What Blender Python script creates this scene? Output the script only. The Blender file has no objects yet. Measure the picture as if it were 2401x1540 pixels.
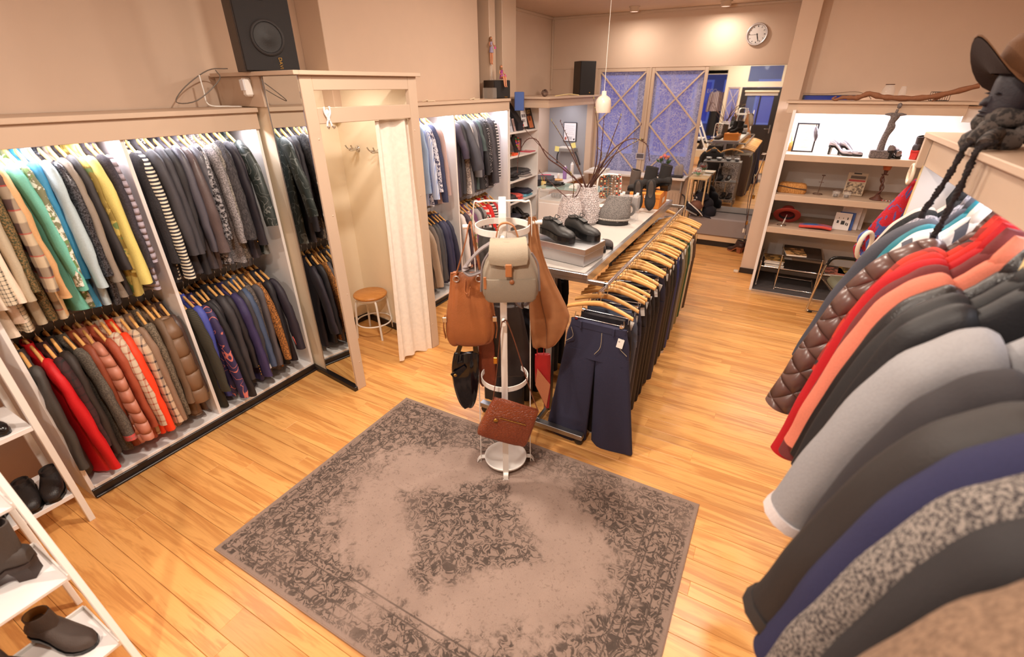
import bpy, math, random
from math import sin, cos, pi, radians, sqrt, atan2
from mathutils import Vector, Matrix
random.seed(11)
SC = bpy.context.scene
COL = SC.collection

# ---------------------------------------------------------------- camera, world, lamps, exposure
def lin(c):
    c /= 255.0
    return c / 12.92 if c <= .04045 else ((c + .055) / 1.055) ** 2.4
def rgb(r, g, b): return (lin(r), lin(g), lin(b), 1)

YAW, PIT, ROL = radians(29.1), radians(27.43), radians(-.3)
fw = Vector((-sin(YAW)*cos(PIT), cos(YAW)*cos(PIT), -sin(PIT)))
rt = Vector((cos(YAW), sin(YAW), 0)); up = rt.cross(fw)
r2 = rt*cos(ROL) + up*sin(ROL); u2 = up*cos(ROL) - rt*sin(ROL)
cd = bpy.data.cameras.new('camera'); cam = bpy.data.objects.new('camera', cd); COL.objects.link(cam)
m = Matrix((r2, u2, -fw)).transposed().to_4x4(); m.translation = (0, 0, 2.25)
cam.matrix_world = m
cd.sensor_width = 36; cd.lens = 36*1092/2401; cd.clip_start = .05
cd.dof.use_dof = True; cd.dof.focus_distance = 3.9; cd.dof.aperture_fstop = 1.7
SC.camera = cam
SC.view_settings.view_transform = 'Standard'; SC.view_settings.look = 'None'
SC.view_settings.gamma = 1; SC.view_settings.use_curve_mapping = False
SC.view_settings.exposure = 0.45
SC.cycles.max_bounces = 7; SC.cycles.diffuse_bounces = 4; SC.cycles.glossy_bounces = 4
SC.cycles.transmission_bounces = 6; SC.cycles.transparent_max_bounces = 8
SC.cycles.caustics_reflective = False; SC.cycles.caustics_refractive = False
SC.cycles.sample_clamp_indirect = 6

W = bpy.data.worlds.new('dusk'); SC.world = W; W.use_nodes = True
bg = W.node_tree.nodes['Background']; bg.inputs[0].default_value = (.14, .19, .50, 1); bg.inputs[1].default_value = 1.0

def area(name, x, y, z, e, col, size, sy=None, rot=(0, 0, 0), spread=180):
    l = bpy.data.lights.new(name, 'AREA'); l.energy = e; l.color = col
    if sy: l.shape = 'RECTANGLE'; l.size = size; l.size_y = sy
    else: l.shape = 'DISK'; l.size = size
    l.spread = radians(spread)
    o = bpy.data.objects.new(name, l); COL.objects.link(o); o.location = (x, y, z); o.rotation_euler = rot
    return o
WARM = (1, .87, .74)
for (x, y, e) in ((-2.3, 7.72, 7), (-1.12, 7.86, 7), (-.9, 3.8, 22), (-1.6, 1.7, 42), (-.6, .3, 40), (.2, 3.6, 22), (-2.1, 5.2, 10), (.9, 5.2, 7), (-1.6, -1.2, 34), (-3.15, 2.78, 3.5)):  # the one behind the camera is unseen, added to brighten the mirror view
    area('ceiling_and_fill_lamp', x, y, 3.14 if y > 7 else 2.27 if x < -3 else 3.19, e, WARM, .11 if y > 7 else .16)  # the low one is an unseen fill, added to light the booth inside
for (x, y, z, e) in ((-1.5, 4.5, 2.95, 44), (-.4, 2.2, 2.9, 10)):  # unseen point fills, no fixtures, added to brighten the ceiling
    l = bpy.data.lights.new('ceiling_fill', 'POINT'); l.energy = e; l.color = WARM; l.shadow_soft_size = .09
    o = bpy.data.objects.new('ceiling_fill', l); COL.objects.link(o); o.location = (x, y, z)
COOL = (.94, .93, 1)
# tubes behind the fascias of the lit wardrobes and shelves
area('strip_lamp', -3.36, 1.40, 2.03, 8.5, COOL, .05, 1.6, (0, radians(-12), 0))
area('strip_lamp', -3.24, 4.72, 2.03, 11, COOL, .05, 1.7, (0, radians(-12), 0))
area('strip_lamp', .68, 6.36, 2.05, 17, COOL, 1.3, .05, (radians(12), 0, 0))
area('strip_lamp', -3.35, 7.3, 2.03, 7, COOL, .05, 1.4)
area('strip_lamp', .72, 1.9, 1.93, 5, COOL, .05, 2.0)

# ---------------------------------------------------------------- mesh helpers
class MB:
    def __init__(s): s.v = []; s.f = []; s.sm = []
    def add(s, vs, fs, smooth=False):
        n = len(s.v); s.v += [tuple(v) for v in vs]; s.f += [tuple(i+n for i in f) for f in fs]; s.sm += [smooth]*len(fs); return s
    def box(s, x0, x1, y0, y1, z0, z1, c=.003, M=None):
        h = [(x1-x0)/2, (y1-y0)/2, (z1-z0)/2]; ce = [(x1+x0)/2, (y1+y0)/2, (z1+z0)/2]
        c = min(c, .45*min(h)); vs = []; ix = {}
        for sx in (-1, 1):
            for sy in (-1, 1):
                for sz in (-1, 1):
                    sg = (sx, sy, sz)
                    for a in range(3):
                        ix[sg + (a,)] = len(vs)
                        vs.append(tuple(ce[k] + sg[k]*(h[k] if k == a else h[k]-c) for k in range(3)))
        fs = []
        for a in range(3):
            b, d = (a+1) % 3, (a+2) % 3
            for sa in (-1, 1):
                q = []
                for (p, r) in ((-1, -1), (1, -1), (1, 1), (-1, 1)):
                    g = [0, 0, 0]; g[a] = sa; g[b] = p; g[d] = r; q.append(ix[tuple(g) + (a,)])
                fs.append(q if sa > 0 else q[::-1])
            for sb in (-1, 1):
                for sd in (-1, 1):
                    q = []
                    for (sa, ax) in ((-1, b), (1, b), (1, d), (-1, d)):
                        g = [0, 0, 0]; g[a] = sa; g[b] = sb; g[d] = sd; q.append(ix[tuple(g) + (ax,)])
                    fs.append(q if sb*sd > 0 else q[::-1])
        for sg in [(x, y, z) for x in (-1, 1) for y in (-1, 1) for z in (-1, 1)]:
            q = [ix[sg+(0,)], ix[sg+(1,)], ix[sg+(2,)]]; fs.append(q if sg[0]*sg[1]*sg[2] > 0 else q[::-1])
        if M: vs = [M @ Vector(v) for v in vs]
        return s.add(vs, fs)
    def loft(s, rings, caps=(True, True), smooth=True, closed=True):
        n = len(rings[0]); vs = [v for r in rings for v in r]; fs = []
        for i in range(len(rings)-1):
            for j in range(n if closed else n-1):
                k = (j+1) % n; fs.append((i*n+j, i*n+k, (i+1)*n+k, (i+1)*n+j))
        s.add(vs, fs, smooth)
        if caps[0]: s.add(rings[0], [tuple(range(n))[::-1]])
        if caps[1]: s.add(rings[-1], [tuple(range(n))])
        return s
    def tube(s, path, r, n=8, caps=True, flat=1.0, up0=None):
        P = [Vector(p) for p in path]; rings = []
        rr = r if isinstance(r, (list, tuple)) else [r]*len(P)
        T = [(P[min(i+1, len(P)-1)] - P[max(i-1, 0)]).normalized() for i in range(len(P))]
        u = Vector(up0) if up0 else (Vector((0, 0, 1)) if abs(T[0].z) < .9 else Vector((1, 0, 0)))
        for i, p in enumerate(P):
            u = (u - T[i]*u.dot(T[i])); u.normalize(); w = T[i].cross(u)
            rings.append([p + u*cos(2*pi*j/n)*rr[i] + w*sin(2*pi*j/n)*rr[i]*flat for j in range(n)])
        return s.loft(rings, (caps, caps))
    def ribbon(s, path, wid, th, up0=(0, 0, 1)):
        # flat strap: width across w = T x u, thickness along u
        P = [Vector(p) for p in path]; rings = []; u = Vector(up0)
        for i, p in enumerate(P):
            T = (P[min(i+1, len(P)-1)] - P[max(i-1, 0)]).normalized()
            u2_ = u - T*u.dot(T); u2_.normalize(); w = T.cross(u2_)
            a, b = wid/2, th/2
            rings.append([p+w*a+u2_*b, p-w*a+u2_*b, p-w*a-u2_*b, p+w*a-u2_*b])
        return s.loft(rings, smooth=False)
    def lathe(s, prof, n=16, c=(0, 0, 0), caps=(False, False), smooth=True):
        rings = [[(c[0]+r*cos(2*pi*j/n), c[1]+r*sin(2*pi*j/n), c[2]+z) for j in range(n)] for r, z in prof]
        return s.loft(rings, caps, smooth)
    def prism(s, poly, d, plane='xz', off=0, smooth=False):
        # extrude a 2D outline by d along the remaining axis, starting at off
        f = {'xz': lambda a, b, t: (a, t, b), 'yz': lambda a, b, t: (t, a, b), 'xy': lambda a, b, t: (a, b, t)}[plane]
        r0 = [f(a, b, off) for a, b in poly]; r1 = [f(a, b, off+d) for a, b in poly]
        return s.loft([r0, r1], smooth=False)
    def xf(s, M): s.v = [tuple(M @ Vector(v)) for v in s.v]; return s
    def join(s, o, M=None):
        return s.add([M @ Vector(v) for v in o.v] if M else o.v, o.f) if not any(o.sm) else s._j(o, M)
    def _j(s, o, M):
        n = len(s.v); s.v += [tuple(M @ Vector(v)) if M else v for v in o.v]; s.f += [tuple(i+n for i in f) for f in o.f]; s.sm += o.sm; return s

from mathutils import noise as NZ
def crinkle(mb, seed, amp=.006, sc=9., a2=.4):
    o = Vector((seed*1.37, seed*.71, seed*.23)); out = []
    for v in mb.v:
        p = Vector(v); q = Vector((p.x*sc, p.y*sc, p.z*sc*.6))+o; d = NZ.noise_vector(q)+NZ.noise_vector(q*2.6)*a2; out.append((p.x+d.x*amp, p.y+d.y*amp, p.z+d.z*amp*.5))
    mb.v = out; return mb
def catmull(P, k=4):
    P = [Vector(p) for p in P]; Q = [P[0]*2-P[1]] + P + [P[-1]*2-P[-2]]; out = []
    for i in range(1, len(Q)-2):
        a, b, c, d = Q[i-1:i+3]
        for j in range(k):
            t = j/k; out.append(.5*((2*b)+(c-a)*t+(2*a-5*b+4*c-d)*t*t+(3*b-a-3*c+d)*t**3))
    out.append(P[-1]); return out
def Rz(a): return Matrix.Rotation(a, 4, 'Z')
def Ry(a): return Matrix.Rotation(a, 4, 'Y')
def Rx(a): return Matrix.Rotation(a, 4, 'X')
def Tr(x, y, z): return Matrix.Translation((x, y, z))
def Sc(x, y, z): return Matrix.Diagonal((x, y, z, 1))

def obj(name, mb, mat, parent=None, loc=(0, 0, 0), rot=(0, 0, 0), sub=0):
    me = bpy.data.meshes.new(name); me.from_pydata(mb.v, [], mb.f)
    me.polygons.foreach_set('use_smooth', mb.sm); me.update()
    if mat: me.materials.append(mat)
    o = bpy.data.objects.new(name, me); COL.objects.link(o); o.location = loc; o.rotation_euler = rot
    if parent: o.parent = parent
    if sub:
        mo = o.modifiers.new('s', 'SUBSURF'); mo.levels = mo.render_levels = sub
    return o
def tag(o, label, cat, group=None, kind=None):
    if label and len(label.split()) < 4: label += ' on a hanger'
    if label: o['label'] = label
    if cat: o['category'] = cat
    if group: o['group'] = group
    if kind: o['kind'] = kind
    return o
def thing(name, label, cat, loc=(0, 0, 0), rotz=0, group=None, rot=None):
    o = bpy.data.objects.new(name, None); COL.objects.link(o); o.empty_display_size = .05
    o.location = loc; o.rotation_euler = rot if rot else (0, 0, rotz)
    return tag(o, label, cat, group)
def struct(name, mb, mat): return tag(obj(name, mb, mat), None, None, kind='structure')
def dup(root, loc=None, rotz=None, label=None, group=None, mats=None):
    r = root.copy(); COL.objects.link(r)
    if loc is not None: r.location = loc
    if rotz is not None: r.rotation_euler = (0, 0, rotz)
    if label: r['label'] = label
    if group: r['group'] = group
    for ch in list(root.children):
        c = ch.copy(); COL.objects.link(c); c.parent = r
        for g in list(ch.children):
            d = g.copy(); COL.objects.link(d); d.parent = c
    return r

# ---------------------------------------------------------------- materials
class NT:
    def __init__(s, key):
        s.m = bpy.data.materials.new(key); s.m.use_nodes = True; s.t = s.m.node_tree; s.p = s.t.nodes['Principled BSDF']
        s._obj = None
    def n(s, ty, ins=None, **at):
        nd = s.t.nodes.new(ty)
        for k, v in at.items(): setattr(nd, k, v)
        for k, v in (ins or {}).items(): s.set(nd.inputs[k], v)
        return nd
    def set(s, sock, v):
        if hasattr(v, 'is_output'): s.t.links.new(v, sock)
        else: sock.default_value = v
    def co(s, scale=(1, 1, 1), off=None, gen=False):
        if s._obj is None: s._obj = s.n('ShaderNodeTexCoord')
        o = s._obj.outputs['Generated' if gen else 'Object']
        if scale == (1, 1, 1) and off is None: return o
        mp = s.n('ShaderNodeMapping', {0: o, 'Scale': scale})
        if off is not None: s.set(mp.inputs['Location'], off)
        return mp.outputs[0]
    def noise(s, vec, scale, det=2, rough=.5, dist=0):
        nd = s.n('ShaderNodeTexNoise', {'Vector': vec, 'Scale': scale, 'Detail': det, 'Roughness': rough, 'Distortion': dist}); return nd.outputs['Fac']
    def noisec(s, vec, scale, det=2):
        return s.n('ShaderNodeTexNoise', {'Vector': vec, 'Scale': scale, 'Detail': det}).outputs['Color']
    def vor(s, vec, scale, out='Distance', feature='F1'):
        return s.n('ShaderNodeTexVoronoi', {'Vector': vec, 'Scale': scale}, feature=feature).outputs[out]
    def ma(s, op, a, b=0., c=None):
        nd = s.n('ShaderNodeMath', operation=op); s.set(nd.inputs[0], a); s.set(nd.inputs[1], b)
        if c is not None: s.set(nd.inputs[2], c)
        return nd.outputs[0]
    def mix(s, f, a, b, bt='MIX'):
        nd = s.n('ShaderNodeMix', data_type='RGBA', blend_type=bt); s.set(nd.inputs['Factor'], f); s.set(nd.inputs['A'], a); s.set(nd.inputs['B'], b); return nd.outputs['Result']
    def ramp(s, f, stops, interp='LINEAR'):
        nd = s.n('ShaderNodeValToRGB', {0: f}); cr = nd.color_ramp; cr.interpolation = interp
        while len(cr.elements) < len(stops): cr.elements.new(.5)
        for e, (p, c) in zip(cr.elements, stops): e.position = p; e.color = c if len(c) == 4 else (*c, 1)
        return nd.outputs[0]
    def sm(s, f, lo, hi):
        nd = s.n('ShaderNodeMapRange', {'Value': f, 'From Min': lo, 'From Max': hi}, interpolation_type='SMOOTHSTEP'); return nd.outputs[0]
    def xyz(s, vec): return s.n('ShaderNodeSeparateXYZ', {0: vec}).outputs
    def bump(s, h, st=.3, d=.01):
        s.t.links.new(s.n('ShaderNodeBump', {'Height': h, 'Strength': st, 'Distance': d}).outputs[0], s.p.inputs['Normal'])
    def base(s, c): s.set(s.p.inputs['Base Color'], c); return s
    def pset(s, **k):
        for a, v in k.items(): s.set(s.p.inputs[a.replace('_', ' ')], v)
        return s

MC = {}
G = lambda v: (v, v, v, 1)
def mat(c, rough=.6, metal=0., kind='plain', c2=(40, 40, 40), s=1., bump=.15, bs=140., var=.12, key=None, **kw):
    c = tuple(c); c2 = tuple(c2); k = (c, rough, metal, kind, c2, s, bump, bs, var, tuple(sorted(kw.items())))
    if k in MC: return MC[k]
    T = NT(key or 'mat_' + kind); A, B = rgb(*c), rgb(*c2); O = T.co()
    T.pset(Roughness=rough, Metallic=metal)
    for a, v in kw.items():
        if a[0] != '_': T.set(T.p.inputs[a.replace('_', ' ')], v)
    h = None
    if kind == 'flat': T.base(A)
    elif kind == 'plain':
        f = T.noise(O, bs, 2); h = f
        T.base(T.mix(f, tuple(x*(1-var) for x in A[:3])+(1,), tuple(min(1, x*(1+var)) for x in A[:3])+(1,)))
    elif kind == 'tweed':
        f = T.noise(O, 130*s, 2, .7); h = f; T.base(T.mix(T.sm(f, .42, .58), A, B))
    elif kind == 'stripez':
        z = T.xyz(O)[2]; f = T.ma('FRACT', T.ma('MULTIPLY', z, s)); T.base(T.mix(T.ma('GREATER_THAN', f, .5), A, B)); h = T.noise(O, bs)
    elif kind == 'stripex':
        x = T.xyz(O)[0]; f = T.ma('FRACT', T.ma('MULTIPLY', x, s)); T.base(T.mix(T.ma('GREATER_THAN', f, .6), A, B)); h = T.noise(O, bs)
    elif kind == 'check':
        X = T.xyz(O); a = T.ma('FRACT', T.ma('MULTIPLY', T.ma('ADD', X[0], X[1]), s)); b = T.ma('FRACT', T.ma('MULTIPLY', X[2], s))
        w = kw.get('_w', .2)
        fa = T.ma('LESS_THAN', a, .22); fb = T.ma('LESS_THAN', b, .22)
        T.base(T.mix(T.ma('MULTIPLY', T.ma('ADD', fa, fb), .5), A, B)); h = T.noise(O, bs)
    elif kind == 'plaid':
        X = T.xyz(O); a = T.ma('SINE', T.ma('MULTIPLY', T.ma('ADD', X[0], X[1]), 6.28*s)); b = T.ma('SINE', T.ma('MULTIPLY', X[2], 6.28*s))
        q = T.mix(T.ma('MULTIPLY_ADD', T.ma('ADD', T.sm(a, -.2, .2), T.sm(b, -.2, .2)), .5, 0.), A, B)
        l = T.ma('LESS_THAN', T.ma('FRACT', T.ma('MULTIPLY', X[2], s*1.0)), .06)
        T.base(T.mix(T.ma('MULTIPLY', l, .6), q, rgb(190, 60, 50))); h = T.noise(O, bs)
    elif kind == 'dots':
        T.base(T.mix(T.ma('LESS_THAN', T.vor(O, 60*s), .28), A, B)); h = T.noise(O, bs)
    elif kind == 'leopard':
        v = T.noise(O, 75*s, 3, .6); v2 = T.ma('ABSOLUTE', T.ma('SUBTRACT', v, .5)); T.base(T.mix(T.sm(v2, .025, .06), B, A)); h = v
    elif kind == 'blotch':
        v = T.noise(O, 26*s, 3, .6, .6); v2 = T.noise(O, 18*s, 2, .5, 1.); q = T.mix(T.sm(v, .47, .53), A, B)
        T.base(T.mix(T.sm(v2, .56, .6), q, rgb(*kw.get('_c3', (110, 135, 80))))); h = v
    elif kind == 'line':
        v = T.ma('ABSOLUTE', T.ma('SUBTRACT', T.noise(O, 9*s, 1, .5, .8), .5)); T.base(T.mix(T.sm(v, .012, .022), B, A)); h = T.noise(O, bs)
    elif kind == 'fur':
        f = T.noise(T.co((3, 3, 1)), 45*s, 4, .7); h = f; T.base(T.mix(T.sm(f, .35, .65), A, B)); bump = 1.0
    elif kind == 'leather':
        f = T.noise(O, 9, 3); h = T.vor(O, 210); T.base(T.mix(f, tuple(x*.72 for x in A[:3])+(1,), tuple(min(1, x*1.22) for x in A[:3])+(1,)))
    elif kind == 'quilt':
        X = T.xyz(O); a = T.ma('ADD', T.ma('MULTIPLY', X[0], .8), X[2]); b = T.ma('SUBTRACT', T.ma('MULTIPLY', X[0], .8), X[2])
        fa = T.ma('ABSOLUTE', T.ma('SINE', T.ma('MULTIPLY', a, 3.14*s))); fb = T.ma('ABSOLUTE', T.ma('SINE', T.ma('MULTIPLY', b, 3.14*s)))
        h = T.ma('POWER', T.ma('MULTIPLY', fa, fb), .4); T.base(A); bump = .9
        T.bump(h, bump, .025); MC[k] = T.m; return T.m
    elif kind == 'puff':
        X = T.xyz(O); n = T.noise(O, 8, 2); h = T.ma('POWER', T.ma('ABSOLUTE', T.ma('SINE', T.ma('MULTIPLY_ADD', X[2], 3.14*s, n))), .5); T.base(A)
        T.bump(h, .8, .03); MC[k] = T.m; return T.m
    if h is not None and bump: T.bump(h, bump, .006)
    MC[k] = T.m; return T.m

def paint(c, rough=.5): return mat(c, rough, kind='plain', bs=6, var=.03, bump=.02)
def gloss(c, rough=.25, **kw): return mat(c, rough, kind='flat', **kw)
CHROME = mat((215, 215, 215), .12, 1., 'flat'); STEEL = mat((170, 170, 172), .34, 1., 'plain', bs=40, var=.05, bump=.03); BRASS = mat((190, 150, 80), .25, 1., 'flat')
ALU = mat((205, 205, 208), .3, 1., 'flat')
WALLC = paint((208, 183, 162), .75); CREAM = paint((200, 176, 154), .45); WHITE = paint((236, 232, 230), .5); WHITEM = gloss((238, 234, 228), .35)
DARKW = paint((34, 26, 24), .35); BLACK = mat((24, 22, 23), .6); BLACKG = gloss((18, 18, 19), .25)
def glassmat(c=(255, 255, 255), rough=.02, alpha=.18):
    k = ('glass', c, rough, alpha)
    if k not in MC:
        T = NT('clear_glass'); T.base(rgb(*c)).pset(Roughness=rough, Alpha=alpha, IOR=1.45); T.pset(**{'Specular_IOR_Level': .8}); MC[k] = T.m
    return MC[k]
def woodmat(key, a, b, sc=(1.2, 14, 14), rough=.35, rnd=True, d=3.):
    if key in MC: return MC[key]
    T = NT(key); off = None
    if rnd:
        oi = T.n('ShaderNodeObjectInfo'); off = T.n('ShaderNodeCombineXYZ', {0: T.ma('MULTIPLY', oi.outputs['Random'], 57.), 1: T.ma('MULTIPLY', oi.outputs['Random'], 31.), 2: 0.}).outputs[0]
    V = T.co(sc, off); n1 = T.noise(V, 1.6, 4, .6, 1.2); n2 = T.noise(T.co((sc[0]*3, sc[1]*6, sc[2]*6), off), 3., 2)
    f = T.ma('PINGPONG', T.ma('MULTIPLY', n1, d*2), 1.); f = T.sm(f, .05, .95)
    c = T.mix(T.ma('MULTIPLY_ADD', f, .55, T.ma('MULTIPLY', n2, .35)), rgb(*a), rgb(*b))
    if rnd: c = T.mix(.85, c, T.mix(oi.outputs['Random'], G(.80), G(1.12)), 'MULTIPLY')
    T.base(c).pset(Roughness=rough); T.bump(n2, .06, .003); MC[key] = T.m; return T.m
HW = woodmat('hanger_wood', (232, 180, 112), (212, 150, 80), (8, 30, 30), .35, True, 2.)

# ================================================================ THE ROOM
XL, YF, ZC, YB, XR = -3.78, 8.2, 3.24, -2.2, 2.2
PLANK = woodmat('oak_plank', (238, 180, 108), (190, 124, 64), (.8, 10, 10), .3, True, 2.4)
def plank_mb(L, w):
    return MB().box(0, L, 0, w-.0013, -.02, 0, .0012)
fl = struct('floor', MB().box(XL-.1, XR+.1, YB-.9, YF+.1, -.08, -.021, 0), paint((60, 36, 20), .8))
rest = MB(); y = 2.56; rows = []
while y > YB-.8: y -= .22
k = 0
while y < YF:
    for w in (.09, .13):
        x = XL - random.random()*1.4
        while x < XR:
            L = random.uniform(1.5, 2.4); a, b = max(x, XL), min(x+L, XR)
            if b-a > .03:
                if y > .25 and a < .9: obj('plank', plank_mb(b-a, w), PLANK, fl, (a, y, 0))
                else: rest.join(plank_mb(b-a, w), Tr(a, y, 0))
            x += L
        y += w
tag(obj('planks', rest, PLANK, fl), None, None, None, 'stuff')

struct('wall_left', MB().box(XL-.12, XL, YB-.1, YF+.1, 0, ZC, 0), WALLC)
struct('wall_right', MB().box(XR, XR+.12, YB-.1, YF+.1, 0, ZC, 0), WALLC)
struct('ceiling', MB().box(XL-.1, XR+.1, YB-.1, YF+.1, ZC, ZC+.1, 0), WALLC)
# far wall with the two lattice windows
mb = MB().box(XL, -.2, YF, YF+.12, 2.5, ZC, .004).box(XL, -2.95, YF, YF+.12, 0, 2.5, 0).box(-2.95, -.2, YF, YF+.12, 0, .9, 0).box(-1.25, -.2, YF, YF+.12, .9, 2.5, 0)
struct('wall_far', mb, WALLC)
struct('wall_partition', MB().box(-.2, 0, 6.72, YF, .0, ZC, .004), WALLC)
struct('wall_back_right', MB().box(0, XR, 6.86, 6.98, 0, ZC, 0), WALLC)
struct('trim_1', MB().box(XL, -.2, YF-.03, YF, ZC-.035, ZC, .006), CREAM)
struct('trim_2', MB().box(XL, XL+.03, 6.3, YF-.03, ZC-.035, ZC, .006), CREAM)
struct('trim_3', MB().box(XL, XL+.03, YF-.03, YF, 2.2, ZC-.036, .006), CREAM)
struct('wall_left_breast', MB().box(XL, -3.5, 3.16, 5.5, 2.0, ZC, .004), WALLC)
struct('wall_left_pilaster', MB().box(XL, -3.44, 5.66, 5.80, 2.0, ZC, .004).box(XL, -3.4, 5.9, 6.26, 2.0, ZC, .004), CREAM)
struct('baseboard_partition', MB().box(-.205, .0, 6.70, 6.719, 0, .07, .003), DARKW)
struct('wall_nook', MB().box(XL, -3.0, YF-.012, YF-.001, .7, 2.02, 0), paint((165, 164, 168), .7))
struct('trim_4', MB().box(-3.06, -2.95, YF-.09, YF-.0125, .7, 2.04, .006), CREAM)
# low window strip above the right shelf
w = struct('window_3', MB().box(.03, .56, 6.83, 6.859, 2.085, 2.15, .004), paint((40, 44, 70), .4))
obj('pane', MB().box(.05, .54, 6.825, 6.829, 2.092, 2.143, .0), mat((40, 60, 150), .15, 0, 'flat'), w)

# lattice windows
def lacemat():
    T = NT('lace'); O = T.co((1, 1, 1))
    d = T.noisec(O, 5, 1); V = T.n('ShaderNodeVectorMath', {0: O, 1: T.n('ShaderNodeVectorMath', {0: d, 1: (.16, .16, .16)}, operation='MULTIPLY').outputs[0]}, operation='ADD').outputs[0]
    a = T.ma('ABSOLUTE', T.ma('SUBTRACT', T.noise(V, 19, 1), .5)); l1 = T.sm(a, .03, .012)
    b = T.vor(V, 15, 'Distance', 'DISTANCE_TO_EDGE'); l2 = T.sm(b, .06, .03)
    X = T.xyz(O); fold = T.sm(T.ma('SINE', T.ma('MULTIPLY', X[0], 17.)), .8, 1.)
    f = T.ma('MAXIMUM', T.ma('MAXIMUM', T.ma('MULTIPLY', l1, .75), T.ma('MULTIPLY', l2, .5)), T.ma('MULTIPLY', fold, .35))
    T.base(rgb(226, 222, 236)).pset(Roughness=.9); T.set(T.p.inputs['Alpha'], T.ma('MULTIPLY_ADD', f, .8, .10)); return T.m
LACE = lacemat()
def lattice(name, x0, x1, z0, z1, y, f=.05, muntin=.024, nx=2):
    w = struct(name, MB().box(x0, x0+f, y-.03, y+.03, z0, z1, .004).box(x1-f, x1, y-.03, y+.03, z0, z1, .004)
               .box(x0+f, x1-f, y-.03, y+.03, z0, z0+f, .004).box(x0+f, x1-f, y-.03, y+.03, z1-f, z1, .004), CREAM)
    a, b, c, d = x0+f, x1-f, z0+f, z1-f; h = (d-c)/nx
    for k in range(nx):
        for s in (0, 1):
            p, q = (a, b) if s else (b, a)
            L = sqrt((b-a)**2+h*h); an = atan2(h, (q-p))
            mb_ = MB().box(-L/2, L/2, -.012, .012, -muntin/2, muntin/2, .003, Tr((a+b)/2, y-.015+.003*s, c+h*(k+.5)) @ Ry(-an))
            obj('muntin', mb_, CREAM, w)
    obj('pane', MB().box(a, b, y+.006, y+.011, c, d, 0), glassmat((225, 228, 255), .03, .16), w)
    return w
lattice('window_1', -2.95, -2.11, .9, 2.5, YF+.035); lattice('window_2', -2.08, -1.25, .9, 2.5, YF+.035)
struct('trim_5', MB().box(-2.11, -2.08, YF-.01, YF+.08, .9, 2.5, .003), CREAM)
for nm, x0, x1 in (('left', -2.93, -2.12), ('right', -2.07, -1.27)):
    mb = MB(); n = 40
    r = [[(x0+(x1-x0)*i/n, YF+.1+.012*sin(i*1.3), z) for i in range(n+1)] for z in (.92, 2.47)]
    mb.loft(r, (False, False), True, False)
    tag(obj('lace_curtain', mb, LACE), 'white patterned lace curtain behind the %s lattice window' % nm, 'curtain')
# street beyond the far windows and beyond the shop front
FAC = paint((70, 80, 120), .8)
for (y, s) in ((13.5, 1), (-10.5, -1)):
    b = thing('street_building', 'dark building across the street seen %s' % ('through the lattice windows' if s > 0 else 'in the mirror through the shop door'), 'building', (-2, y, 0))
    obj('wall', MB().box(-6, 6, 0, .3, -.5, 7, 0), FAC, b)
    for i in range(8):
        for z in (.6, 3.4):
            f = obj('window', MB().box(-5.6+i*1.45, -4.6+i*1.45, -.06 if s > 0 else .3, .0 if s > 0 else .36, z, z+1.9, .01), paint((150, 165, 215), .5), b)
            obj('pane', MB().box(-5.5+i*1.45, -4.7+i*1.45, -.07 if s > 0 else .365, -.061 if s > 0 else .37, z+.1, z+1.8, 0), mat((60, 85, 190), .1, 0, 'flat'), f)

# shop front behind the camera: seen only in the far mirror
CRM2 = paint((226, 214, 190), .5)
mb = MB().box(XL, XR, YB-.1, YB, 2.80, ZC, 0).box(-2.22, -1.72, YB-.1, YB, 2.2, 2.8, 0).box(-2.22, -2.13, YB-.1, YB, 0, 2.2, .003).box(-1.76, -1.70, YB-.1, YB, 0, 2.2, .003)
mb.box(-2.13, -1.76, YB-.1, YB, 0, .97, 0).box(-.5, XR, YB-.1, YB, 0, 2.8, 0).box(-1.72, -.5, YB-.1, YB, 2.2, 2.32, 0).box(-1.72, -1.66, YB-.1, YB, 2.32, 2.8, 0).box(XL, -2.22, YB-.1, YB, 0, .53, 0).box(XL, -2.22, YB-.1, YB, 2.58, 2.8, 0)
struct('wall_front', mb, CRM2)
d = struct('door_1', MB().box(-1.70, -1.50, YB-.05, YB-.005, .02, 2.19, .003).box(-.72, -.50, YB-.05, YB-.005, .02, 2.19, .003).box(-1.5, -.72, YB-.05, YB-.005, .02, 1.1, .003).box(-1.5, -.72, YB-.05, YB-.005, 1.95, 2.19, .003).box(-1.13, -1.09, YB-.05, YB-.005, 1.1, 1.95, .003), paint((38, 30, 30), .35))
obj('pane', MB().box(-1.5, -.72, YB-.03, YB-.025, 1.1, 1.95, 0), glassmat((200, 215, 255), .02, .1), d)
obj('door_handle', MB().box(-.66, -.63, YB-.005, YB+.01, .85, 1.1, .003).tube([(-.645, YB+.01, .98), (-.645, YB+.05, .98), (-.8, YB+.05, .98)], .01), STEEL, d)
w = struct('window_4', MB().box(-1.66, -1.58, YB-.06, YB, 2.32, 2.8, .003).box(-.62, -.54, YB-.06, YB, 2.32, 2.8, .003).box(-1.58, -.62, YB-.06, YB, 2.32, 2.36, .003), CRM2)
obj('pane', MB().box(-1.58, -.62, YB-.03, YB-.025, 2.36, 2.8, 0), glassmat((200, 215, 255), .02, .1), w)
lattice('window_5', -2.13, -1.76, .97, 2.19, YB-.04, .03, .02)
t = thing('roller_blind', 'rolled-up cream roller blind above the glass of the black shop door', 'blind', (-1.1, YB+.03, 2.08))
obj('roller', MB().tube([(-.5, 0, 0), (.5, 0, 0)], .03, 10), CRM2, t); obj('fabric', MB().box(-.48, .48, -.025, -.02, -.12, 0, 0), paint((190, 178, 168), .8), t)
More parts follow.
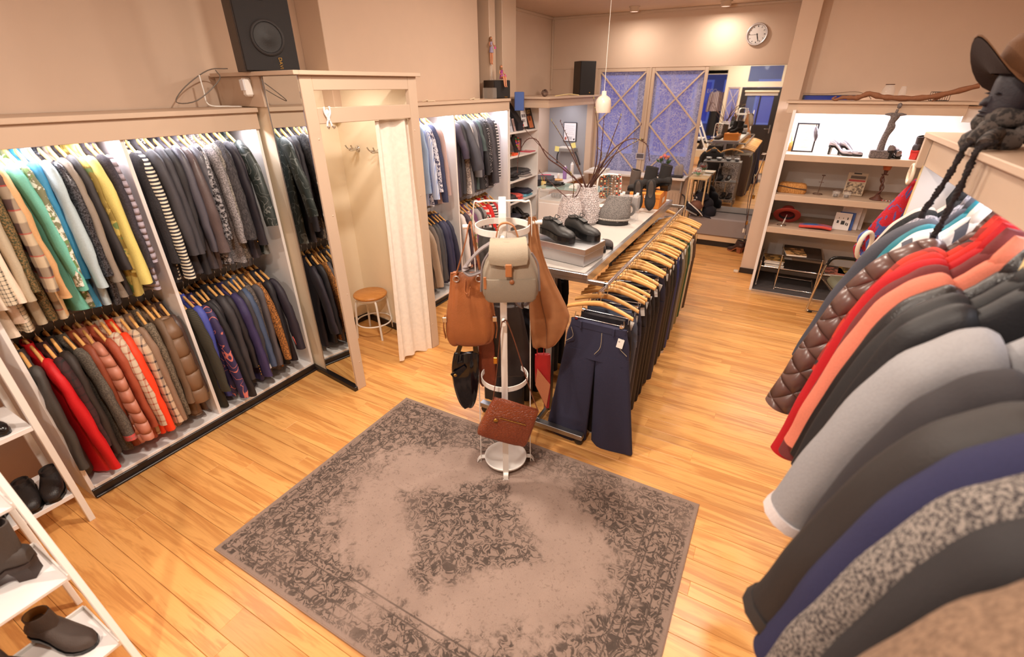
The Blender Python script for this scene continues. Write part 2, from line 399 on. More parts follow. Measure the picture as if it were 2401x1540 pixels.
struct('window_6', MB().box(XL, -2.22, YB-.95, YB-.9, .45, .53, .003).box(XL, -2.22, YB-.9, YB, .45, .53, 0).box(XL, XL+.06, YB-.95, YB-.9, .53, 2.6, .003).box(-2.28, -2.22, YB-.95, YB-.9, .53, 2.6, .003).box(XL, -2.22, YB-.95, YB, 2.6, 2.7, 0), CRM2)
w = bpy.data.objects['window_6']; obj('pane', MB().box(XL+.06, -2.28, YB-.93, YB-.925, .53, 2.6, 0), glassmat((200, 215, 255), .02, .1), w)
def text(body, size, mat_, parent=None, M=None, name='lettering', ex=.001, align='CENTER'):
    cu = bpy.data.curves.new(name, 'FONT'); cu.body = body; cu.size = size; cu.extrude = ex; cu.align_x = align; cu.align_y = 'CENTER'; cu.resolution_u = 3
    cu.materials.append(mat_); o = bpy.data.objects.new(name, cu); COL.objects.link(o)
    bpy.context.view_layer.update(); me = bpy.data.meshes.new_from_object(o); bpy.data.objects.remove(o); o = bpy.data.objects.new(name, me); COL.objects.link(o)
    o.parent = parent; o.matrix_local = M if M else Matrix()
    return o
text('ECO', .17, gloss((235, 235, 240)), w, Tr(-2.75, YB-.92, 2.08) @ Rx(pi/2))

# ================================================================ GARMENTS
def sg(v, p): return math.copysign(abs(v)**p, v)
def body_mb(S, L, th, rnd, n=22, wide=.02, A=.010, neck=.055, nz=0):
    lv = [(.004+nz*1.3, neck+nz*.3, .028+nz*.3), (-.015+nz, neck+.025+nz*.9, .03+nz*.2), (-.036+nz*.55, S*.68, th*.9), (-.06+nz*.2, S*.9, th), (-.10, S*.99, th*1.05), (-.16, S*.98, th*1.05)]
    lv += [(-.16-(L-.16)*q, S*.96+wide*q*q, th*(1.05+.25*q)) for q in (.2, .42, .62, .82, 1.)]
    p1, p2, p3 = rnd.uniform(0, 6), rnd.uniform(0, 6), rnd.uniform(-.02, .02)
    R = []
    for z, a, b in lv:
        q = max(0, (-z-.1)/L); r = []
        for j in range(n):
            t = 2*pi*j/n; x = a*sg(cos(t), .7); y = b*sg(sin(t), .75)
            y += A*q*(sin(x*26+p1)+.6*sin(x*47+p2)) + p3*q + .004*q*sin(z*17+p2)
            r.append((x + .006*q*sin(z*15+p1), y, z + .006*q*sin(x*20+p2)))
        R.append(r)
    return MB().loft(R, (True, True))
def sleeve_mb(sx, S, sl, flare, th, dy, rnd, r0=.056, r1=.042, n=10):
    P = [(sx*(S-.055), 0, -.062), (sx*(S-.01+flare*.12), 0, -.10), (sx*(S+.005+flare*.4), dy*.2, -.21), (sx*(S+.005+flare*.75), dy*.6, -.10-sl*.58), (sx*(S+flare), dy, -.09-sl)]
    P = catmull(P, 4); m = len(P)-1; ph = rnd.uniform(0, 6)
    rr = [(r0*.72 if i == 0 else r0+(r1-r0)*i/m)*(1+.035*sin(i*1.9+ph)) for i in range(m+1)]
    return MB().tube(P, rr, n, True, min(1.25, th*1.12/.05), (1, 0, 0))
def collar_mb(kind, th):
    if kind == 'round': pr = [(.058, -.012), (.06, .008), (.052, .006), (.05, -.012)]
    elif kind == 'stand': pr = [(.06, -.015), (.058, .045), (.05, .045), (.05, -.01)]
    elif kind == 'hood': pr = [(.06, -.02), (.09, .0), (.10, -.05), (.085, -.13), (.04, -.14)]
    elif kind == 'fur': pr = [(.055, .03), (.085, .03), (.10, -.03), (.085, -.075), (.05, -.03)]
    else: pr = [(.05, -.02), (.05, .04), (.058, .045), (.074, .0), (.08, -.03), (.07, -.03)]
    m = MB(); rings = []
    for r, z in pr: rings.append([(r*1.05*cos(2*pi*j/14), r*max(.6, th*17)*.72*sin(2*pi*j/14), z-.012*(1+cos(2*pi*j/14*2-pi))*.4) for j in range(14)])
    return m.loft(rings, (False, False))
def hanger_parts(par, w=.19, clip=False):
    m = MB(); R = []; N = 12
    for i in range(N+1):
        x = -w + 2*w*i/N; q = abs(x)/w
        z = (.045-.055*q**1.5) if clip else (.05-.108*q**1.1); hz = (.018-.005*q) if clip else .019-.008*q; hy = .0075+.0025*q; yy = -.008*q*q
        R.append([(x, yy+hy*cos(2*pi*j/8), z+hz*sin(2*pi*j/8)) for j in range(8)])
    m.loft(R); obj('shoulder_bar', m, HW, par)
    P = [(0, 0, .058), (0, 0, .092)] + [(.017*sin(a)-.0, 0, .115-.021*cos(a)) for a in [pi*.15, pi*.5, pi*.8, pi, pi*1.25, pi*1.5]]
    obj('hook', MB().tube(catmull(P, 2), .0022, 5), CHROME, par)
    if clip:
        obj('clip_bar', MB().tube([(-.16, 0, -.075), (.16, 0, -.075)], .0025, 5).tube([(-.155, 0, -.04), (-.16, 0, -.075)], .002, 4).tube([(.155, 0, -.04), (.16, 0, -.075)], .002, 4), CHROME, par)
        for s in (-1, 1):
            obj('clip', MB().box(s*.145-.012, s*.145+.012, -.012, .012, -.115, -.068, .003), CHROME, par)
HPROTO = {}
def hanger(loc, rz, label, group, w=.19, clip=False):
    k = (w, clip)
    if k not in HPROTO:
        t = thing('clip_hanger' if clip else 'wooden_hanger', label, 'hanger', loc, rz, group); hanger_parts(t, w, clip); HPROTO[k] = t; return t
    t = dup(HPROTO[k], loc, rz, label, group); return t
def garment(loc, rz, mt, label, cat='jacket', name='hanging_jacket', group=None, L=.78, S=.195, sl=.56, flare=.07, bflare=.0, th=.027, collar='fold', cmat=None,
            smat=None, cuff=None, lapel=False, buttons=0, bmat=None, cbuttons=0, fs=-1, seed=0, hang=True, hlabel=None, trims=None, r0=.056, r1=.042, wide=.02, A=.010, n=22, dy=None, hgroup=None, nz=0):
    rnd = random.Random(seed); t = thing(name, label, cat, loc, rz, group)
    obj('body', crinkle(body_mb(S, L, th, rnd, n, wide, A, nz=nz), seed, .007), mt, t, sub=1 if n >= 30 else 0)
    if n < 30: flare += rnd.uniform(-.02, .03); sl += rnd.uniform(-.05, .05); r1 *= rnd.uniform(.9, 1.2); r0 *= rnd.uniform(.92, 1.1)
    if sl > 0:
        d = rnd.uniform(-.035, .02) if dy is None else dy
        for sx, fl in ((1, flare), (-1, bflare)):
            s = obj('sleeve', crinkle(sleeve_mb(sx, S, sl, fl, th, d, rnd, r0, r1, 12 if n < 30 else 18), seed+3, .009 if n < 30 else .008, 11., .6), smat or mt, t, sub=1 if n >= 30 else 0)
            if cuff and sx == 1:
                a = Vector((S+flare*.97, d, -.06-sl)); b = Vector((S+flare*1.0+.004, d, -.094-sl))
                obj('cuff', MB().tube([a, b], [r1*1.06, r1*1.1], 12, True, min(1.25, th*1.15/.05), (1, 0, 0)), cuff, s)
            if cbuttons and sx == 1:
                for i in range(cbuttons):
                    obj('cuff_button', MB().lathe([(.0, .004), (.006, .003), (.007, 0)], 8).xf(Tr(S+flare*.95-.005, d-r1*.9, -.06-sl+.025*i) @ Rx(pi/2)), bmat, s)
    if collar: obj('collar' if collar != 'hood' else 'hood', collar_mb(collar, th).xf(Tr(0, 0, nz*1.2) @ Sc(1+nz*9, 1+nz*5, 1+nz*6)), cmat or mt, t)
    if lapel:
        for s in (-1, 1):
            obj('lapel', MB().prism([(s*.045, .0), (s*.105, -.13), (s*.085, -.145), (s*.01, -.33), (s*.0, -.32), (s*.02, -.1)][::s], .006, 'xz', fs*(th*1.12)-.003), cmat or mt, t)
    for i in range(buttons):
        obj('button', MB().lathe([(0, .004), (.008, .003), (.009, 0)], 8).xf(Tr(.0, fs*(th*1.16), -.14-.1*i) @ Rx(pi/2 if fs < 0 else -pi/2)), bmat or BLACKG, t)
    for z, mm in (trims or []):
        obj('stripe_trim', MB().tube([(S+.0+flare*.75, d-.02, -.09-sl+z), (S+flare, d-.02, -.085-sl+.01)], .006, 6), mm, t)
    if hang: hanger(loc, rz, hlabel or ('hanger with ' + label), hgroup or ((group or '') + ' hangers'), min(.19, S-.01))
    return t

BK = (30, 28, 30); CH = (58, 56, 60); DG = (76, 74, 78); NV = (34, 36, 58); W_ = (232, 228, 222)
# ================================================================ LEFT WARDROBE
GREYR = mat((120, 112, 108), .45, 0, 'flat')
def wardrobe(label, X, D, ys, zt, loc_rails, plinth=.06, over=.04):
    t = thing('wardrobe', label, 'wardrobe', (X, ys[0], 0)); y0, y1 = 0, ys[-1]-ys[0]
    for y in ys: obj('side_panel', MB().box(-D, 0, y-ys[0]-.011, y-ys[0]+.011, .0, zt-.03, .002), WHITE, t)
    obj('back_panel', MB().box(-D-.01, -D, y0, y1, .0, zt, 0), WHITE, t)
    obj('base_panel', MB().box(-D, .004, y0+.011, y1-.011, plinth, plinth+.022, .002), WHITE, t)
    obj('plinth', MB().box(-.02, .012, y0-.01, y1+.01, 0, plinth, .003).box(-.0, .026, y0-.01, y1+.01, 0, .016, .006), DARKW, t)
    obj('top_shelf', MB().box(-D-.02, over, y0-.012, y1+.012, zt-.028, zt, .003), CREAM, t)
    obj('fascia', MB().box(-.004, .018, y0-.012, y1+.012, zt-.135, zt-.028, .002), CREAM, t)
    for a, b in zip(ys[:-1], ys[1:]):
        for (dx, z, r) in loc_rails:
            o = obj('rail', MB().tube([(dx, a-ys[0]+.011, z), (dx, b-ys[0]-.011, z)], r, 8, True, .6), GREYR, t)
    return t
WY = [.575, 1.395, 2.235]; WX = -3.28
wardrobe('white built-in wardrobe with two bays along the left wall, nearest the camera', WX, .49, WY, 2.13, [(-.235, 2.07, .014), (-.235, 1.075, .017)])
def row(items, y0, y1, X, zroot, grp, rz=0, jx=.0, seed=0, **dflt):
    n = len(items)
    for i, it in enumerate(items):
        d = dict(dflt); d.update(it[2] if len(it) > 2 else {}); rnd = random.Random(seed*100+i)
        cat = d.pop('cat', 'jacket'); nm = d.pop('nm', 'hanging_'+(cat if cat != 'top' else 'jersey'))
        y = y0+(y1-y0)*(i+.5)/n
        garment((X+rnd.uniform(-jx, jx), y, zroot+rnd.uniform(-.012, .006)), rz+rnd.uniform(-.07, .07), it[1], it[0], cat, nm, grp, seed=seed*100+i, **d)
g1 = 'clothes on the upper rail of the left wardrobe, near bay'
T_ = mat
row([
 ('cream knitted top hanging at the near end of the upper left rail', T_((228, 214, 196)), dict(cat='top', L=.86)),
 ('black and cream houndstooth checked jacket beside the cream blazer', T_((215, 200, 175), .8, 0, 'check', BK, 48), dict(L=.84, lapel=1)),
 ('pale cream blazer with long plain sleeve', T_((240, 218, 198)), dict(lapel=1, flare=.1, L=.8)),
 ('beige grey linen jacket next to the pale cream blazer', T_((186, 172, 148)), dict(sl=.6)),
 ('brown, green and orange flecked tweed jacket', T_((140, 110, 70), .9, 0, 'tweed', (60, 66, 44)), dict()),
 ('brown and beige tartan jacket with thin red lines', T_((196, 176, 148), .8, 0, 'plaid', (84, 62, 58), 9), dict(flare=.09)),
 ('camel tan jacket between the tartan and mint garments', T_((214, 166, 116)), dict(sl=.58)),
 ('mint green blouse', T_((112, 190, 172)), dict(cat='blouse', sl=.6)),
 ('white and olive green flower print blouse', T_((228, 226, 214), .7, 0, 'blotch', (120, 122, 92)), dict(cat='blouse', flare=.09, sl=.6)),
 ('bright blue shirt peeking out between print blouse and pale shirt', T_((58, 142, 186)), dict(cat='shirt', sl=.55, flare=.04)),
 ('pale grey blue shirt with long sleeve', T_((178, 196, 204)), dict(cat='shirt', flare=.1, sl=.6)),
 ('black sequinned top beside the pale grey blue shirt', T_((34, 32, 36), .3, .4, 'tweed', (90, 90, 96)), dict(cat='top', L=.84)),
 ('greige cardigan hanging behind the pale grey blue shirt', T_((142, 130, 118)), dict(cat='cardigan')),
 ('charcoal cardigan left of the yellow jackets', T_(CH), dict(cat='cardigan', flare=.08)),
 ('ochre and olive yellow blouse behind the pale yellow jacket', T_((200, 178, 96), .7, 0, 'blotch', (140, 120, 56), .5), dict(cat='blouse')),
 ('pale yellow jacket with turned up collar', T_((222, 206, 120)), dict(flare=.11, sl=.62, lapel=1)),
 ('dark grey wool coat right of the pale yellow jacket', T_((66, 60, 68), .9, 0, 'tweed', (52, 48, 56)), dict(cat='coat', L=.8)),
 ('lilac grey gathered jacket last before the white divider', T_((176, 164, 176), .6, 0, 'puff', BK, 26), dict(flare=.07)),
], WY[0]+.01, WY[1]-.05, WX-.225, 1.955, g1, seed=1, L=.83, th=.024, jx=.015)
g2 = 'clothes on the upper rail of the left wardrobe, far bay'
row([
 ('dark charcoal wool jacket hanging first after the white divider', T_((52, 50, 54), .9, 0, 'tweed', (40, 38, 42)), dict()),
 ('navy and white striped long sleeved top', T_((44, 42, 52), .7, 0, 'stripez', (226, 220, 200), 46), dict(cat='top', flare=.1, sl=.68, L=.82)),
 ('charcoal cardigan right of the striped top', T_((66, 64, 70)), dict(cat='cardigan', fs=-1)),
 ('dark grey coat with flecked black and white collar', T_((62, 60, 66)), dict(cat='coat', cmat=T_((220, 216, 210), .8, 0, 'tweed', BK, .5), flare=.08)),
 ('black blazer with wide sleeve behind the flecked collar coat', T_((40, 38, 42)), dict(lapel=1)),
 ('slate grey zipped jacket', T_((84, 82, 92), .4), dict(collar='stand')),
 ('soft brown leather jacket', T_((92, 78, 78), .35, 0, 'leather'), dict(flare=.1, r1=.05)),
 ('grey shiny leather jacket', T_((98, 98, 106), .3, 0, 'leather'), dict(flare=.07)),
 ('black jacket studded with silver sequins', T_((44, 42, 46), .35, .2, 'tweed', (170, 168, 172), .45), dict()),
 ('light grey heathered cardigan', T_((162, 156, 158), .9, 0, 'tweed', (110, 106, 108)), dict(cat='cardigan')),
 ('mottled beige grey knitted jacket', T_((150, 144, 136), .9, 0, 'tweed', (94, 90, 86)), dict()),
 ('charcoal grey faux fur jacket', T_((84, 80, 82), .95, 0, 'fur', (46, 44, 48)), dict(flare=.08, r0=.062, r1=.056)),
 ('black blazer with four brass cuff buttons', T_((42, 38, 46)), dict(cbuttons=4, bmat=BRASS, flare=.1, lapel=1, sl=.64)),
 ('dark plum grey blazer', T_((62, 56, 62)), dict(lapel=1)),
 ('dark green leather jacket with flower stitching at the far end of the rail', T_((44, 52, 50), .45, 0, 'line', (112, 116, 114), 1.4), dict(flare=.17, sl=.5, r0=.066, r1=.06, collar='fold')),
], WY[1]+.03, WY[2]-.10, WX-.225, 1.955, g2, seed=2, L=.83, th=.026, jx=.015)
g3 = 'clothes on the lower rail of the left wardrobe, near bay'
row([
 ('dark grey wool coat hanging at the near end of the lower rail', T_((70, 66, 62)), dict(cat='coat')),
 ('bright red wool coat with stand collar', T_((206, 16, 26)), dict(cat='coat', flare=.12, sl=.7, L=.84, collar='stand')),
 ('dark burgundy checked jacket behind the red coat', T_((66, 34, 36), .8, 0, 'check', (36, 30, 30), 20), dict()),
 ('dark brown jacket with red edging', T_((52, 42, 38)), dict()),
 ('grey brown tweed jacket with red checked cuffs', T_((106, 98, 88), .9, 0, 'tweed', (78, 72, 66)), dict(cuff=T_((196, 80, 76), .8, 0, 'check', (120, 110, 100), 40), sl=.58, flare=.1)),
 ('rust brown suede jacket', T_((142, 68, 42)), dict()),
 ('dusty pink padded jacket', T_((196, 128, 106), .45, 0, 'puff', BK, 13), dict(flare=.11, sl=.62, r1=.05)),
 ('brick red corduroy shirt jacket', T_((166, 78, 52)), dict(cat='shirt')),
 ('beige checked jacket with orange red lines', T_((208, 188, 164), .8, 0, 'check', (166, 82, 60), 22), dict(flare=.09, sl=.6)),
 ('vivid orange red coat', T_((248, 66, 26)), dict(cat='coat', flare=.1, sl=.64)),
 ('cream jacket with fine dark window check', T_((206, 178, 150), .8, 0, 'check', (66, 56, 62), 17), dict(flare=.08, sl=.6)),
 ('plain taupe coat right of the window check jacket', T_((142, 114, 94)), dict(cat='coat', flare=.08)),
 ('grey brown salt and pepper tweed coat', T_((130, 116, 98), .9, 0, 'tweed', (84, 74, 62)), dict(cat='coat')),
 ('brown hooded parka', T_((112, 88, 68)), dict(cat='coat', collar='hood')),
 ('brown quilted puffer coat', T_((122, 92, 68), .45, 0, 'puff', BK, 8), dict(cat='coat', th=.04, flare=.1, r0=.07, r1=.06)),
 ('dark brown leather coat against the white divider', T_((74, 56, 50), .35, 0, 'leather'), dict(cat='coat', flare=.05)),
], WY[0]+.03, WY[1]-.02, WX-.225, .945, g3, seed=3, th=.025, jx=.015)
g4 = 'clothes on the lower rail of the left wardrobe, far bay'
row([
 ('dark olive ribbed cardigan hanging first right of the divider', T_((70, 66, 54), .9, 0, 'stripez', (52, 50, 42), 90), dict(cat='cardigan', flare=.06, L=.84)),
 ('cobalt blue blouse at the back of the lower rail', T_((74, 84, 170)), dict(cat='blouse', flare=.0)),
 ('navy blouse with salmon pink line drawing print', T_((54, 46, 86), .6, 0, 'line', (206, 116, 106)), dict(cat='blouse', flare=.12, sl=.66)),
 ('black coat hanging right of the printed blouse', T_((36, 34, 38)), dict(cat='coat', flare=.09, sl=.66)),
 ('black blazer with wooden hanger bar showing', T_((44, 40, 44)), dict(lapel=1)),
 ('charcoal fine wool jacket', T_((56, 52, 56)), dict()),
 ('near black jacket left of the brass buttoned blazer', T_((40, 36, 40)), dict()),
 ('navy blazer with brass cuff buttons', T_((58, 50, 92)), dict(cbuttons=4, bmat=BRASS, lapel=1, flare=.1, sl=.62)),
 ('dark grey jacket with pale sleeve lining', T_((62, 60, 66)), dict(cuff=T_((190, 186, 184)), flare=.08)),
 ('blue denim jacket', T_((72, 88, 118)), dict(flare=.05)),
 ('brown grey bouclé jacket', T_((118, 106, 100), .95, 0, 'tweed', (66, 60, 58)), dict()),
 ('plain mid grey jacket beside the leopard print', T_((88, 82, 86)), dict(flare=.08)),
 ('orange brown leopard print jacket', T_((186, 122, 60), .8, 0, 'leopard', (70, 42, 24)), dict(flare=.11, sl=.6)),
 ('black jacket with small pocket, behind the leopard print', T_((40, 38, 44)), dict()),
 ('dark navy jacket with red striped cuff at the far end', T_((42, 36, 48)), dict(flare=.13, sl=.54, r0=.062, r1=.052, trims=[(.11, T_((214, 90, 80)))])),
], WY[1]+.03, WY[2]-.13, WX-.225, .945, g4, seed=4, th=.026, jx=.015)

# ---------------------------------------------------------------- shoes
def shoe_parts(t, mt, sole=None, L=.26, W=.092, heel=.015, shaft=.10, toe=.05, st=.012, lining=None, lace=None, tagm=None, point=.55, hw=.05, block=None, low=None):
    sole = sole or BLACKG; lining = lining or mat((50, 40, 36), .9)
    if low is None: low = not shaft and not lace
    zb = lambda q: st + heel*max(0, min(1, (.62-q)/.37))**1.0 if heel > .001 else st
    zb2 = lambda q: heel*(.5+.5*cos(pi*max(0, min(1, (q-.25)/.42)))) + st
    ST = [(0, .55, .05), (.03, .75, .068), (.12, .86, .078), (.28, .84, .082), (.42, .86, .082), (.55, .95, .072), (.68, 1.0, .058), (.8, .93, .052), (.9, .74, .046), (.97, .5*point+.15, .036), (1, .3*point, .018)]
    if low: ST = [(0, .5, .055), (.03, .7, .062), (.12, .84, .060), (.28, .80, .042), (.42, .80, .034), (.55, .92, .034), (.68, 1.0, .046), (.8, .92, .047), (.9, .7, .042), (.97, .45*point+.12, .032), (1, .25*point, .016)]
    R = []; S0 = []; S1 = []
    for q, w, h in ST:
        x = -L/2+L*q; z0 = zb2(q); hh = h*(toe/.052 if q > .6 else 1); w_ = W/2*w; r = []
        for j in range(14):
            a = 2*pi*j/14; c, s_ = cos(a), sin(a)
            r.append((x, w_*sg(c, .8), z0 + hh*.42 + (hh*.58*s_ if s_ > 0 else hh*.42*sg(s_, .5))))
        R.append(r)
        S0.append([(x, w_*1.04*c_, z0-st*d) for c_, d in ((-1, 1), (1, 1), (1, -.5), (-1, -.5))])
    m = MB().loft(R)
    if shaft:
        sx, sy = .052, .036; cx = -L*.27; rr = []
        z1 = zb2(.2)
        for q in (0, .25, .5, .75, 1):
            z = z1+.045+(shaft-.045)*q; k = 1.0+.12*(1-q)+(.1*q if shaft > .12 else .05*q)
            rr.append([(cx+.012*(1-q)+sx*k*cos(2*pi*j/14), sy*k*sin(2*pi*j/14), z+.008*cos(2*pi*j/14)*(q)) for j in range(14)])
        m.loft(rr, (False, False))
        m2 = MB().loft([[(cx+(x-cx)*.88, y*.88, z+.001) for x, y, z in rr[-1]], [(cx+(x-cx)*.8, y*.8, z-.04) for x, y, z in rr[-1]]], (False, True))
        obj('lining', m2, lining, t)
        m.loft([rr[-1], [(cx+(x-cx)*.88, y*.88, z+.001) for x, y, z in rr[-1]]], (False, False))
    else:
        q1 = .60 if low else .36; rr = []
        for q in [.05+(q1-.05)*i/9 for i in range(10)]:
            k = next(i for i in range(len(ST)-1) if ST[i+1][0] >= q); f = (q-ST[k][0])/(ST[k+1][0]-ST[k][0]); w_ = (ST[k][1]+(ST[k+1][1]-ST[k][1])*f)*W/2; h = ST[k][2]+(ST[k+1][2]-ST[k][2])*f
            e = sqrt(max(.02, 1-((q-(.05+q1)/2)/((q1-.05)/2))**2)); rr.append([(-L/2+L*q, w_*.62*e*u, zb2(q)+h*.42+h*.58*sqrt(1-(.62*e*u)**2)+.002) for u in (-1, -.6, -.2, .2, .6, 1)])
        obj('insole', MB().loft(rr, (False, False), True, False), lining, t)
    obj('upper', m, mt, t); obj('sole', MB().loft(S0, smooth=False), sole, t)
    if heel > .022:
        a = block or (.03 if shaft else .012)
        obj('heel', MB().loft([[(-L/2+.008+a*(c+1)*k, (.014+a*.5)*s_*(1.15 if k > .9 else .95), z) for c, s_ in ((-1, -1), (1, -1), (1, 1), (-1, 1))] for z, k in ((0, .8), (heel*.5, .86), (heel+st*.5, 1.))], smooth=False), sole, t)
    if lace:
        if not shaft:
            ring = [r[0] for r in rr]+[r[-1] for r in rr[::-1]]; obj('collar', MB().tube(catmull([Vector(p)+Vector((0, 0, .004)) for p in ring+[ring[0]]], 2), .0075, 7), mt, t)
            x = -L/2+L*.44; z = zb2(.44)+.080; obj('tongue', MB().box(-.045, .045, -.02, .02, -.003, .003, .002, Tr(x, 0, z+.004) @ Ry(.28)), mt, t)
            obj('toe_cap', MB().loft([[(vx, vy*1.03, vz+.0015) for vx, vy, vz in R[k]] for k in (7, 8, 9, 10)], (False, True)), mat((30, 29, 30), .5), t)
        for i in range(4):
            q = .40+.065*i; x = -L/2+L*q; z = zb2(q)+.089-.007*i
            obj('lace', MB().tube([(x-.008, -.022, z-.006), (x, 0, z+.004), (x+.010, .022, z-.006)], .0028, 5), lace, t)
        x = -L/2+L*.38; z = zb2(.4)+.09
        for s in (-1, 1): obj('lace_bow', MB().tube(catmull([(x, 0, z), (x-.02, s*.03, z+.02), (x+.005, s*.045, z+.005), (x, 0, z)], 3), .0025, 5), lace, t)
    if tagm: obj('price_tag', MB().box(-L/2-.004, -L/2, -.012, .012, .05, .11, .0005), tagm, t)
def shoe(name, label, cat, loc, rz, mt, group=None, rot=None, **k):
    t = thing(name, label, cat, loc, rz, group, rot=rot); shoe_parts(t, mt, **k); return t
LBK = mat((36, 32, 32), .42, 0, 'leather'); SBK = mat((35, 32, 32), .9); SBR = mat((70, 56, 50), .8); PTAG = paint((238, 234, 226), .7)

# ---------------------------------------------------------------- shoe shelves in the left foreground
t = thing('wall_shelf_unit', 'white open shelf unit with shoes between the wardrobe and the leaning shelf', 'shelf', (-3.09, .49, 0))
for x in (-.36, -.03): obj('post', MB().box(x, x+.03, -.03, .0, 0, 1.6, .002), WHITEM, t); obj('post', MB().box(x, x+.03, -.9, -.87, 0, 1.6, .002), WHITEM, t)
for z in (.20, .68, 1.03, 1.4): obj('shelf_board', MB().box(-.36, -.004, -.87, -.03, z, z+.028, .002), WHITE, t)
t = thing('ladder_shelf', 'white slanted ladder shelf with brown boots at the lower left corner', 'shelf', (-1.93, .20, 0))
def slant(y): return MB().box(-.022, .022, y-.012, y+.012, 0, 1.95, .003, Ry(-.46))
for y in (0, -.62): obj('side_rail', slant(y), WHITEM, t)
for y in (0, -.62): obj('rear_leg', MB().box(-.022, .0, y-.012, y+.012, 0, 1.6, .003, Tr(-.62, 0, 0) @ Ry(-.15)), WHITEM, t)
for z in (.16, .48, .80, 1.12):
    x = -.495*z; d = .30
    b = obj('shelf_board', MB().box(x-d, x+.004, -.605, -.014, z, z+.016, .002), WHITE, t)
    obj('rim', MB().box(x-d, x+.006, -.018, -.010, z, z+.032, .002).box(x-d-.01, x-d, -.605, -.014, z, z+.034, .002), WHITEM, b)
gs = 'shoes on the white shelves at the left edge'
BRS = mat((74, 62, 56), .7, 0, 'leather'); TAN = mat((150, 110, 60), .7)
shoe('ankle_boot', 'brown ankle boot with tan lining on the lowest slanted shelf, toe to the right', 'boot', (-2.20, .085, .177), radians(20), BRS, gs, shaft=.115, heel=.045, lining=TAN, L=.27, W=.10)
shoe('ankle_boot', 'brown ankle boot with open zip at the bottom left edge of the photo', 'boot', (-2.19, -.07, .177), radians(35), BRS, gs, shaft=.13, heel=.045, lining=TAN, L=.27)
shoe('ankle_boot', 'dark grey boot with narrow shaft and block heel on the second slanted shelf', 'boot', (-2.37, .05, .497), radians(-130), mat((72, 64, 60), .7), gs, shaft=.21, heel=.07, L=.25, W=.095, block=.034, sole=mat((58, 44, 40), .6))
shoe('ankle_boot', 'dark boot at the left edge of the second slanted shelf', 'boot', (-2.42, -.13, .497), radians(-120), mat((60, 52, 50), .7), gs, shaft=.18, heel=.06, L=.25)
shoe('leather_clog', 'black clog with elastic sides next to the wardrobe, right one of its pair', 'shoe', (-3.215, .425, .228), radians(-22), LBK, gs, shaft=.085, L=.25, W=.105, toe=.06, point=.9)
shoe('leather_clog', 'black clog in the middle of the low shelf, left one of its pair', 'shoe', (-3.225, .32, .228), radians(-12), LBK, gs, shaft=.085, L=.25, W=.105, toe=.06, point=.9)
shoe('leather_shoe', 'black wide heeled shoe at the left end of the low shelf', 'shoe', (-3.22, .185, .228), radians(165), mat((48, 42, 40), .6, 0, 'leather'), gs, shaft=.10, heel=.05, block=.036, L=.25, W=.10)
shoe('derby_shoe', 'shiny black lace-up shoe on the upper shelf beside the post', 'shoe', (-3.24, .32, .708), radians(25), gloss((22, 20, 22), .18), gs, shaft=.09, heel=.03, L=.28, lace=BLACK)
shoe('derby_shoe', 'shiny black shoe on the upper shelf at the left edge of the photo', 'shoe', (-3.22, .17, .708), radians(25), gloss((22, 20, 22), .18), gs, shaft=.09, heel=.03, L=.28, lace=BLACK)

# ---------------------------------------------------------------- fitting booth
P0 = (-2.696, 2.191, 0); BR = radians(-7.53)
BCR = paint((238, 222, 196), .6)
t = thing('fitting_booth', 'cream changing booth with open front, curtain and wooden stool inside', 'changing booth', P0, BR)
obj('post', MB().box(-.04, 0, 0, .085, 0, 2.32, .003), CREAM, t); obj('post', MB().box(-.04, 0, .876, .961, 0, 2.32, .003), CREAM, t)
obj('header_panel', MB().box(-.035, -.001, .085, .876, 2.235, 2.32, .003), CREAM, t); obj('cross_rail', MB().box(-.035, -.001, .085, .876, 2.04, 2.135, .003), CREAM, t)
obj('top_board', MB().box(-.10, .03, -.012, .985, 2.32, 2.345, .003).box(-1.09, -.10, -.012, .03, 2.32, 2.345, .003), CREAM, t)
obj('side_wall', MB().box(-.43, -.04, .004, .03, .04, 2.32, 0).box(-1.09, -.43, .004, .03, .0, 2.32, 0), BCR, t)
obj('side_wall', MB().box(-1.09, -.04, .935, .961, 0, 2.32, 0), BCR, t)
obj('back_wall', MB().box(-1.09, -1.05, .03, .935, 0, 2.32, 0), BCR, t)
obj('baseboard', MB().box(-1.05, -1.035, .03, .92, 0, .075, .003).box(-1.035, -.06, .92, .935, 0, .075, .003), DARKW, t)
obj('plinth', MB().box(-.62, .0, -.028, .004, 0, .04, .003), DARKW, t)
for y in (.03, .06, .90, .93):
    for z in (.25, .85, 1.45, 1.95): 
        if (y in (.06, .90)): obj('screw_cap', MB().lathe([(0, .002), (.006, .001), (.007, 0)], 8).xf(Tr(0, y, z) @ Ry(pi/2)), CREAM, t)
T = NT('mirror_silver'); T.base((.86, .88, .86, 1)).pset(Metallic=1, Roughness=.015); MIRR = T.m
t = thing('wall_mirror', 'tall mirror on the booth side reflecting the dark jackets of the wardrobe', 'mirror', P0, BR)
obj('glass', MB().box(-.425, -.012, -.005, .002, .042, 2.318, .001), MIRR, t)
obj('edge_strip', MB().box(-.431, -.425, -.008, .002, .042, 2.318, .001), STEEL, t)
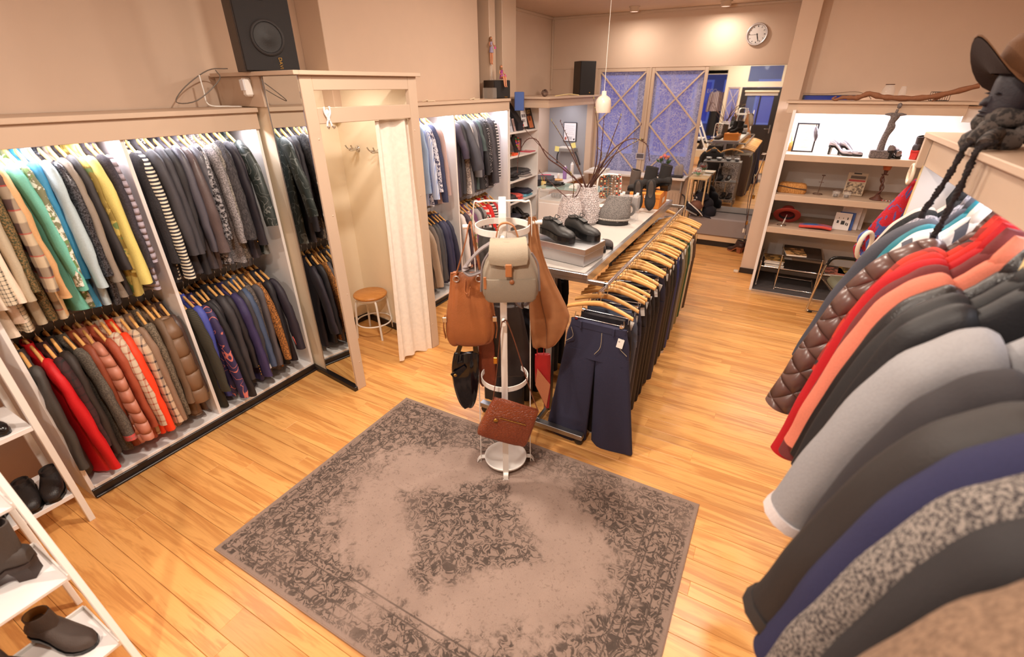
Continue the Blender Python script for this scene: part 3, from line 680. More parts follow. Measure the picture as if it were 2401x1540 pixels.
# small upper ledge joining the wardrobe top with the booth
t = thing('corner_ledge', 'cream ledge box on top of the wardrobe left of the booth', 'ledge', P0, BR)
obj('panel', MB().box(-1.05, -.435, -.02, .0, 2.135, 2.32, .002), CREAM, t); obj('board', MB().box(-1.05, .03, -.05, -.0125, 2.321, 2.345, .002), CREAM, t)
t = thing('motion_sensor', 'white motion sensor under the ledge left of the mirror', 'sensor', P0, BR)
obj('housing', MB().box(-.595, -.535, -.07, -.02, 2.20, 2.31, .012), WHITEM, t); obj('lens', MB().box(-.59, -.54, -.078, -.068, 2.235, 2.30, .006), gloss((222, 222, 226), .3), t)
t = tag(obj('cable_loop', MB().tube(catmull([(-3.53, 2.20, 2.36), (-3.42, 2.14, 2.30), (-3.46, 1.98, 2.18), (-3.62, 1.93, 2.17), (-3.68, 2.05, 2.26), (-3.62, 2.2, 2.36), (-3.5, 2.27, 2.37)], 5), .0035, 6), mat((120, 112, 104), .5)), 'thin grey cable loop hanging off the ledge above the wardrobe', 'cable')
t = tag(obj('cable', MB().tube(catmull([(-3.60, 2.12, 2.33), (-3.58, 2.11, 2.24), (-3.55, 2.1, 2.15), (-3.5, 2.2, 2.137), (-3.4, 2.24, 2.136)], 5), .005, 6), WHITEM), 'white cable running down from the ledge to the wardrobe top', 'cable')
# curtain
t = thing('booth_curtain', 'white fabric curtain drawn to the right side of the booth opening', 'curtain', P0, BR)
R = []
for z in [2.035, 1.9, 1.6, 1.2, .8, .4, .02]:
    q = (2.035-z)/2.02; r = []
    for i in range(61):
        u = i/60; y = .56+.02*q*0+(.325-.02*q)*u - .06*q*(1-u); x = -.052+.019*sin(u*19+.9*sin(u*6)+.3*sin(z*2))*(.6+.5*q) + .016*sin(u*7+z*1.1) + .04*q*u
        r.append((x, y, z + .02*q*sin(u*5)))
    R.append(r)
obj('fabric', MB().loft(R, (False, False), True, False), mat((240, 230, 218), .6, 0, 'plain', bs=30, bump=.4), t)
obj('curtain_rod', MB().tube([(-.055, .086, 2.05), (-.055, .93, 2.05)], .006, 6), STEEL, t)
# stool
t = thing('stool', 'round wooden stool with white metal legs inside the booth', 'stool', (-3.29, 3.03, 0), .3)
obj('seat', MB().lathe([(0, 0), (.155, 0), (.163, .008), (.163, .018), (.155, .026), (0, .026)], 28, (0, 0, .424)), woodmat('stool_seat', (214, 152, 84), (186, 118, 54), (4, 26, 26), .35, False), t)
obj('apron', MB().lathe([(.135, 0), (.14, 0), (.14, .03), (.135, .03)], 24, (0, 0, .394)), WHITEM, t)
for a in range(4):
    an = pi/4+a*pi/2; c, s = cos(an), sin(an)
    obj('leg', MB().tube(catmull([(c*.12, s*.12, .41), (c*.155, s*.155, .36), (c*.17, s*.17, .2), (c*.19, s*.19, .0)], 3), .011, 8), WHITEM, t)
obj('foot_ring', MB().tube([(.172*cos(2*pi*i/28), .172*sin(2*pi*i/28), .15) for i in range(29)], .008, 6), WHITEM, t)
# hooks
def coat_hook(label, M):
    t = thing('coat_hook', label, 'hook'); t.matrix_world = M
    obj('plate', MB().lathe([(0, .012), (.012, .012), (.014, .008), (.024, .006), (.028, 0)], 16).xf(Rx(pi/2)), CHROME, t)
    for dx, dz in ((-.035, .02), (.035, .02), (0, -.01)):
        obj('prong', MB().tube(catmull([(0, -.01, 0), (dx*.6, -.035, dz*.2), (dx, -.075, dz*.5), (dx*1.15, -.095, dz+.02)], 3), [.009]*6+[.007]*4, 7), CHROME, t)
MB0 = Tr(*P0) @ Rz(BR)
coat_hook('chrome triple coat hook in the booth, left of the two', MB0 @ Tr(-.80, .933, 1.76))
coat_hook('chrome triple coat hook in the booth, half hidden by the curtain', MB0 @ Tr(-.50, .933, 1.76))
t = thing('figure_hook', 'white hook shaped like a little man hanging on the booth rail', 'hook', P0, BR)
m = MB().lathe([(0, -.006), (.011, -.005), (.016, 0), (.011, .005), (0, .006)], 14).xf(Tr(.012, .147, 2.108) @ Ry(pi/2) @ Sc(1.15, 1, 1))
m.tube(catmull([(.012, .129, 2.141), (.012, .126, 2.11), (.012, .136, 2.085), (.012, .147, 2.07)], 3), .006, 7).tube(catmull([(.012, .166, 2.141), (.012, .168, 2.11), (.012, .158, 2.085), (.012, .147, 2.07)], 3), .006, 7)
m.tube([(.012, .147, 2.09), (.012, .147, 2.06)], [.013, .011], 8)
for s in (-1, 1): m.tube(catmull([(.012, .147, 2.068), (.012, .147+s*.012, 2.045), (.012, .147+s*.018, 2.022)], 3), .0065, 7)
obj('body', m, gloss((240, 236, 238), .25), t)
for s in (-1, 1): obj('hook_tip', MB().tube(catmull([(.012, .147+s*.018, 2.026), (.03, .147+s*.02, 2.012), (.04, .147+s*.022, 2.026)], 3), .005, 7), CHROME, t)
# loudspeakers
FOAM = mat((30, 26, 26), .8, 0, 'plain', bs=300, var=.2)
def speaker(label, loc, rz, w, d, h, logo=None, cones=True):
    t = thing('loudspeaker', label, 'speaker', loc, rz); obj('cabinet', MB().box(-w/2, w/2, -d/2, d/2, 0, h, .004), mat((52, 42, 36), .5), t)
    obj('grille', MB().box(-w/2+.006, w/2-.006, -d/2-.014, -d/2, .006, h-.006, .006), FOAM, t)
    if cones:
        for (x, z, r) in ((0, h*.26, w*.30), (0, h*.60, w*.15), (0, h*.80, w*.15)):
            obj('driver_ring', MB().lathe([(r*.86, 0), (r, 0), (r, .006), (r*.86, .006)], 24).xf(Tr(x, -d/2-.014, z) @ Rx(pi/2)), mat((36, 31, 31), .7), t)
            obj('driver_cone', MB().lathe([(0, .003), (r*.25, .004), (r*.3, .001), (r*.8, .002)], 24).xf(Tr(x, -d/2-.015, z) @ Rx(pi/2)), mat((26, 23, 23), .6), t)
        obj('badge', MB().lathe([(0, .003), (.016, .002), (.017, 0)], 12).xf(Tr(-w*.2, -d/2-.014, h*.70) @ Rx(pi/2)), mat((90, 84, 80), .4, .6, 'flat'), t)
    return t
t = speaker('large black loudspeaker standing on the booth, cut off by the top edge', (-3.20, 2.37, 2.345), radians(68), .345, .22, .74)
text('DAVI', .03, BRASS, t, Tr(.05, -.126, .05) @ Ry(pi/2) @ Rx(pi/2))

# ================================================================ SECOND WARDROBE, SHELVES AND COUNTER CORNER
wardrobe('white built-in wardrobe behind the booth, with blue shirts and dark tops', -3.16, .49, [3.30, 4.44, 5.60], 2.12, [(-.235, 2.06, .014), (-.235, 1.055, .017)])
gA = 'shirts on the upper rail behind the booth'
row([
 ('light blue shirt nearest the booth curtain', T_((158, 186, 226)), dict(cat='shirt', flare=.06)),
 ('pale blue striped shirt', T_((206, 216, 238), .7, 0, 'stripex', (150, 170, 220), 70), dict(cat='shirt', sl=.66, flare=.1)),
 ('white shirt with small navy flowers', T_((226, 224, 232), .7, 0, 'blotch', (80, 80, 110), 1.6, _c3=(200, 200, 215)), dict(cat='shirt', flare=.07)),
 ('navy dotted shirt with long sleeve', T_((54, 60, 92), .7, 0, 'dots', (86, 92, 124), 2.2), dict(cat='shirt', flare=.12, sl=.66)),
 ('dusty rose frilled blouse behind the navy dotted shirt', T_((188, 160, 156)), dict(cat='blouse', L=.84, sl=.68)),
], 3.86, 4.20, -3.395, 1.945, gA, seed=5, L=.82, th=.028)
gB = 'clothes on the lower rail behind the booth'
row([
 ('beige trouser suit jacket low beside the booth post', T_((178, 160, 142)), dict()),
 ('greige cardigan low behind the booth', T_((120, 112, 108)), dict(cat='cardigan')),
 ('charcoal jacket low behind the booth, near the greige cardigan', T_((72, 72, 76)), dict()),
 ('slate grey jacket low behind the booth', T_((66, 68, 78)), dict()),
 ('dark blue jacket with ribbed placket on the lower rail', T_((52, 54, 82)), dict()),
 ('navy cardigan on the lower rail behind the booth', T_((46, 48, 80)), dict(cat='cardigan')),
 ('midnight blue coat against the divider, lower rail', T_((40, 42, 66)), dict(cat='coat')),
], 3.86, 4.30, -3.395, .935, gB, seed=6, th=.028, L=.76)
gC = 'tops on the upper rail of the second wardrobe'
row([
 ('dark plum short sleeved top right of the white divider', T_((70, 62, 78)), dict(cat='top', sl=.3)),
 ('black pleated short sleeved top', T_((48, 48, 54)), dict(cat='top', sl=.34)),
 ('charcoal tunic with wide elbow sleeve', T_((66, 66, 74)), dict(cat='tunic', sl=.42, flare=.14, r0=.066, r1=.066)),
 ('off white blouse with grey speckles', T_((222, 212, 206), .8, 0, 'tweed', (150, 140, 140), .5), dict(cat='blouse', sl=.5)),
 ('grey prince of wales checked dress top', T_((132, 132, 138), .8, 0, 'check', (96, 98, 108), 60), dict(cat='top', L=.84)),
 ('navy jumper beside the checked top', T_((52, 52, 66)), dict(cat='jumper')),
 ('dark green grey short sleeved blouse', T_((66, 82, 84)), dict(cat='blouse', sl=.28)),
 ('black tunic with flared hem', T_((46, 46, 52)), dict(cat='tunic', wide=.05)),
 ('black and white dotted long blouse', T_((40, 38, 44), .7, 0, 'dots', (222, 216, 220), 1.6), dict(cat='blouse', flare=.05)),
 ('charcoal long cardigan with soft sleeve', T_((72, 70, 78)), dict(cat='cardigan', flare=.12, sl=.66)),
 ('black speckled jumper', T_((46, 44, 50), .9, 0, 'tweed', (70, 68, 74)), dict(cat='jumper')),
 ('black top with white dashes near the far end', T_((44, 42, 50), .7, 0, 'stripez', (206, 204, 210), 30), dict(cat='top', sl=.6)),
 ('pale lilac grey top last on the rail', T_((196, 196, 216)), dict(cat='top', sl=.55, flare=.04)),
], 4.50, 5.40, -3.395, 1.945, gC, seed=7, L=.82, th=.03, hgroup='hangers on the upper rail of the second wardrobe')
gD = 'clothes on the lower rail of the second wardrobe'
row([
 ('white blouse first on the crowded lower rail', T_((226, 220, 218)), dict(cat='blouse')),
 ('aubergine jacket second on the crowded lower rail', T_((78, 66, 78)), dict()),
 ('cream blouse with rose print', T_((222, 206, 190), .7, 0, 'blotch', (190, 130, 120), .9), dict(cat='blouse')),
 ('purple cardigan', T_((110, 66, 104)), dict(cat='cardigan')),
 ('silver grey jumper next to the purple cardigan', T_((170, 164, 168)), dict(cat='jumper')),
 ('black cardigan left of the grey marl top', T_((46, 44, 48)), dict(cat='cardigan')),
 ('grey marl top left of the red ones', T_((156, 150, 152), .9, 0, 'tweed', (120, 116, 118)), dict(cat='top')),
 ('scarlet jumper with white stripes', T_((220, 50, 44), .8, 0, 'stripez', (235, 225, 220), 16), dict(cat='jumper')),
 ('plain tomato red blouse', T_((214, 40, 36)), dict(cat='blouse')),
 ('black and white striped top between the red ones', T_((40, 38, 42), .8, 0, 'stripez', (225, 222, 220), 30), dict(cat='top')),
 ('crimson cardigan last of the red ones', T_((190, 34, 40)), dict(cat='cardigan')),
 ('pale grey cardigan right of the red ones', T_((186, 182, 186)), dict(cat='cardigan')),
], 4.52, 5.42, -3.395, .935, gD, seed=8, th=.03, L=.74)

t = thing('open_shelf_unit', 'white open shelf unit with folded clothes and leaflets beside the second wardrobe', 'shelf', (-3.16, 5.64, 0))
for y in (0, .84): obj('side_panel', MB().box(-.42, 0, y-.012, y+.012, 0, 2.0, .002), WHITE, t)
obj('back_panel', MB().box(-.43, -.42, .012, .828, 0, 2.0, 0), WHITE, t)
for z in (.10, .48, .79, 1.08, 1.40, 1.70): obj('shelf_board', MB().box(-.42, -.004, .012, .828, z, z+.022, .002), WHITE, t)
def slab(name, label, cat, x, y, z, sx, sy, h, m, rz=0, tilt=0, group=None, edge=None, pages=None):
    t = thing(name, label, cat, (x, y, z), 0, group, rot=(tilt, 0, rz))
    obj('cover', MB().box(-sx/2, sx/2, -.0015 if pages else -h/2, .0 if pages else h/2, 0, sy, .0008), m, t) if tilt else obj('cover', MB().box(-sx/2, sx/2, -sy/2, sy/2, h-.002 if pages else 0, h, .0008), m, t)
    if pages: obj('pages', MB().box(-sx/2+.002, sx/2-.002, -sy/2+.002, sy/2-.002, 0, h-.0022, .0005) if not tilt else MB().box(-sx/2+.002, sx/2-.002, .0002, h, .002, sy-.002, .0005), pages, t)
    return t
PAGE = paint((232, 226, 216), .8)
def fold_stack(y, z, cols, label0, group, depth=.30, w=.26, cat='clothes'):
    for i, (c, nm, h) in enumerate(cols):
        rnd = random.Random(int(y*100)+i); R = []; W2 = w*rnd.uniform(.9, 1.03)
        for q, k in ((0, .9), (.15, 1.0), (.5, 1.03), (.85, 1.0), (1, .88)):
            R.append([(depth/2*k*sg(cos(2*pi*j/20), .45), W2/2*k*sg(sin(2*pi*j/20), .45), h*q*(1+.12*sin(j*1.7+i))) for j in range(20)])
        t = thing('folded_top', nm, cat, (-3.35+rnd.uniform(0, .03), y, z), rnd.uniform(-.1, .1), group); obj('fabric', MB().loft(R), mat(c), t)
        obj('fold', MB().tube([(depth/2*.98, -W2/2*.8, h*.3), (depth/2*1.0, W2/2*.8, h*.32)], h*.24, 6), mat(c), t); z += h*1.02
gf = 'folded clothes on the open shelves'
fold_stack(5.86, 1.102, [((46, 44, 46), 'black folded jumper at the bottom of its pile on the third shelf', .05), ((40, 38, 42), 'black folded jacket lying loosely on the third shelf', .07)], '', gf)
fold_stack(6.22, 1.102, [((150, 142, 140), 'pale grey folded cardigan lowest in the right pile on the third shelf', .03), ((92, 88, 92), 'mid grey folded jumper on the third shelf', .03), ((66, 64, 66), 'dark grey folded jumper topmost on the third shelf', .035)], '', gf)
fold_stack(5.80, .812, [((58, 54, 58), 'dark grey folded top at the left of the fourth shelf', .08)], '', gf)
fold_stack(6.0, .812, [((236, 92, 84), 'coral red folded top on the fourth shelf', .035), ((226, 100, 92), 'lighter coral folded top over the coral red one', .03)], '', gf, w=.2)
fold_stack(6.28, .812, [((110, 176, 200), 'light blue folded top at the right of the fourth shelf', .04), ((44, 46, 66), 'navy folded jumper topmost on the fourth shelf', .05)], '', gf)
fold_stack(5.9, .502, [((70, 68, 76), 'grey folded trousers on the fifth shelf', .05), ((52, 52, 64), 'dark blue folded trousers on the fifth shelf', .04)], '', gf, w=.34)
# printed things on the top shelf
def card(label, y, z, w, h, c, x=-3.25, tilt=.25, rz=0, art=None, name='leaflet', cat='leaflet', grp='leaflets and magazines on the top shelf'):
    t = thing(name, label, cat, (x, y, z), 0, grp, rot=(0, -tilt, rz)); obj('sheet', MB().box(-.003, 0, -w/2, w/2, 0, h, .0005), paint(c, .5), t)
    for (a, b, cc, dd, col) in art or []: obj('printed_area', MB().box(0, .0012, -w/2+a*w, -w/2+b*w, cc*h, dd*h, 0), paint(col, .5), t)
    return t
t = card('black fashion magazine with orange portrait and gold letters on the top shelf', 6.36, 1.725, .20, .27, (30, 24, 24), -3.2, .3, 0, [(.2, .8, .05, .62, (206, 120, 70)), (.3, .6, .4, .75, (90, 50, 40))], 'magazine', 'magazine')
text('UST', .075, gloss((220, 190, 130)), t, Tr(.001, .0, .22) @ Rz(pi/2) @ Rx(pi/2))
t = thing('magazine_box', 'black slanted magazine holder on the top shelf', 'magazine holder', (-3.30, 6.02, 1.722))
obj('box', MB().prism([(-.10, 0), (.10, 0), (.10, .10), (-.10, .34)], .14, 'xz', -.07), mat((34, 32, 36), .5), t)
card('white card with rows of small dark shoes standing in the magazine holder', 6.19, 1.76, .15, .24, (232, 230, 232), -3.22, .2, 0, [(.15, .35, .5, .66, (60, 60, 70)), (.45, .6, .5, .66, (60, 60, 70)), (.7, .85, .5, .66, (60, 60, 70)), (.15, .35, .25, .4, (50, 50, 60)), (.5, .62, .25, .4, (50, 50, 60)), (.12, .25, .05, .15, (220, 60, 50))])
for i, (y, nm, c) in enumerate(((5.70, 'pale leaflet nearest the wardrobe on the top shelf', (206, 190, 186)), (5.78, 'white and blue leaflet on the top shelf', (196, 200, 214)), (5.87, 'leaflet with reddish photo on the top shelf', (190, 160, 156)))):
    card(nm, y, 1.724, .08, .2-.02*i, c, -3.2, .25, .1*i, [(.1, .9, .4, .9, tuple(int(v*.75) for v in c))])
t = thing('blue_shopping_bag', 'blue paper bag standing on top beside the wardrobe end', 'bag', (-3.2, 5.98, 1.97), .4); obj('bag', MB().box(-.06, .06, -.05, .05, .0, .22, .006), paint((70, 100, 170), .5), t); obj('handle', MB().tube(catmull([(0, -.02, .17), (0, -.015, .2), (0, .015, .2), (0, .02, .17)], 3), .003, 5), paint((60, 80, 140)), t)
# necklace bust and trinkets on the second shelf
t = thing('necklace_bust', 'black necklace bust with a colourful bead necklace', 'jewellery stand', (-3.28, 6.02, 1.422), .2)
obj('bust', MB().prism([(-.05, 0), (.05, 0), (.06, .10), (.11, .19), (.10, .22), (.03, .23), (.025, .27), (-.025, .27), (-.03, .23), (-.10, .22), (-.11, .19), (-.06, .10)], .03, 'yz', 0).xf(Ry(-.2)), mat((38, 34, 36), .8), t)
for i in range(17):
    a = pi*1.0*i/16; c = [(220, 60, 50), (60, 160, 80), (230, 150, 50), (120, 60, 170), (230, 90, 130)][i % 5]
    obj('bead', MB().lathe([(0, -.011), (.009, -.006), (.011, 0), (.009, .006), (0, .011)], 8).xf(Tr(.02+.01*sin(a), .055*cos(a), .20-.11*sin(a))), gloss(c, .3), t)
t = thing('picture_frame', 'small dark frame with pinkish picture on the second shelf', 'picture frame', (-3.36, 6.26, 1.424)); obj('frame', MB().box(-.01, .01, -.07, -.055, 0, .17, .002).box(-.01, .01, .055, .07, 0, .17, .002).box(-.01, .01, -.055, .055, 0, .015, .002).box(-.01, .01, -.055, .055, .155, .17, .002), mat((54, 36, 34), .5), t); obj('picture', MB().box(-.006, .0, -.055, .055, .015, .155, 0), paint((186, 120, 110)), t)
slab('tray', 'flat pink red tray on the second shelf', 'tray', -3.25, 6.33, 1.422, .16, .18, .012, gloss((206, 60, 80)))
slab('purse', 'small orange purse on the second shelf', 'purse', -3.24, 5.87, 1.422, .10, .12, .03, gloss((240, 96, 50), .4))
t = thing('trinket_dish', 'gold trinket dish with a small dark ornament on the second shelf', 'dish', (-3.25, 5.73, 1.422)); obj('dish', MB().lathe([(0, .0), (.05, 0), (.07, .04), (.064, .04), (.045, .008)], 18), BRASS, t); obj('ornament', MB().lathe([(0, .03), (.02, .04), (.012, .07), (.018, .09), (0, .11)], 10), BLACKG, t)
# shoes on the bottom shelf behind the bag stand
for i, (y, nm) in enumerate(((5.82, 'dark pump with red heel on the low shelf, left'), (5.92, 'dark pump with red heel on the low shelf, second from left'), (6.12, 'black pump on the low shelf, third from left'), (6.22, 'black pump on the low shelf, right'))):
    shoe('pump', nm, 'shoe', (-3.27, y, .132+.38), 0, LBK, 'pumps on the low shelf', shaft=0, heel=.06, L=.23, W=.075, sole=gloss((120, 30, 34)) if i < 2 else BLACKG)
# things on top of the second wardrobe
t = speaker('small dark loudspeaker on top of the second wardrobe with two dolls', (-3.34, 5.64, 2.122), radians(62), .24, .24, .20, cones=False); obj('badge', MB().box(.03, .07, -.138, -.134, .012, .02, 0), BRASS, t)
SKIN = mat((206, 140, 104), .5, 0, 'flat'); PINK = gloss((196, 60, 140), .4); HAIR = mat((120, 84, 60), .8, 0, 'fur', (150, 110, 70))
def doll(label, loc, rz, sit, dress, dmat):
    t = thing('doll', label, 'doll', loc, rz); zc = .0 if sit else .145; k = .29/.29
    hip = Vector((0, 0, zc+.01))
    m = MB().tube(catmull([hip+Vector((0, 0, -.012)), hip+Vector((0, 0, .015)), hip+Vector((0, 0, .045)), hip+Vector((0, 0, .075)), hip+Vector((0, 0, .088)), hip+Vector((0, 0, .10))], 2), [.014, .019, .018, .013, .011, .014, .018, .019, .012, .006, .006], 10, True, .75, (1, 0, 0))
    m.lathe([(0, -.019), (.011, -.012), (.015, 0), (.014, .010), (0, .019)], 10, tuple(hip+Vector((0, 0, .118))))
    m.tube([hip+Vector((0, -.013, .116)), hip+Vector((0, -.018, .113))], [.004, .001], 6)
    for s in (-1, 1):
        m.tube(catmull([hip+Vector((s*.017, 0, .083)), hip+Vector((s*.028, -.006, .055)), hip+Vector((s*.026, -.03, .035)), hip+Vector((s*.024, -.055, .045))], 3), [.006]*6+[.005, .0045, .004, .005], 7)
        L_ = [hip+Vector((s*.010, 0, 0)), hip+Vector((s*.013, -.07, .008)), hip+Vector((s*.012, -.085, -.04)), hip+Vector((s*.011, -.095, -.085)), hip+Vector((s*.011, -.11, -.095))] if sit else [hip+Vector((s*.010, 0, 0)), hip+Vector((s*.012, -.004, -.075)), hip+Vector((s*.010, .0, -.14)), hip+Vector((s*.01, -.016, -.152))]
        P = catmull(L_, 3); m.tube(P, [.0125-.007*i/(len(P)-1) for i in range(len(P))], 8)
    obj('body', m, SKIN, t)
    obj('hair', MB().lathe([(0, .022), (.014, .016), (.019, 0), (.018, -.03), (.012, -.045)], 10, tuple(hip+Vector((0, .006, .118)))), HAIR, t)
    obj('dress', MB().lathe([(.020, .085), (.016, .06), (.017, .045), (.023, .01), (.027 if sit else .03, -.03 if not sit else -.008)], 12, tuple(hip)), dmat, t)
    obj('handbag', MB().box(-.012, .012, -.005, .005, -.012, .008, .002).tube(catmull([(-.008, 0, .008), (0, 0, .03), (.008, 0, .008)], 3), .0015, 5).xf(Tr(*(hip+Vector((.025, -.052, .02))))), PINK, t)
doll('doll in silvery top with pink handbag, standing highest', (-3.42, 5.66, 2.325+.17), radians(60), False, 1, gloss((150, 140, 170), .4))
t = tag(obj('doll_stand', MB().lathe([(0, 0), (.05, 0), (.05, .006), (.006, .01), (.005, .17), (.02, .172), (0, .175)], 16, (-3.42, 5.66, 2.322)), glassmat()), 'clear stand holding up the silvery doll on the small speaker', 'stand')
doll('doll in purple and pink dress sitting on the edge of the small speaker', (-3.245, 5.60, 2.335), radians(60), True, 1, gloss((150, 50, 130), .4))
t = tag(obj('glass_block', MB().box(-3.36, -3.22, 5.34, 5.44, 2.122, 2.24, .004), glassmat((255, 245, 235), .05, .12)), 'clear acrylic block left of the small speaker on the second wardrobe', 'box')
for x, y, nm in ((-3.2, 3.98, 'beige cable clip on the second wardrobe top near the booth'), (-3.16, 4.75, 'beige coiled cord on the second wardrobe top')):
    tag(obj('cord', MB().tube(catmull([(x, y, 2.127), (x+.03, y+.05, 2.14), (x-.02, y+.1, 2.127), (x, y+.2, 2.127)], 4), .006, 6), mat((214, 196, 170), .6)), nm, 'cord')
# soffit shelf and nook
t = thing('corner_soffit', 'cream boxed shelf wrapping the far left corner with small speaker on top', 'shelf', (-2.85, 6.12, 2.0))
obj('fascia', MB().box(-.9, 0, 0, .02, .0, .105, .002).box(-.02, 0, .02, 1.95, 0, .105, .002), CREAM, t); obj('board', MB().box(-.92, .035, -.035, 2.06, .105, .13, .002), CREAM, t)
t = speaker('black bookshelf loudspeaker on the corner shelf left of the lattice windows', (-2.99, 7.72, 2.13), radians(46), .26, .24, .46, cones=False); obj('badge', MB().box(.03, .05, -.138, -.133, .025, .04, .001), BRASS, t)
t = thing('wicker_ball', 'small silvery wicker ball on the corner shelf', 'ornament', (-2.93, 6.18, 2.13)); 
m = MB()
for i in range(9):
    M = Tr(0, 0, .045) @ Rz(i*1.3) @ Rx(i*.7+.3); m.join(MB().tube([M @ Vector((.042*cos(a*pi/8), .042*sin(a*pi/8), 0)) for a in range(17)], .004, 5))
obj('strands', m, mat((120, 96, 84), .4, .4, 'flat'), t)
tag(obj('cord', MB().tube(catmull([(-2.9, 6.45, 2.135), (-2.86, 6.7, 2.15), (-2.88, 6.95, 2.15), (-2.86, 7.2, 2.135)], 4), .007, 6), mat((226, 206, 150), .6)), 'yellowish cord on the corner shelf beside the wicker ball', 'cord')
t = thing('pendant_lamp', 'glossy cream bell shaped pendant lamp hanging before the lattice window', 'lamp', (-2.06, 6.0, 1.965))
obj('shade', MB().lathe([(.092, 0), (.095, .01), (.095, .10), (.088, .14), (.068, .168), (.038, .185), (.03, .19), (.028, .235), (.0, .236)], 28).lathe([(.088, .0), (.09, .1), (.06, .16)], 28), gloss((240, 222, 208), .2), t)
obj('cord', MB().tube([(0, 0, .235), (0, 0, ZC-1.965)], .003, 6), WHITEM, t); obj('bulb', MB().lathe([(0, .03), (.03, .05), (.03, .08), (.014, .12)], 14), WHITEM, t)
# counter with desk things
WC = paint((226, 220, 214), .5)
t = thing('counter', 'white counter along the wall in the far left corner', 'counter', (-3.0, 6.55, 0))
obj('worktop', MB().box(-.76, 0, .0, 1.5, .84, .87, .003), WC, t); obj('side_panel', MB().box(-.70, -.02, .02, .05, 0, .84, .002), WC, t); obj('front_panel', MB().box(-.06, -.03, .05, 1.5, 0, .84, .002), paint((150, 100, 60), .6), t)
t = thing('display_cabinet', 'white display cabinet with glass top between counter and table', 'cabinet', (-2.92, 6.02, 0))
obj('body', MB().box(0, .86, 0, .45, .0, .84, .003), WC, t); obj('drawer_front', MB().box(.02, .84, -.012, 0, .45, .80, .003), WHITE, t); obj('drawer_front', MB().box(.02, .84, -.012, 0, .08, .43, .003), WHITE, t); obj('glass_top', MB().box(-.01, .87, -.01, .46, 1.0, 1.008, .001), glassmat((190, 235, 225), .03, .35), t)
obj('glass_side', MB().box(.005, .855, .0, .005, .84, 1.0, 0), glassmat(), t)
for x in (0, .84): obj('corner_strip', MB().box(x, x+.02, 0, .02, .84, 1.0, .002), WC, t)
for i, (x, c) in enumerate(((-2.72, 'left'), (-2.45, 'right'))):
    t = thing('bracelet_stand', 'bracelets on a dark roll inside the glass cabinet, %s one' % c, 'jewellery', (x, 6.2, .842)); obj('roll', MB().tube([(-.07, 0, .035), (.07, 0, .035)], .03, 12), mat((70, 62, 56), .8), t)
    for k in range(5): obj('bracelet', MB().tube([(-.05+.025*k, .034*cos(a*pi/8), .035+.034*sin(a*pi/8)) for a in range(17)], .004, 5), ALU, t)
t = thing('necklace_tray', 'heap of dark chain necklaces lying on the glass cabinet', 'jewellery', (-2.75, 6.2, 1.009)); m = MB(); rnd = random.Random(5)
for k in range(7): m.tube(catmull([(rnd.uniform(-.13, .13), rnd.uniform(-.08, .08), rnd.uniform(.008, .05)) for _ in range(6)], 4), .008, 5)
obj('chains', m, mat((60, 52, 46), .4, .5, 'flat'), t)
slab('paper_stack', 'stack of white papers on the glass cabinet', 'paper', -2.35, 6.24, 1.009, .3, .25, .03, PAGE)
t = thing('label_printer', 'black cash printer on the counter in the corner', 'printer', (-3.28, 6.86, .871), .3); obj('case', MB().box(-.2, .2, -.16, .16, 0, .09, .01), mat((34, 32, 36), .5), t); obj('lid', MB().box(-.19, .19, -.15, .15, .09, .12, .01, Rx(.05)), mat((48, 46, 52), .45), t); obj('slot', MB().box(.2, .204, -.1, .1, .03, .06, .001), BLACKG, t)
t = thing('laptop', 'dark laptop screen leaning in the counter corner', 'laptop', (-3.5, 6.8, .872), radians(60)); obj('screen', MB().box(-.16, .16, 0, .01, .0, .22, .003, Rx(-.4)), mat((50, 50, 56), .4), t); obj('keyboard', MB().box(-.16, .16, -.22, 0, 0, .014, .003), mat((60, 60, 64), .4), t)
for (x, y, r, h, c, nm) in ((-3.16, 7.52, .032, .20, (168, 130, 196), 'purple spray bottle on the counter by the far wall'), (-3.09, 7.66, .028, .24, (240, 236, 234), 'tall white bottle on the counter by the far wall'), (-3.22, 7.4, .022, .10, (238, 232, 226), 'small white bottle left of the purple one'), (-3.12, 6.62, .04, .10, (226, 200, 130), 'yellow pen cup on the counter edge')):
    t = thing('bottle' if h > .1 or r < .03 else 'pen_cup', nm, 'bottle' if 'cup' not in nm else 'cup', (x, y, .871)); obj('body', MB().lathe([(0, 0), (r, 0), (r, h*.9), (r*.8, h*.97), (0, h*.97)] if 'cup' not in nm else [(0, 0), (r*.9, 0), (r, h), (r*.92, h), (r*.8, .01), (0, .01)], 16), gloss(c, .35), t)
    if 'cup' in nm:
        for k in range(3): obj('pen', MB().tube([(0, .01*k, .02), (.03*k-.03, .03*k-.02, .17)], .004, 5), gloss([(230, 210, 40), (240, 140, 40), (60, 60, 60)][k]), t)
    else: obj('cap', MB().lathe([(r*.5, h*.97), (r*.5, h*1.06), (0, h*1.06)], 12), WHITEM, t)
t = thing('paper_pack', 'bright pink packet on the counter', 'packet', (-3.38, 7.25, .871), .5); obj('pack', MB().box(-.10, .10, -.06, .06, 0, .09, .02), gloss((232, 70, 110), .4), t); obj('white_stripe', MB().box(-.04, .04, -.0605, -.0601, .02, .07, 0), WHITEM, t)
t = thing('wooden_board', 'oval wooden board on the counter', 'board', (-3.2, 7.3, .885), .4); obj('board', MB().lathe([(0, 0), (.1, 0), (.1, .014), (0, .014)], 20).xf(Sc(1, .6, 1)), HW, t)
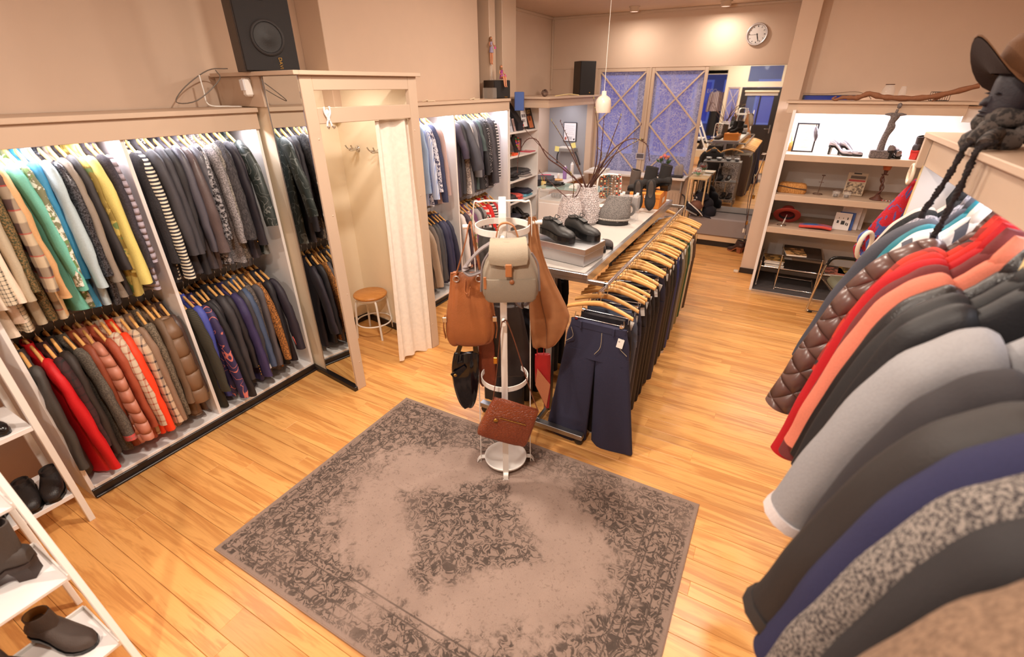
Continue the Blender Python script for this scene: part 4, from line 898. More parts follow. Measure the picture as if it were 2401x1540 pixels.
t = thing('notice_frame', 'framed white notice with small portrait and heart on the grey wall', 'picture frame', (-3.37, YF-.03, 1.39)); obj('frame', MB().box(-.12, -.11, -.012, .012, 0, .31, .002).box(.11, .12, -.012, .012, 0, .31, .002).box(-.11, .11, -.012, .012, 0, .01, .002).box(-.11, .11, -.012, .012, .30, .31, .002), mat((40, 40, 60), .4), t)
obj('sheet', MB().box(-.11, .11, -.006, .0, .01, .3, 0), paint((244, 242, 246), .5), t)
obj('portrait', MB().lathe([(0, 0), (.02, 0), (.02, .002), (0, .002)], 14).xf(Tr(-.075, -.007, .05) @ Rx(pi/2) @ Sc(1, 1.4, 1)), paint((196, 110, 96)), t)
obj('heart', MB().prism([(0, -.018), (.016, 0), (.014, .012), (.006, .014), (0, .008), (-.006, .014), (-.014, .012), (-.016, 0)], .002, 'xz', -.009).xf(Tr(.08, 0, .04)), BLACK, t)
for k in range(5): obj('text_line', MB().box(-.08, .08-.02*(k % 2), -.0075, -.0062, .12+.032*k, .126+.032*k, 0), paint((206, 204, 212)), t)
for k in range(4): obj('text_line', MB().box(-.03+.02*k, -.02+.02*k, -.0075, -.0062, .03, .08, 0), paint((150, 150, 160)), t)
t = thing('lectern_tray', 'grey wall tray with papers and yellow sticky notes under the notice', 'tray', (-3.37, YF-.13, 1.24)); obj('tray', MB().box(-.16, .16, -.1, .1, 0, .05, .004), mat((150, 146, 142), .4, .3, 'flat'), t)
for s in (-1, 1): obj('arm', MB().tube(catmull([(s*.15, .0, .0), (s*.19, .02, -.08), (s*.22, .09, -.22)], 3), .012, 6), mat((60, 58, 62), .4), t)
obj('papers', MB().box(-.12, .13, -.08, .08, .051, .075, .002), PAGE, t)
for x, r in ((-.15, .1), (.17, -.25)): obj('sticky_note', MB().box(-.04, .04, -.002, .0, 0, .085, .0005, Tr(x, -.101, .02+(.05 if x > 0 else -.02)) @ Ry(r)), paint((240, 228, 140), .7), t)

# ================================================================ TROUSER TABLE IN THE MIDDLE
TX0, TX1, TY0, TY1, TZ = -1.42, -.905, 2.58, 5.0, 1.22
t = thing('display_table', 'tall grey and steel display table with clothes rails along both sides', 'table', (TX0, TY0, 0)); w, l = TX1-TX0, TY1-TY0
GTOP = mat((184, 178, 172), .4, 0, 'plain', bs=30, var=.03, bump=.02)
obj('panel', MB().box(.025, w-.025, .025, 1.44, TZ-.02, TZ-.002, .002), GTOP, t); obj('panel', MB().box(.025, w-.025, 1.45, l-.025, TZ-.02, TZ-.002, .002), GTOP, t)
for a in ((0, .025, 0, l), (w-.025, w, 0, l), (.025, w-.025, 0, .025), (.025, w-.025, l-.025, l)): obj('frame_bar', MB().box(*a, TZ-.035, TZ, .002), STEEL, t)
obj('mirror_edge', MB().box(w, w+.003, .0, l, TZ-.06, TZ-.003, .0005), ALU, t)
for y in (.04, l-.10):
    obj('upright', MB().box(w/2-.025, w/2+.025, y, y+.05, .07, TZ-.03, .003), STEEL, t)
    f = obj('foot_bar', MB().box(-.22, w+.10, y-.19 if y < 1 else y, y-.14 if y < 1 else y+.05, .055, .095, .003), STEEL, t)
    for x in (-.19, w+.07):
        c = Vector((x, y-.165 if y < 1 else y+.025, .03)); obj('caster', MB().lathe([(.0, -.012), (.024, -.012), (.029, -.008), (.029, .008), (.024, .012), (0, .012)], 16).xf(Tr(*c) @ Rx(pi/2)).box(c.x-.012, c.x+.012, c.y-.018, c.y+.018, .045, .056, .002), mat((26, 24, 28), .4), f)
if True:
    obj('spine', MB().box(w/2-.012, w/2+.012, .09-.2, l-.1, .06, .10, .002), STEEL, t)
for x, y0 in ((w+.12, -.10), (-.12, -.0)):
    obj('rail', MB().tube([(x, y0, TZ-.06), (x, l+.02, TZ-.06)], .0125, 10), CHROME, t)
    for y in (.02, l-.04):
        obj('bracket', MB().box(min(x, w/2), max(x, w/2), y-.012, y+.012, TZ-.062, TZ-.036, .002).box(x-.014, x+.014, y-.012, y+.012, TZ-.08, TZ-.036, .003), STEEL, t)
RX = TX1+.12; RZ = TZ-.06
def trousers(loc, rz, mt, label, group, Lz=.95, w=.19, flare=.0, seed=0, detail=False, tagc=True, th=.02, grp2=None, turn=None):
    t = thing('trousers', label, 'trousers', loc, rz, group); rnd = random.Random(seed); zt = -.095
    m = MB(); lv = [(0, w*.84), (-.04, w*.88), (-.10, w*.96), (-.18, w), (-.25, w*1.02)]; R = []; n = 24; ph = rnd.uniform(0, 6)
    for z, a in lv: R.append([(a*sg(cos(2*pi*j/n), .6), th*(1.0+z*-.6)*sg(sin(2*pi*j/n), .7)+.004*sin(8*cos(2*pi*j/n)+ph)*(-z*4), zt+z) for j in range(n)])
    m.loft(R, (True, True))
    for s in (-1, 1):
        R = []
        for q in (0, .15, .4, .7, 1):
            a = (w*.51)*(1-.17*q) + flare*.72*q; z = zt-.20-(Lz-.20)*q; cx = s*(w*.50+flare*.7*q)
            R.append([(cx+a*sg(cos(2*pi*j/n), .65), s*.014*q*(1 if flare else .5)+th*(1.1+.7*q)*sg(sin(2*pi*j/n), .75)+.009*q*sin(5*cos(2*pi*j/n)+ph+s), z+.01*q*sin(3*cos(2*pi*j/n)+ph)) for j in range(n)])
        lg = MB().loft(R, (True, True)); obj('trouser_leg', lg, mt, t)
        if turn: obj('turn_up', MB().loft([[(x+(x-s*(w*.5+flare*.7))*.06, y*1.1, z+dz) for x, y, z in R[-1]] for dz in (.0, .04)], (False, False)), turn, t)
    obj('hip', m, mt, t)
    obj('waistband', MB().loft([[(w*.86*sg(cos(2*pi*j/n), .6), (th+.003)*sg(sin(2*pi*j/n), .7), zt+z) for j in range(n)] for z in (-.038, .004)], (False, False)), mt, t)
    if tagc:
        x = w*.75; obj('price_tag', MB().box(-.02, .02, -.001, .001, -.06, 0, .0003, Tr(x, -th-.008, zt-.05) @ Rx(-.12) @ Ry(rnd.uniform(-.25, .25))), PTAG, t)
    if detail:
        ST = mat((190, 176, 150), .7)
        for s in (-1, 1):
            obj('pocket_seam', MB().tube(catmull([(s*w*.80, -th-.004, zt-.05), (s*w*.72, -th-.009, zt-.11), (s*w*.95, -th-.004, zt-.16)], 4), .0018, 4), ST, t)
            obj('belt_loop', MB().box(s*w*.5-.006, s*w*.5+.006, -th-.010, -th-.003, zt-.045, zt+.006, .001), mt, t)
        obj('fly_seam', MB().tube(catmull([(.035, -th-.009, zt-.04), (.034, -th-.011, zt-.14), (.0, -th-.012, zt-.20)], 4), .0018, 4), ST, t)
        for z in (-.07, -.105): obj('rivet', MB().lathe([(0, .003), (.007, .002), (.008, 0)], 10).xf(Tr(w*.70, -th-.009, zt+z) @ Rx(pi/2)), ALU, t)
    return t
gt = 'trousers on the right rail of the table'; gh = 'hangers on the right rail of the table'
DEN = mat((46, 46, 70), .85, 0, 'plain', bs=260, var=.22, bump=.3)
TR = [('dark blue wide legged cropped jeans hanging at the front of the table rail', DEN, dict(w=.215, flare=.085, Lz=.93, detail=True)),
 ('black trousers directly behind the front jeans', T_((34, 32, 38)), dict(Lz=.96, turn=T_((196, 190, 186)))),
 ('faded blue grey jeans, third on the table rail', T_((82, 92, 112)), dict(Lz=.90)),
 ('dark blue jeans with pale side seam, fourth on the table rail', T_((52, 54, 72)), dict(Lz=.95)),
 ('black jeans, fifth on the table rail', T_((38, 36, 42)), dict(Lz=.97)),
 ('charcoal trousers, sixth on the table rail', T_((48, 46, 50)), dict(Lz=.93)),
 ('black wool trousers, seventh on the table rail', T_((32, 30, 34)), dict(Lz=.93)),
 ('black trousers with thin pale edge, eighth on the table rail', T_((36, 34, 38)), dict(Lz=.9)),
 ('dark indigo jeans with a large square price tag', T_((40, 40, 62)), dict(Lz=.98, w=.205)),
 ('black velvet trousers behind the indigo jeans', T_((30, 28, 32)), dict(Lz=.94)),
 ('brown black corduroy trousers in the middle of the table rail', T_((58, 48, 44)), dict(Lz=.92)),
 ('olive black trousers in the middle of the table rail', T_((50, 48, 42)), dict(Lz=.9)),
 ('black trousers left of the royal blue pair', T_((34, 32, 36)), dict(Lz=.94, turn=T_((206, 200, 196)))),
 ('royal blue trousers', T_((48, 58, 110)), dict(Lz=.93)),
 ('dark navy trousers behind the royal blue pair', T_((44, 46, 62)), dict(Lz=.9)),
 ('grey trousers left of the khaki pair', T_((128, 122, 112)), dict(Lz=.86)),
 ('khaki green trousers', T_((120, 112, 78)), dict(Lz=.84)),
 ('bottle green trousers', T_((40, 82, 56)), dict(Lz=.82)),
 ('cream trousers between the green and brown pairs', T_((196, 184, 160)), dict(Lz=.8)),
 ('dark brown velvet trousers at the far end of the table rail', T_((84, 64, 50)), dict(Lz=.82, w=.2))]
nT = len(TR); y0 = TY0-.06
for i, (lb, mt, kw) in enumerate(TR):
    y = y0+(TY1-.10-y0)*i/(nT-1); rnd = random.Random(900+i)
    trousers((RX, y, RZ-.13), rnd.uniform(-.06, .1) if i else -.02, mt, lb, gt, seed=i, **kw)
    hanger((RX, y, RZ-.13), rnd.uniform(-.10, .18) if i else .0, 'hanger with ' + lb, gh, .21, True)
    for k in range(1):
        if i and i % 2 == 0 and i < nT-1: hanger((RX, y+.055, RZ-.13), rnd.uniform(-.05, .22), 'spare hanger behind ' + lb, gh, .21, True)
for i in range(7):
    y = TY0+.05+i*.13; c = [(32, 30, 34), (40, 38, 44), (36, 34, 36)][i % 3]
    trousers((TX0-.12, y, RZ-.13), .05*((i*7) % 5-2), T_(c), ['black trousers at the front of the left table rail behind the suede bag', 'black trousers second from the front on the left table rail', *['black trousers %s from the front on the left table rail' % q for q in ('third', 'fourth', 'fifth', 'sixth', 'seventh')]][i], 'black trousers on the left rail of the table', seed=50+i, Lz=.94)
    hanger((TX0-.12, y, RZ-.13), .05*((i*7) % 5-2), ['wooden clip hanger at the front of the left table rail', 'wooden clip hanger second from the front on the left table rail', *['wooden clip hanger %s from the front on the left table rail' % q for q in ('third', 'fourth', 'fifth', 'sixth', 'seventh')]][i], 'hangers on the left rail of the table', .21, True)
# far end of the table: leopard trousers and a low grey rack, seen in the mirror
LEO = mat((206, 202, 196), .8, 0, 'leopard', (40, 36, 36), .75)
for i, (x, lb) in enumerate(((-.98, 'black and white leopard print trousers at the far table end, seen in the mirror'), (-1.34, 'black jacket at the far table end, seen in the mirror'))):
    if i == 0:
        trousers((x, TY1+.13, RZ-.13), pi-.2, LEO, lb, None, w=.2, flare=.04, seed=70); hanger((x, TY1+.13, RZ-.13), pi-.2, 'wooden clip hanger with leopard print trousers at the far table end', None, .21, True)
    else: garment((x, TY1+.13, RZ-.13), pi+.1, T_(BK), lb, 'jacket', 'hanging_jacket', None, L=.85, fs=-1, hlabel='wooden hanger with black jacket at the far table end')
    obj('end_rail', MB().tube([(x-TX0, l, TZ-.06), (x-TX0, l+.25, TZ-.06)], .011, 8), CHROME, bpy.data.objects['display_table'])
GR = mat((140, 138, 136), .4, .4, 'flat')
t = thing('low_rack', 'low grey metal rack with bowls and shoes behind the table, seen in the mirror', 'rack', (-1.45, 5.30, 0))
for x in (0, .69):
    for y in (0, .28): obj('leg', MB().box(x, x+.025, y, y+.025, 0, .86, .002), GR, t)
for z in (.12, .47, .86): obj('shelf_board', MB().box(0, .715, 0, .305, z, z+.02, .002), GR, t)
gbw = 'steel bowls on the low grey rack'
for i, x in enumerate((.08, .28, .46, .62)):
    t2 = thing('metal_bowl', 'small steel bowl on the low grey rack, ' + ['leftmost in the mirror', 'second from left in the mirror', 'third from left in the mirror', 'rightmost in the mirror'][i], 'bowl', (-1.45+x, 5.45, .881), 0, gbw)
    obj('bowl', MB().lathe([(0, 0), (.03, 0), (.055, .03), (.06, .055), (.057, .055), (.045, .02), (0, .006)], 20), STEEL, t2)
for i, (x, z) in enumerate(((.22, .491), (.36, .491), (.52, .491), (.48, .141), (.60, .141), (.25, .141))):
    shoe('low_shoe', ['black', 'dark grey', 'black and white', 'black rounded', 'black rounded', 'black'][i] + ' shoe on the low grey rack, ' + ['upper shelf left', 'upper shelf middle', 'upper shelf right', 'lower shelf middle', 'lower shelf right', 'lower shelf left'][i] + ' in the mirror', 'shoe', (-1.45+x, 5.45, z), radians(100), LBK if i != 1 else SBK, 'shoes on the low grey rack', shaft=.08, L=.24, sole=WHITEM if i == 2 else None)

# things on the table
TZ2 = TZ+.0
t = thing('metal_box', 'brushed metal box carrying black trainers at the front of the table', 'box', (-1.165, 2.86, TZ2), radians(-9))
obj('box', MB().box(-.215, .215, -.13, .13, 0, .075, .003), ALU, t); obj('lid', MB().box(-.22, .22, -.135, .135, .076, .118, .003), mat((225, 225, 228), .28, 1., 'flat'), t)
TRN = mat((34, 33, 33), .55, 0, 'plain', bs=200); LACE_ = mat((30, 28, 28), .7)
shoe('trainer', 'black lace-up trainer with price tag, front one on the metal box', 'shoe', (-1.22, 2.83, TZ2+.119), radians(-22), TRN, 'black trainers on the metal box', shaft=0, heel=.016, L=.29, W=.105, st=.026, lace=LACE_, tagm=PTAG, point=.8)
shoe('trainer', 'black lace-up trainer behind the front one on the metal box', 'shoe', (-1.09, 2.95, TZ2+.119), radians(-22), TRN, 'black trainers on the metal box', shaft=0, heel=.016, L=.29, W=.105, st=.026, lace=LACE_, point=.8)
gfl = 'grey loafers behind the metal box'
for i in range(2): shoe('loafer', 'dark flat suede shoe behind the metal box, ' + ['near one', 'far one'][i], 'shoe', (-1.06+.02*i, 3.10+.10*i, TZ2), radians(-28), mat((66, 58, 56), .8), gfl, shaft=0, heel=.012, L=.25, W=.085, lining=mat((200, 190, 180)))
T = NT('hobnail_glass'); v = T.vor(T.co((1, 1, 1)), 95); T.base(rgb(236, 226, 226)).pset(Roughness=.1, Alpha=.62, IOR=1.45); T.bump(T.sm(v, .6, .0), 1., .01); HOB = T.m
HV = [(.0, .004), (.10, .004), (.112, .03), (.115, .12), (.105, .20), (.088, .26), (.078, .29), (.082, .305), (.076, .305), (.072, .29), (.095, .2), (.10, .1), (.09, .02)]
def nail_vase(label, loc, k, tree):
    t = thing('glass_vase', label, 'vase', loc); m = MB().lathe([(r*k, z*k) for r, z in HV], 30)
    for i in range(13):
        z = .03+.018*i; r = .113-max(0, (z-.14))*.16
        for j in range(26):
            a = 2*pi*(j+.5*(i % 2))/26; c = Vector((r*cos(a), r*sin(a), z))*k; e = Vector((cos(a), sin(a), 0)); tt = Vector((-sin(a), cos(a), 0)); s_ = .0085*k; up_ = Vector((0, 0, 1))
            m.add([c+tt*s_, c+up_*s_, c-tt*s_, c-up_*s_, c+e*.007*k], [(0, 1, 4), (1, 2, 4), (2, 3, 4), (3, 0, 4)])
    obj('glass', m, HOB, t); return t
nail_vase('large hobnail glass vase holding bare twigs on the table', (-1.37, 3.74, TZ2), 1., 0); nail_vase('smaller hobnail glass vase left of the large one', (-1.56+.14, 3.52, TZ2), .85, 0)
BARK = mat((82, 50, 42), .8, 0, 'plain', bs=60); BUD = mat((150, 140, 70), .7)
def twig(base, pts, label, r=.006, seed=0):
    # pts: (sideways, height) offsets of a stem in a plane facing the room, bent by a small depth drift
    rnd = random.Random(seed); t = thing('twig', label, 'twig', base, 0, 'bare twigs in the glass vases'); dr = rnd.uniform(-.10, .10)
    P = catmull([(u*.874-dr*v*.5, u*.486+dr*v, v) for u, v in pts], 6); n = len(P)
    obj('stem', MB().tube(P, [r*(1-.72*i/(n-1)) for i in range(n)], 6), BARK, t)
    m = MB()
    for i in range(n//3, n):
        if rnd.random() < .75:
            d = Vector((rnd.uniform(-1, 1), rnd.uniform(-1, 1), 1.2)).normalized(); m.tube([P[i], P[i]+d*.012], [.004, .001], 5)
    m.tube([P[-1]-Vector((0, 0, .004)), P[-1]+Vector((0, 0, .014))], [.004, .0015], 6); obj('bud', m, BUD if seed % 2 else BARK, t)
    return t
BV = (-1.37, 3.74, TZ2)
TW = [([(-.03, .02), (-.02, .25), (-.16, .42), (-.36, .58), (-.523, .74)], 'twig leaning far left over the shelves'),
 ([(-.02, .02), (.0, .26), (-.10, .48), (-.21, .66), (-.31, .80)], 'twig reaching up to the grey corner'),
 ([(0, .02), (0, .25), (-.08, .46), (-.16, .64), (-.235, .785)], 'short twig beside the one reaching the grey corner'),
 ([(.01, .02), (.02, .28), (.06, .50), (.045, .75), (.0, .95)], 'tallest upright twig in front of the pendant lamp'),
 ([(.02, .02), (.01, .25), (.08, .45), (.09, .65), (.089, .82)], 'upright twig left of the middle window post'),
 ([(.03, .02), (.03, .26), (.13, .5), (.19, .7), (.23, .83)], 'twig before the left lattice window'),
 ([(.0, .02), (.03, .27), (.16, .46), (.26, .62), (.40, .76)], 'twig leaning right towards the window post'),
 ([(.02, .02), (.02, .27), (.15, .5), (.28, .6), (.39, .66)], 'twig bending right under the others'),
 ([(-.02, .02), (-.03, .28), (-.2, .44), (-.33, .53), (-.42, .66), (-.5, .66), (-.56, .55), (-.57, .42)], 'arching twig curling down over the shelves'),
 ([(.0, .02), (-.01, .26), (.06, .4), (.1, .55), (.06, .60)], 'short forked twig in the middle'),
 ([(.01, .02), (.03, .3), (.17, .56), (.32, .66), (.45, .62), (.49, .5)], 'arching twig drooping to the right')]
for i, (p, lb) in enumerate(TW): twig(BV, p, lb + ', in the large vase', .0075, i)
for i, (p, lb) in enumerate((([(.0, .02), (.0, .2), (-.10, .30), (-.25, .44)], 'twig leaning left'), ([(.0, .02), (.01, .2), (.02, .33), (-.01, .44)], 'upright twig'), ([(.01, .02), (.01, .2), (.06, .27), (.08, .33)], 'short twig leaning right'))): twig((-1.42, 3.52, TZ2), p, lb + ' in the smaller vase', .006, 20+i)
# grey knitted hat
def hat_knit(label, loc, rz):
    t = thing('wool_hat', label, 'hat', loc, rz); R = []
    for z, a, b in ((0, .13, .085), (.05, .14, .09), (.10, .13, .08), (.15, .11, .055), (.20, .105, .03), (.225, .10, .015)): R.append([(a*cos(2*pi*j/22)+z*.25, b*sin(2*pi*j/22)+.006*sin(j*2.3+z*30), z) for j in range(22)])
    obj('crown', MB().loft(R, (True, True)), mat((132, 126, 122), .95, 0, 'tweed', (100, 96, 94)), t)
    obj('band', MB().tube([(.145*cos(2*pi*j/24)+.01, .094*sin(2*pi*j/24), .045) for j in range(25)], .008, 6), mat((176, 168, 160), .9, 0, 'check', (80, 76, 74), 60), t)
    obj('brim', MB().lathe([(.0, 0), (.145, 0), (.14, .03), (0, .03)], 22).xf(Sc(1, .66, 1)), mat((52, 50, 50), .9), t)
    obj('price_tag', MB().box(.12, .124, -.02, .02, .05, .12, .0003), PTAG, t); return t
hat_knit('grey felt hat with price tag on the table right of the large vase', (-1.17, 3.84, TZ2), radians(10))
t = thing('acrylic_stand', 'clear acrylic block stand with white corner pegs on the table', 'stand', (-1.085, 4.02, TZ2), radians(4)); obj('block', MB().box(-.085, .085, -.06, .06, 0, .20, .003), glassmat((235, 230, 228), .03, .30), t)
for x in (-.06, .06):
    for y in (-.04, .04): obj('peg', MB().box(x-.012, x+.012, y-.012, y+.012, .2, .222, .003), WHITEM, t)
obj('black_bangle', MB().tube([(.05*cos(a*pi/10), .02, .08+.05*sin(a*pi/10)) for a in range(21)], .012, 8), BLACKG, t)
OR = mat((232, 144, 56), .5, 0, 'plain', bs=20, var=.04, bump=.02)
t = thing('shoe_box', 'orange cardboard shoe box carrying black ankle boots on the table', 'box', (-1.07, 4.70, TZ2), radians(2)); obj('box', MB().box(-.15, .13, -.19, .19, 0, .13, .002), OR, t); obj('lid', MB().box(-.153, .133, -.193, .193, .095, .137, .002), OR, t); obj('label_sticker', MB().box(.1335, .1345, -.06, .06, .03, .08, 0), paint((236, 214, 186), .6), t)
gbk = 'black boots around the orange box'
shoe('ankle_boot', 'black suede ankle boot on the orange box, pointing left', 'boot', (-1.13, 4.60, TZ2+.138), radians(195), SBK, gbk, shaft=.16, heel=.05, L=.27, W=.10, block=.04)
shoe('ankle_boot', 'black suede ankle boot on the right of the orange box', 'boot', (-1.02, 4.74, TZ2+.138), radians(170), SBK, gbk, shaft=.17, heel=.05, L=.26, W=.10, block=.045)
for i, (x, y) in enumerate(((-1.10, 4.36), (-1.0, 4.42))):
    t = shoe('slip_on_shoe', ['black open sided shoe standing on its toe against the orange box, left', 'black open sided shoe with silver buckle standing on its toe, right'][i], 'shoe', (x, y, TZ2+.13), 0, SBK, gbk, rot=(radians(8), radians(66), radians(-70)), shaft=0, heel=.03, L=.26, W=.095, lining=mat((70, 60, 54)))
    if i: obj('buckle', MB().box(.0, .03, -.052, -.047, .045, .075, .002), ALU, t)
# necklace stand
t = thing('necklace_stand', 'white looped stand hung with bead necklaces on the table', 'jewellery stand', (-1.40, 4.42, TZ2), radians(30)); obj('loop', MB().tube(catmull([(-.11, 0, .0), (-.11, 0, .24), (-.07, 0, .29), (.07, 0, .29), (.11, 0, .24), (.11, 0, .0)], 5), .009, 8), WHITEM, t); obj('base', MB().box(-.14, .14, -.06, .06, 0, .01, .003), WHITEM, t)
for k in range(4):
    x = -.06+.05*k; cs = [[(40, 36, 36), (206, 90, 50), (226, 206, 160)], [(50, 60, 60), (60, 90, 90)], [(186, 176, 168), (120, 112, 110)], [(230, 220, 200), (200, 70, 50), (36, 34, 34)]][k]
    for c_i, c in enumerate(cs):
        m = MB()
        for i in range(26):
            if i % len(cs) != c_i: continue
            a = 2*pi*i/26; m.lathe([(0, -.009), (.008, -.004), (.009, 0), (.008, .004), (0, .009)], 7, (x+.018*cos(a), -.014+.01*sin(a), .19+.10*sin(a)))
        obj('beads', m, gloss(c, .35), t)
shoe('ankle_boot', 'tall grey brown suede boot standing behind the necklaces', 'boot', (-1.30, 4.78, TZ2), radians(150), mat((92, 80, 74), .9), gbk, shaft=.24, heel=.05, L=.26, tagm=PTAG)

# ================================================================ BAG STAND
BS = (-1.2, 2.06, .0085); BA = radians(30)
t = thing('bag_stand', 'white metal bag stand with rings and dish base standing on the rug', 'stand', BS, BA)
def flatbar(pts, wid, upv): return MB().ribbon(catmull(pts, 6), wid, .005, upv)
zt_ = 1.735
obj('hoop', flatbar([(0, -.175, 0), (0, -.15, .03), (0, -.148, 1.2), (0, -.146, zt_-.09), (0, -.10, zt_-.01), (0, 0, zt_), (0, .10, zt_-.01), (0, .146, zt_-.09), (0, .148, 1.2), (0, .15, 0)], .036, (0, -1, .3)), WHITEM, t)
obj('hoop', MB().ribbon(catmull([(-.178, .0, .0), (-.165, 0, .06), (-.15, 0, 1.2), (-.148, 0, zt_-.06), (-.11, 0, zt_-.008), (0, 0, zt_-.006), (.11, 0, zt_-.008), (.148, 0, zt_-.06), (.15, 0, 1.2), (.165, 0, .06), (.178, 0, 0)], 6), .022, .005, (1, 0, .3)), WHITEM, t)
for z in (1.58, .66):
    obj('ring', MB().lathe([(.138, 0), (.143, 0), (.143, .032), (.138, .032), (.138, 0)], 36, (0, 0, z), smooth=False), WHITEM, t)
obj('dish', MB().lathe([(0, .035), (.125, .035), (.136, .05), (.141, .05), (.138, .032), (.12, .028), (0, .028)], 32), WHITEM, t); obj('dish_screw', MB().lathe([(0, .0375), (.006, .0365), (.007, .035)], 8), STEEL, t)
for s in (-1, 1): obj('foot', MB().ribbon(catmull([(s*.13, 0, .04), (s*.17, 0, .035), (s*.19, 0, .004)], 4), .03, .005, (0, 0, 1)), WHITEM, t)
obj('foot', MB().ribbon(catmull([(0, -.13, .04), (0, -.165, .035), (0, -.175, .004)], 4), .03, .005, (0, 0, 1)), WHITEM, t)
for (x, y, z) in ((0, -.155, 1.585), (0, -.155, 1.135), (-.155, 0, 1.60), (.155, 0, 1.62)):
    e = Vector((x, y, 0)).normalized(); obj('peg', MB().tube([Vector((x, y, z)), Vector((x, y, z))+e*.05], .012, 10), WHITEM, t)
# bags
def slab_loft(levels, n=20, p=.6, wob=.004, seed=0):
    # levels: (z, x0, x1, depth, yc)
    rnd = random.Random(seed); ph = rnd.uniform(0, 6); R = []
    for z, x0, x1, d, yc in levels:
        cx, a = (x0+x1)/2, (x1-x0)/2; R.append([(cx+a*sg(cos(2*pi*j/n), p), yc+d/2*sg(sin(2*pi*j/n), p)+wob*(sin(j*1.9+z*9+ph)+.5*sin(j*3.1-z*14)), z+.6*wob*sin(j*1.3+ph)) for j in range(n)])
    return MB().loft(R)
BEIGE = mat((152, 139, 122), .8, 0, 'plain', bs=240, bump=.25); BEIGE2 = mat((136, 124, 108), .8, 0, 'plain', bs=240); TANL = mat((176, 112, 66), .5, 0, 'leather'); GWEB = mat((128, 118, 118), .8, 0, 'plain', bs=300)
t = thing('backpack', 'small beige fabric backpack with tan buckle on the front of the bag stand', 'backpack', BS, BA)
obj('body', slab_loft([(1.305, -.06, .13, .10, -.25), (1.315, -.095, .165, .13, -.25), (1.36, -.108, .182, .15, -.25), (1.42, -.105, .178, .15, -.25), (1.47, -.095, .165, .145, -.25), (1.52, -.075, .145, .13, -.25), (1.565, -.062, .125, .11, -.245), (1.60, -.05, .105, .07, -.24)], 28, .55, .003, 1), BEIGE, t, sub=1)
obj('front_pocket', slab_loft([(1.318, -.075, .145, .03, -.318), (1.335, -.088, .158, .034, -.322), (1.40, -.09, .16, .032, -.324), (1.432, -.086, .155, .02, -.32)], 20, .5, .001, 2), BEIGE2, t)
F = [[(-.055, -.20, 1.60), (.11, -.20, 1.605)], [(-.058, -.26, 1.612), (.112, -.26, 1.612)], [(-.062, -.322, 1.585), (.116, -.322, 1.585)], [(-.066, -.336, 1.54), (.118, -.336, 1.54)], [(-.06, -.338, 1.515), (.112, -.338, 1.512)]]
m = MB(); R = []
for a, b in F: R.append([Vector(a).lerp(Vector(b), i/8)+Vector((0, -.006*sin(pi*i/8), -.008*sin(pi*i/8))) for i in range(9)])
m.loft(R, (False, False), True, False); m.loft([[p+Vector((0, .006, -.004)) for p in r] for r in R[::-1]], (False, False), True, False); obj('flap', m, mat((156, 142, 122), .75, 0, 'plain', bs=240, bump=.2), t)
obj('buckle_strap', MB().box(.012, .042, -.352, -.340, 1.455, 1.515, .002), TANL, t); obj('buckle', MB().box(.008, .046, -.350, -.344, 1.50, 1.512, .002), ALU, t)
obj('snap_button', MB().lathe([(0, .005), (.010, .004), (.012, 0)], 14).xf(Tr(.042, -.338, 1.425) @ Rx(pi/2)), mat((150, 96, 60), .4), t)
obj('handle', MB().ribbon(catmull([(-.03, -.19, 1.60), (-.015, -.19, 1.655), (.02, -.19, 1.668), (.055, -.19, 1.65), (.075, -.19, 1.60)], 5), .02, .006, (0, 0, 1)), TANL, t)
obj('zip_pull', MB().box(-.092, -.078, -.338, -.330, 1.39, 1.45, .002), TANL, t)
for s, x in ((1, .165), (-1, -.095)): obj('drawcord', MB().tube(catmull([(x-s*.03, -.30, 1.555), (x, -.30, 1.50), (x+s*.008, -.30, 1.42), (x+s*.012, -.29, 1.36)], 4), .005, 6), GWEB, t)
obj('shoulder_strap', MB().ribbon(catmull([(-.06, -.19, 1.57), (-.12, -.2, 1.53), (-.18, -.21, 1.46), (-.165, -.22, 1.42), (-.10, -.22, 1.44), (-.07, -.22, 1.47)], 5), .04, .006, (0, 0, 1)), GWEB, t)
obj('shoulder_strap', MB().ribbon(catmull([(.06, -.2, 1.33), (.06, -.2, 1.27), (.10, -.19, 1.235), (.14, -.19, 1.27), (.13, -.19, 1.34)], 5), .035, .006, (1, 0, 0)), GWEB, t)
COG = mat((154, 90, 48), .42, 0, 'leather'); SUE = mat((160, 108, 68), .9, 0, 'plain', bs=25, var=.14, bump=.1); RUST = mat((132, 62, 36), .42, 0, 'leather')
t = thing('leather_tote', 'cognac leather shopper hanging on the left of the bag stand', 'bag', BS, BA)
obj('body', slab_loft([(.93, -.30, -.10, .10, -.02), (.945, -.325, -.065, .14, -.02), (1.0, -.335, -.045, .16, -.02), (1.10, -.325, -.045, .14, -.02), (1.20, -.305, -.06, .11, -.02), (1.29, -.29, -.08, .075, -.02), (1.335, -.285, -.10, .05, -.02), (1.355, -.283, -.115, .03, -.02)], 28, .6, .010, 3), COG, t, sub=1)
for y in (-.045, .0): obj('shoulder_strap', MB().ribbon(catmull([(-.255, y, 1.34), (-.225, y, 1.43), (-.19, y, 1.54), (-.172, y*.5, 1.615), (-.16, y*.5, 1.615), (-.15, y, 1.54), (-.13, y, 1.43), (-.12, y, 1.34)], 5), .032, .006, (1, 0, 0)), COG, t)
for x in (-.25, -.13): obj('ring', MB().tube([(x+.016*cos(a*pi/8), -.06, 1.335+.016*sin(a*pi/8)) for a in range(17)], .003, 6), ALU, t)
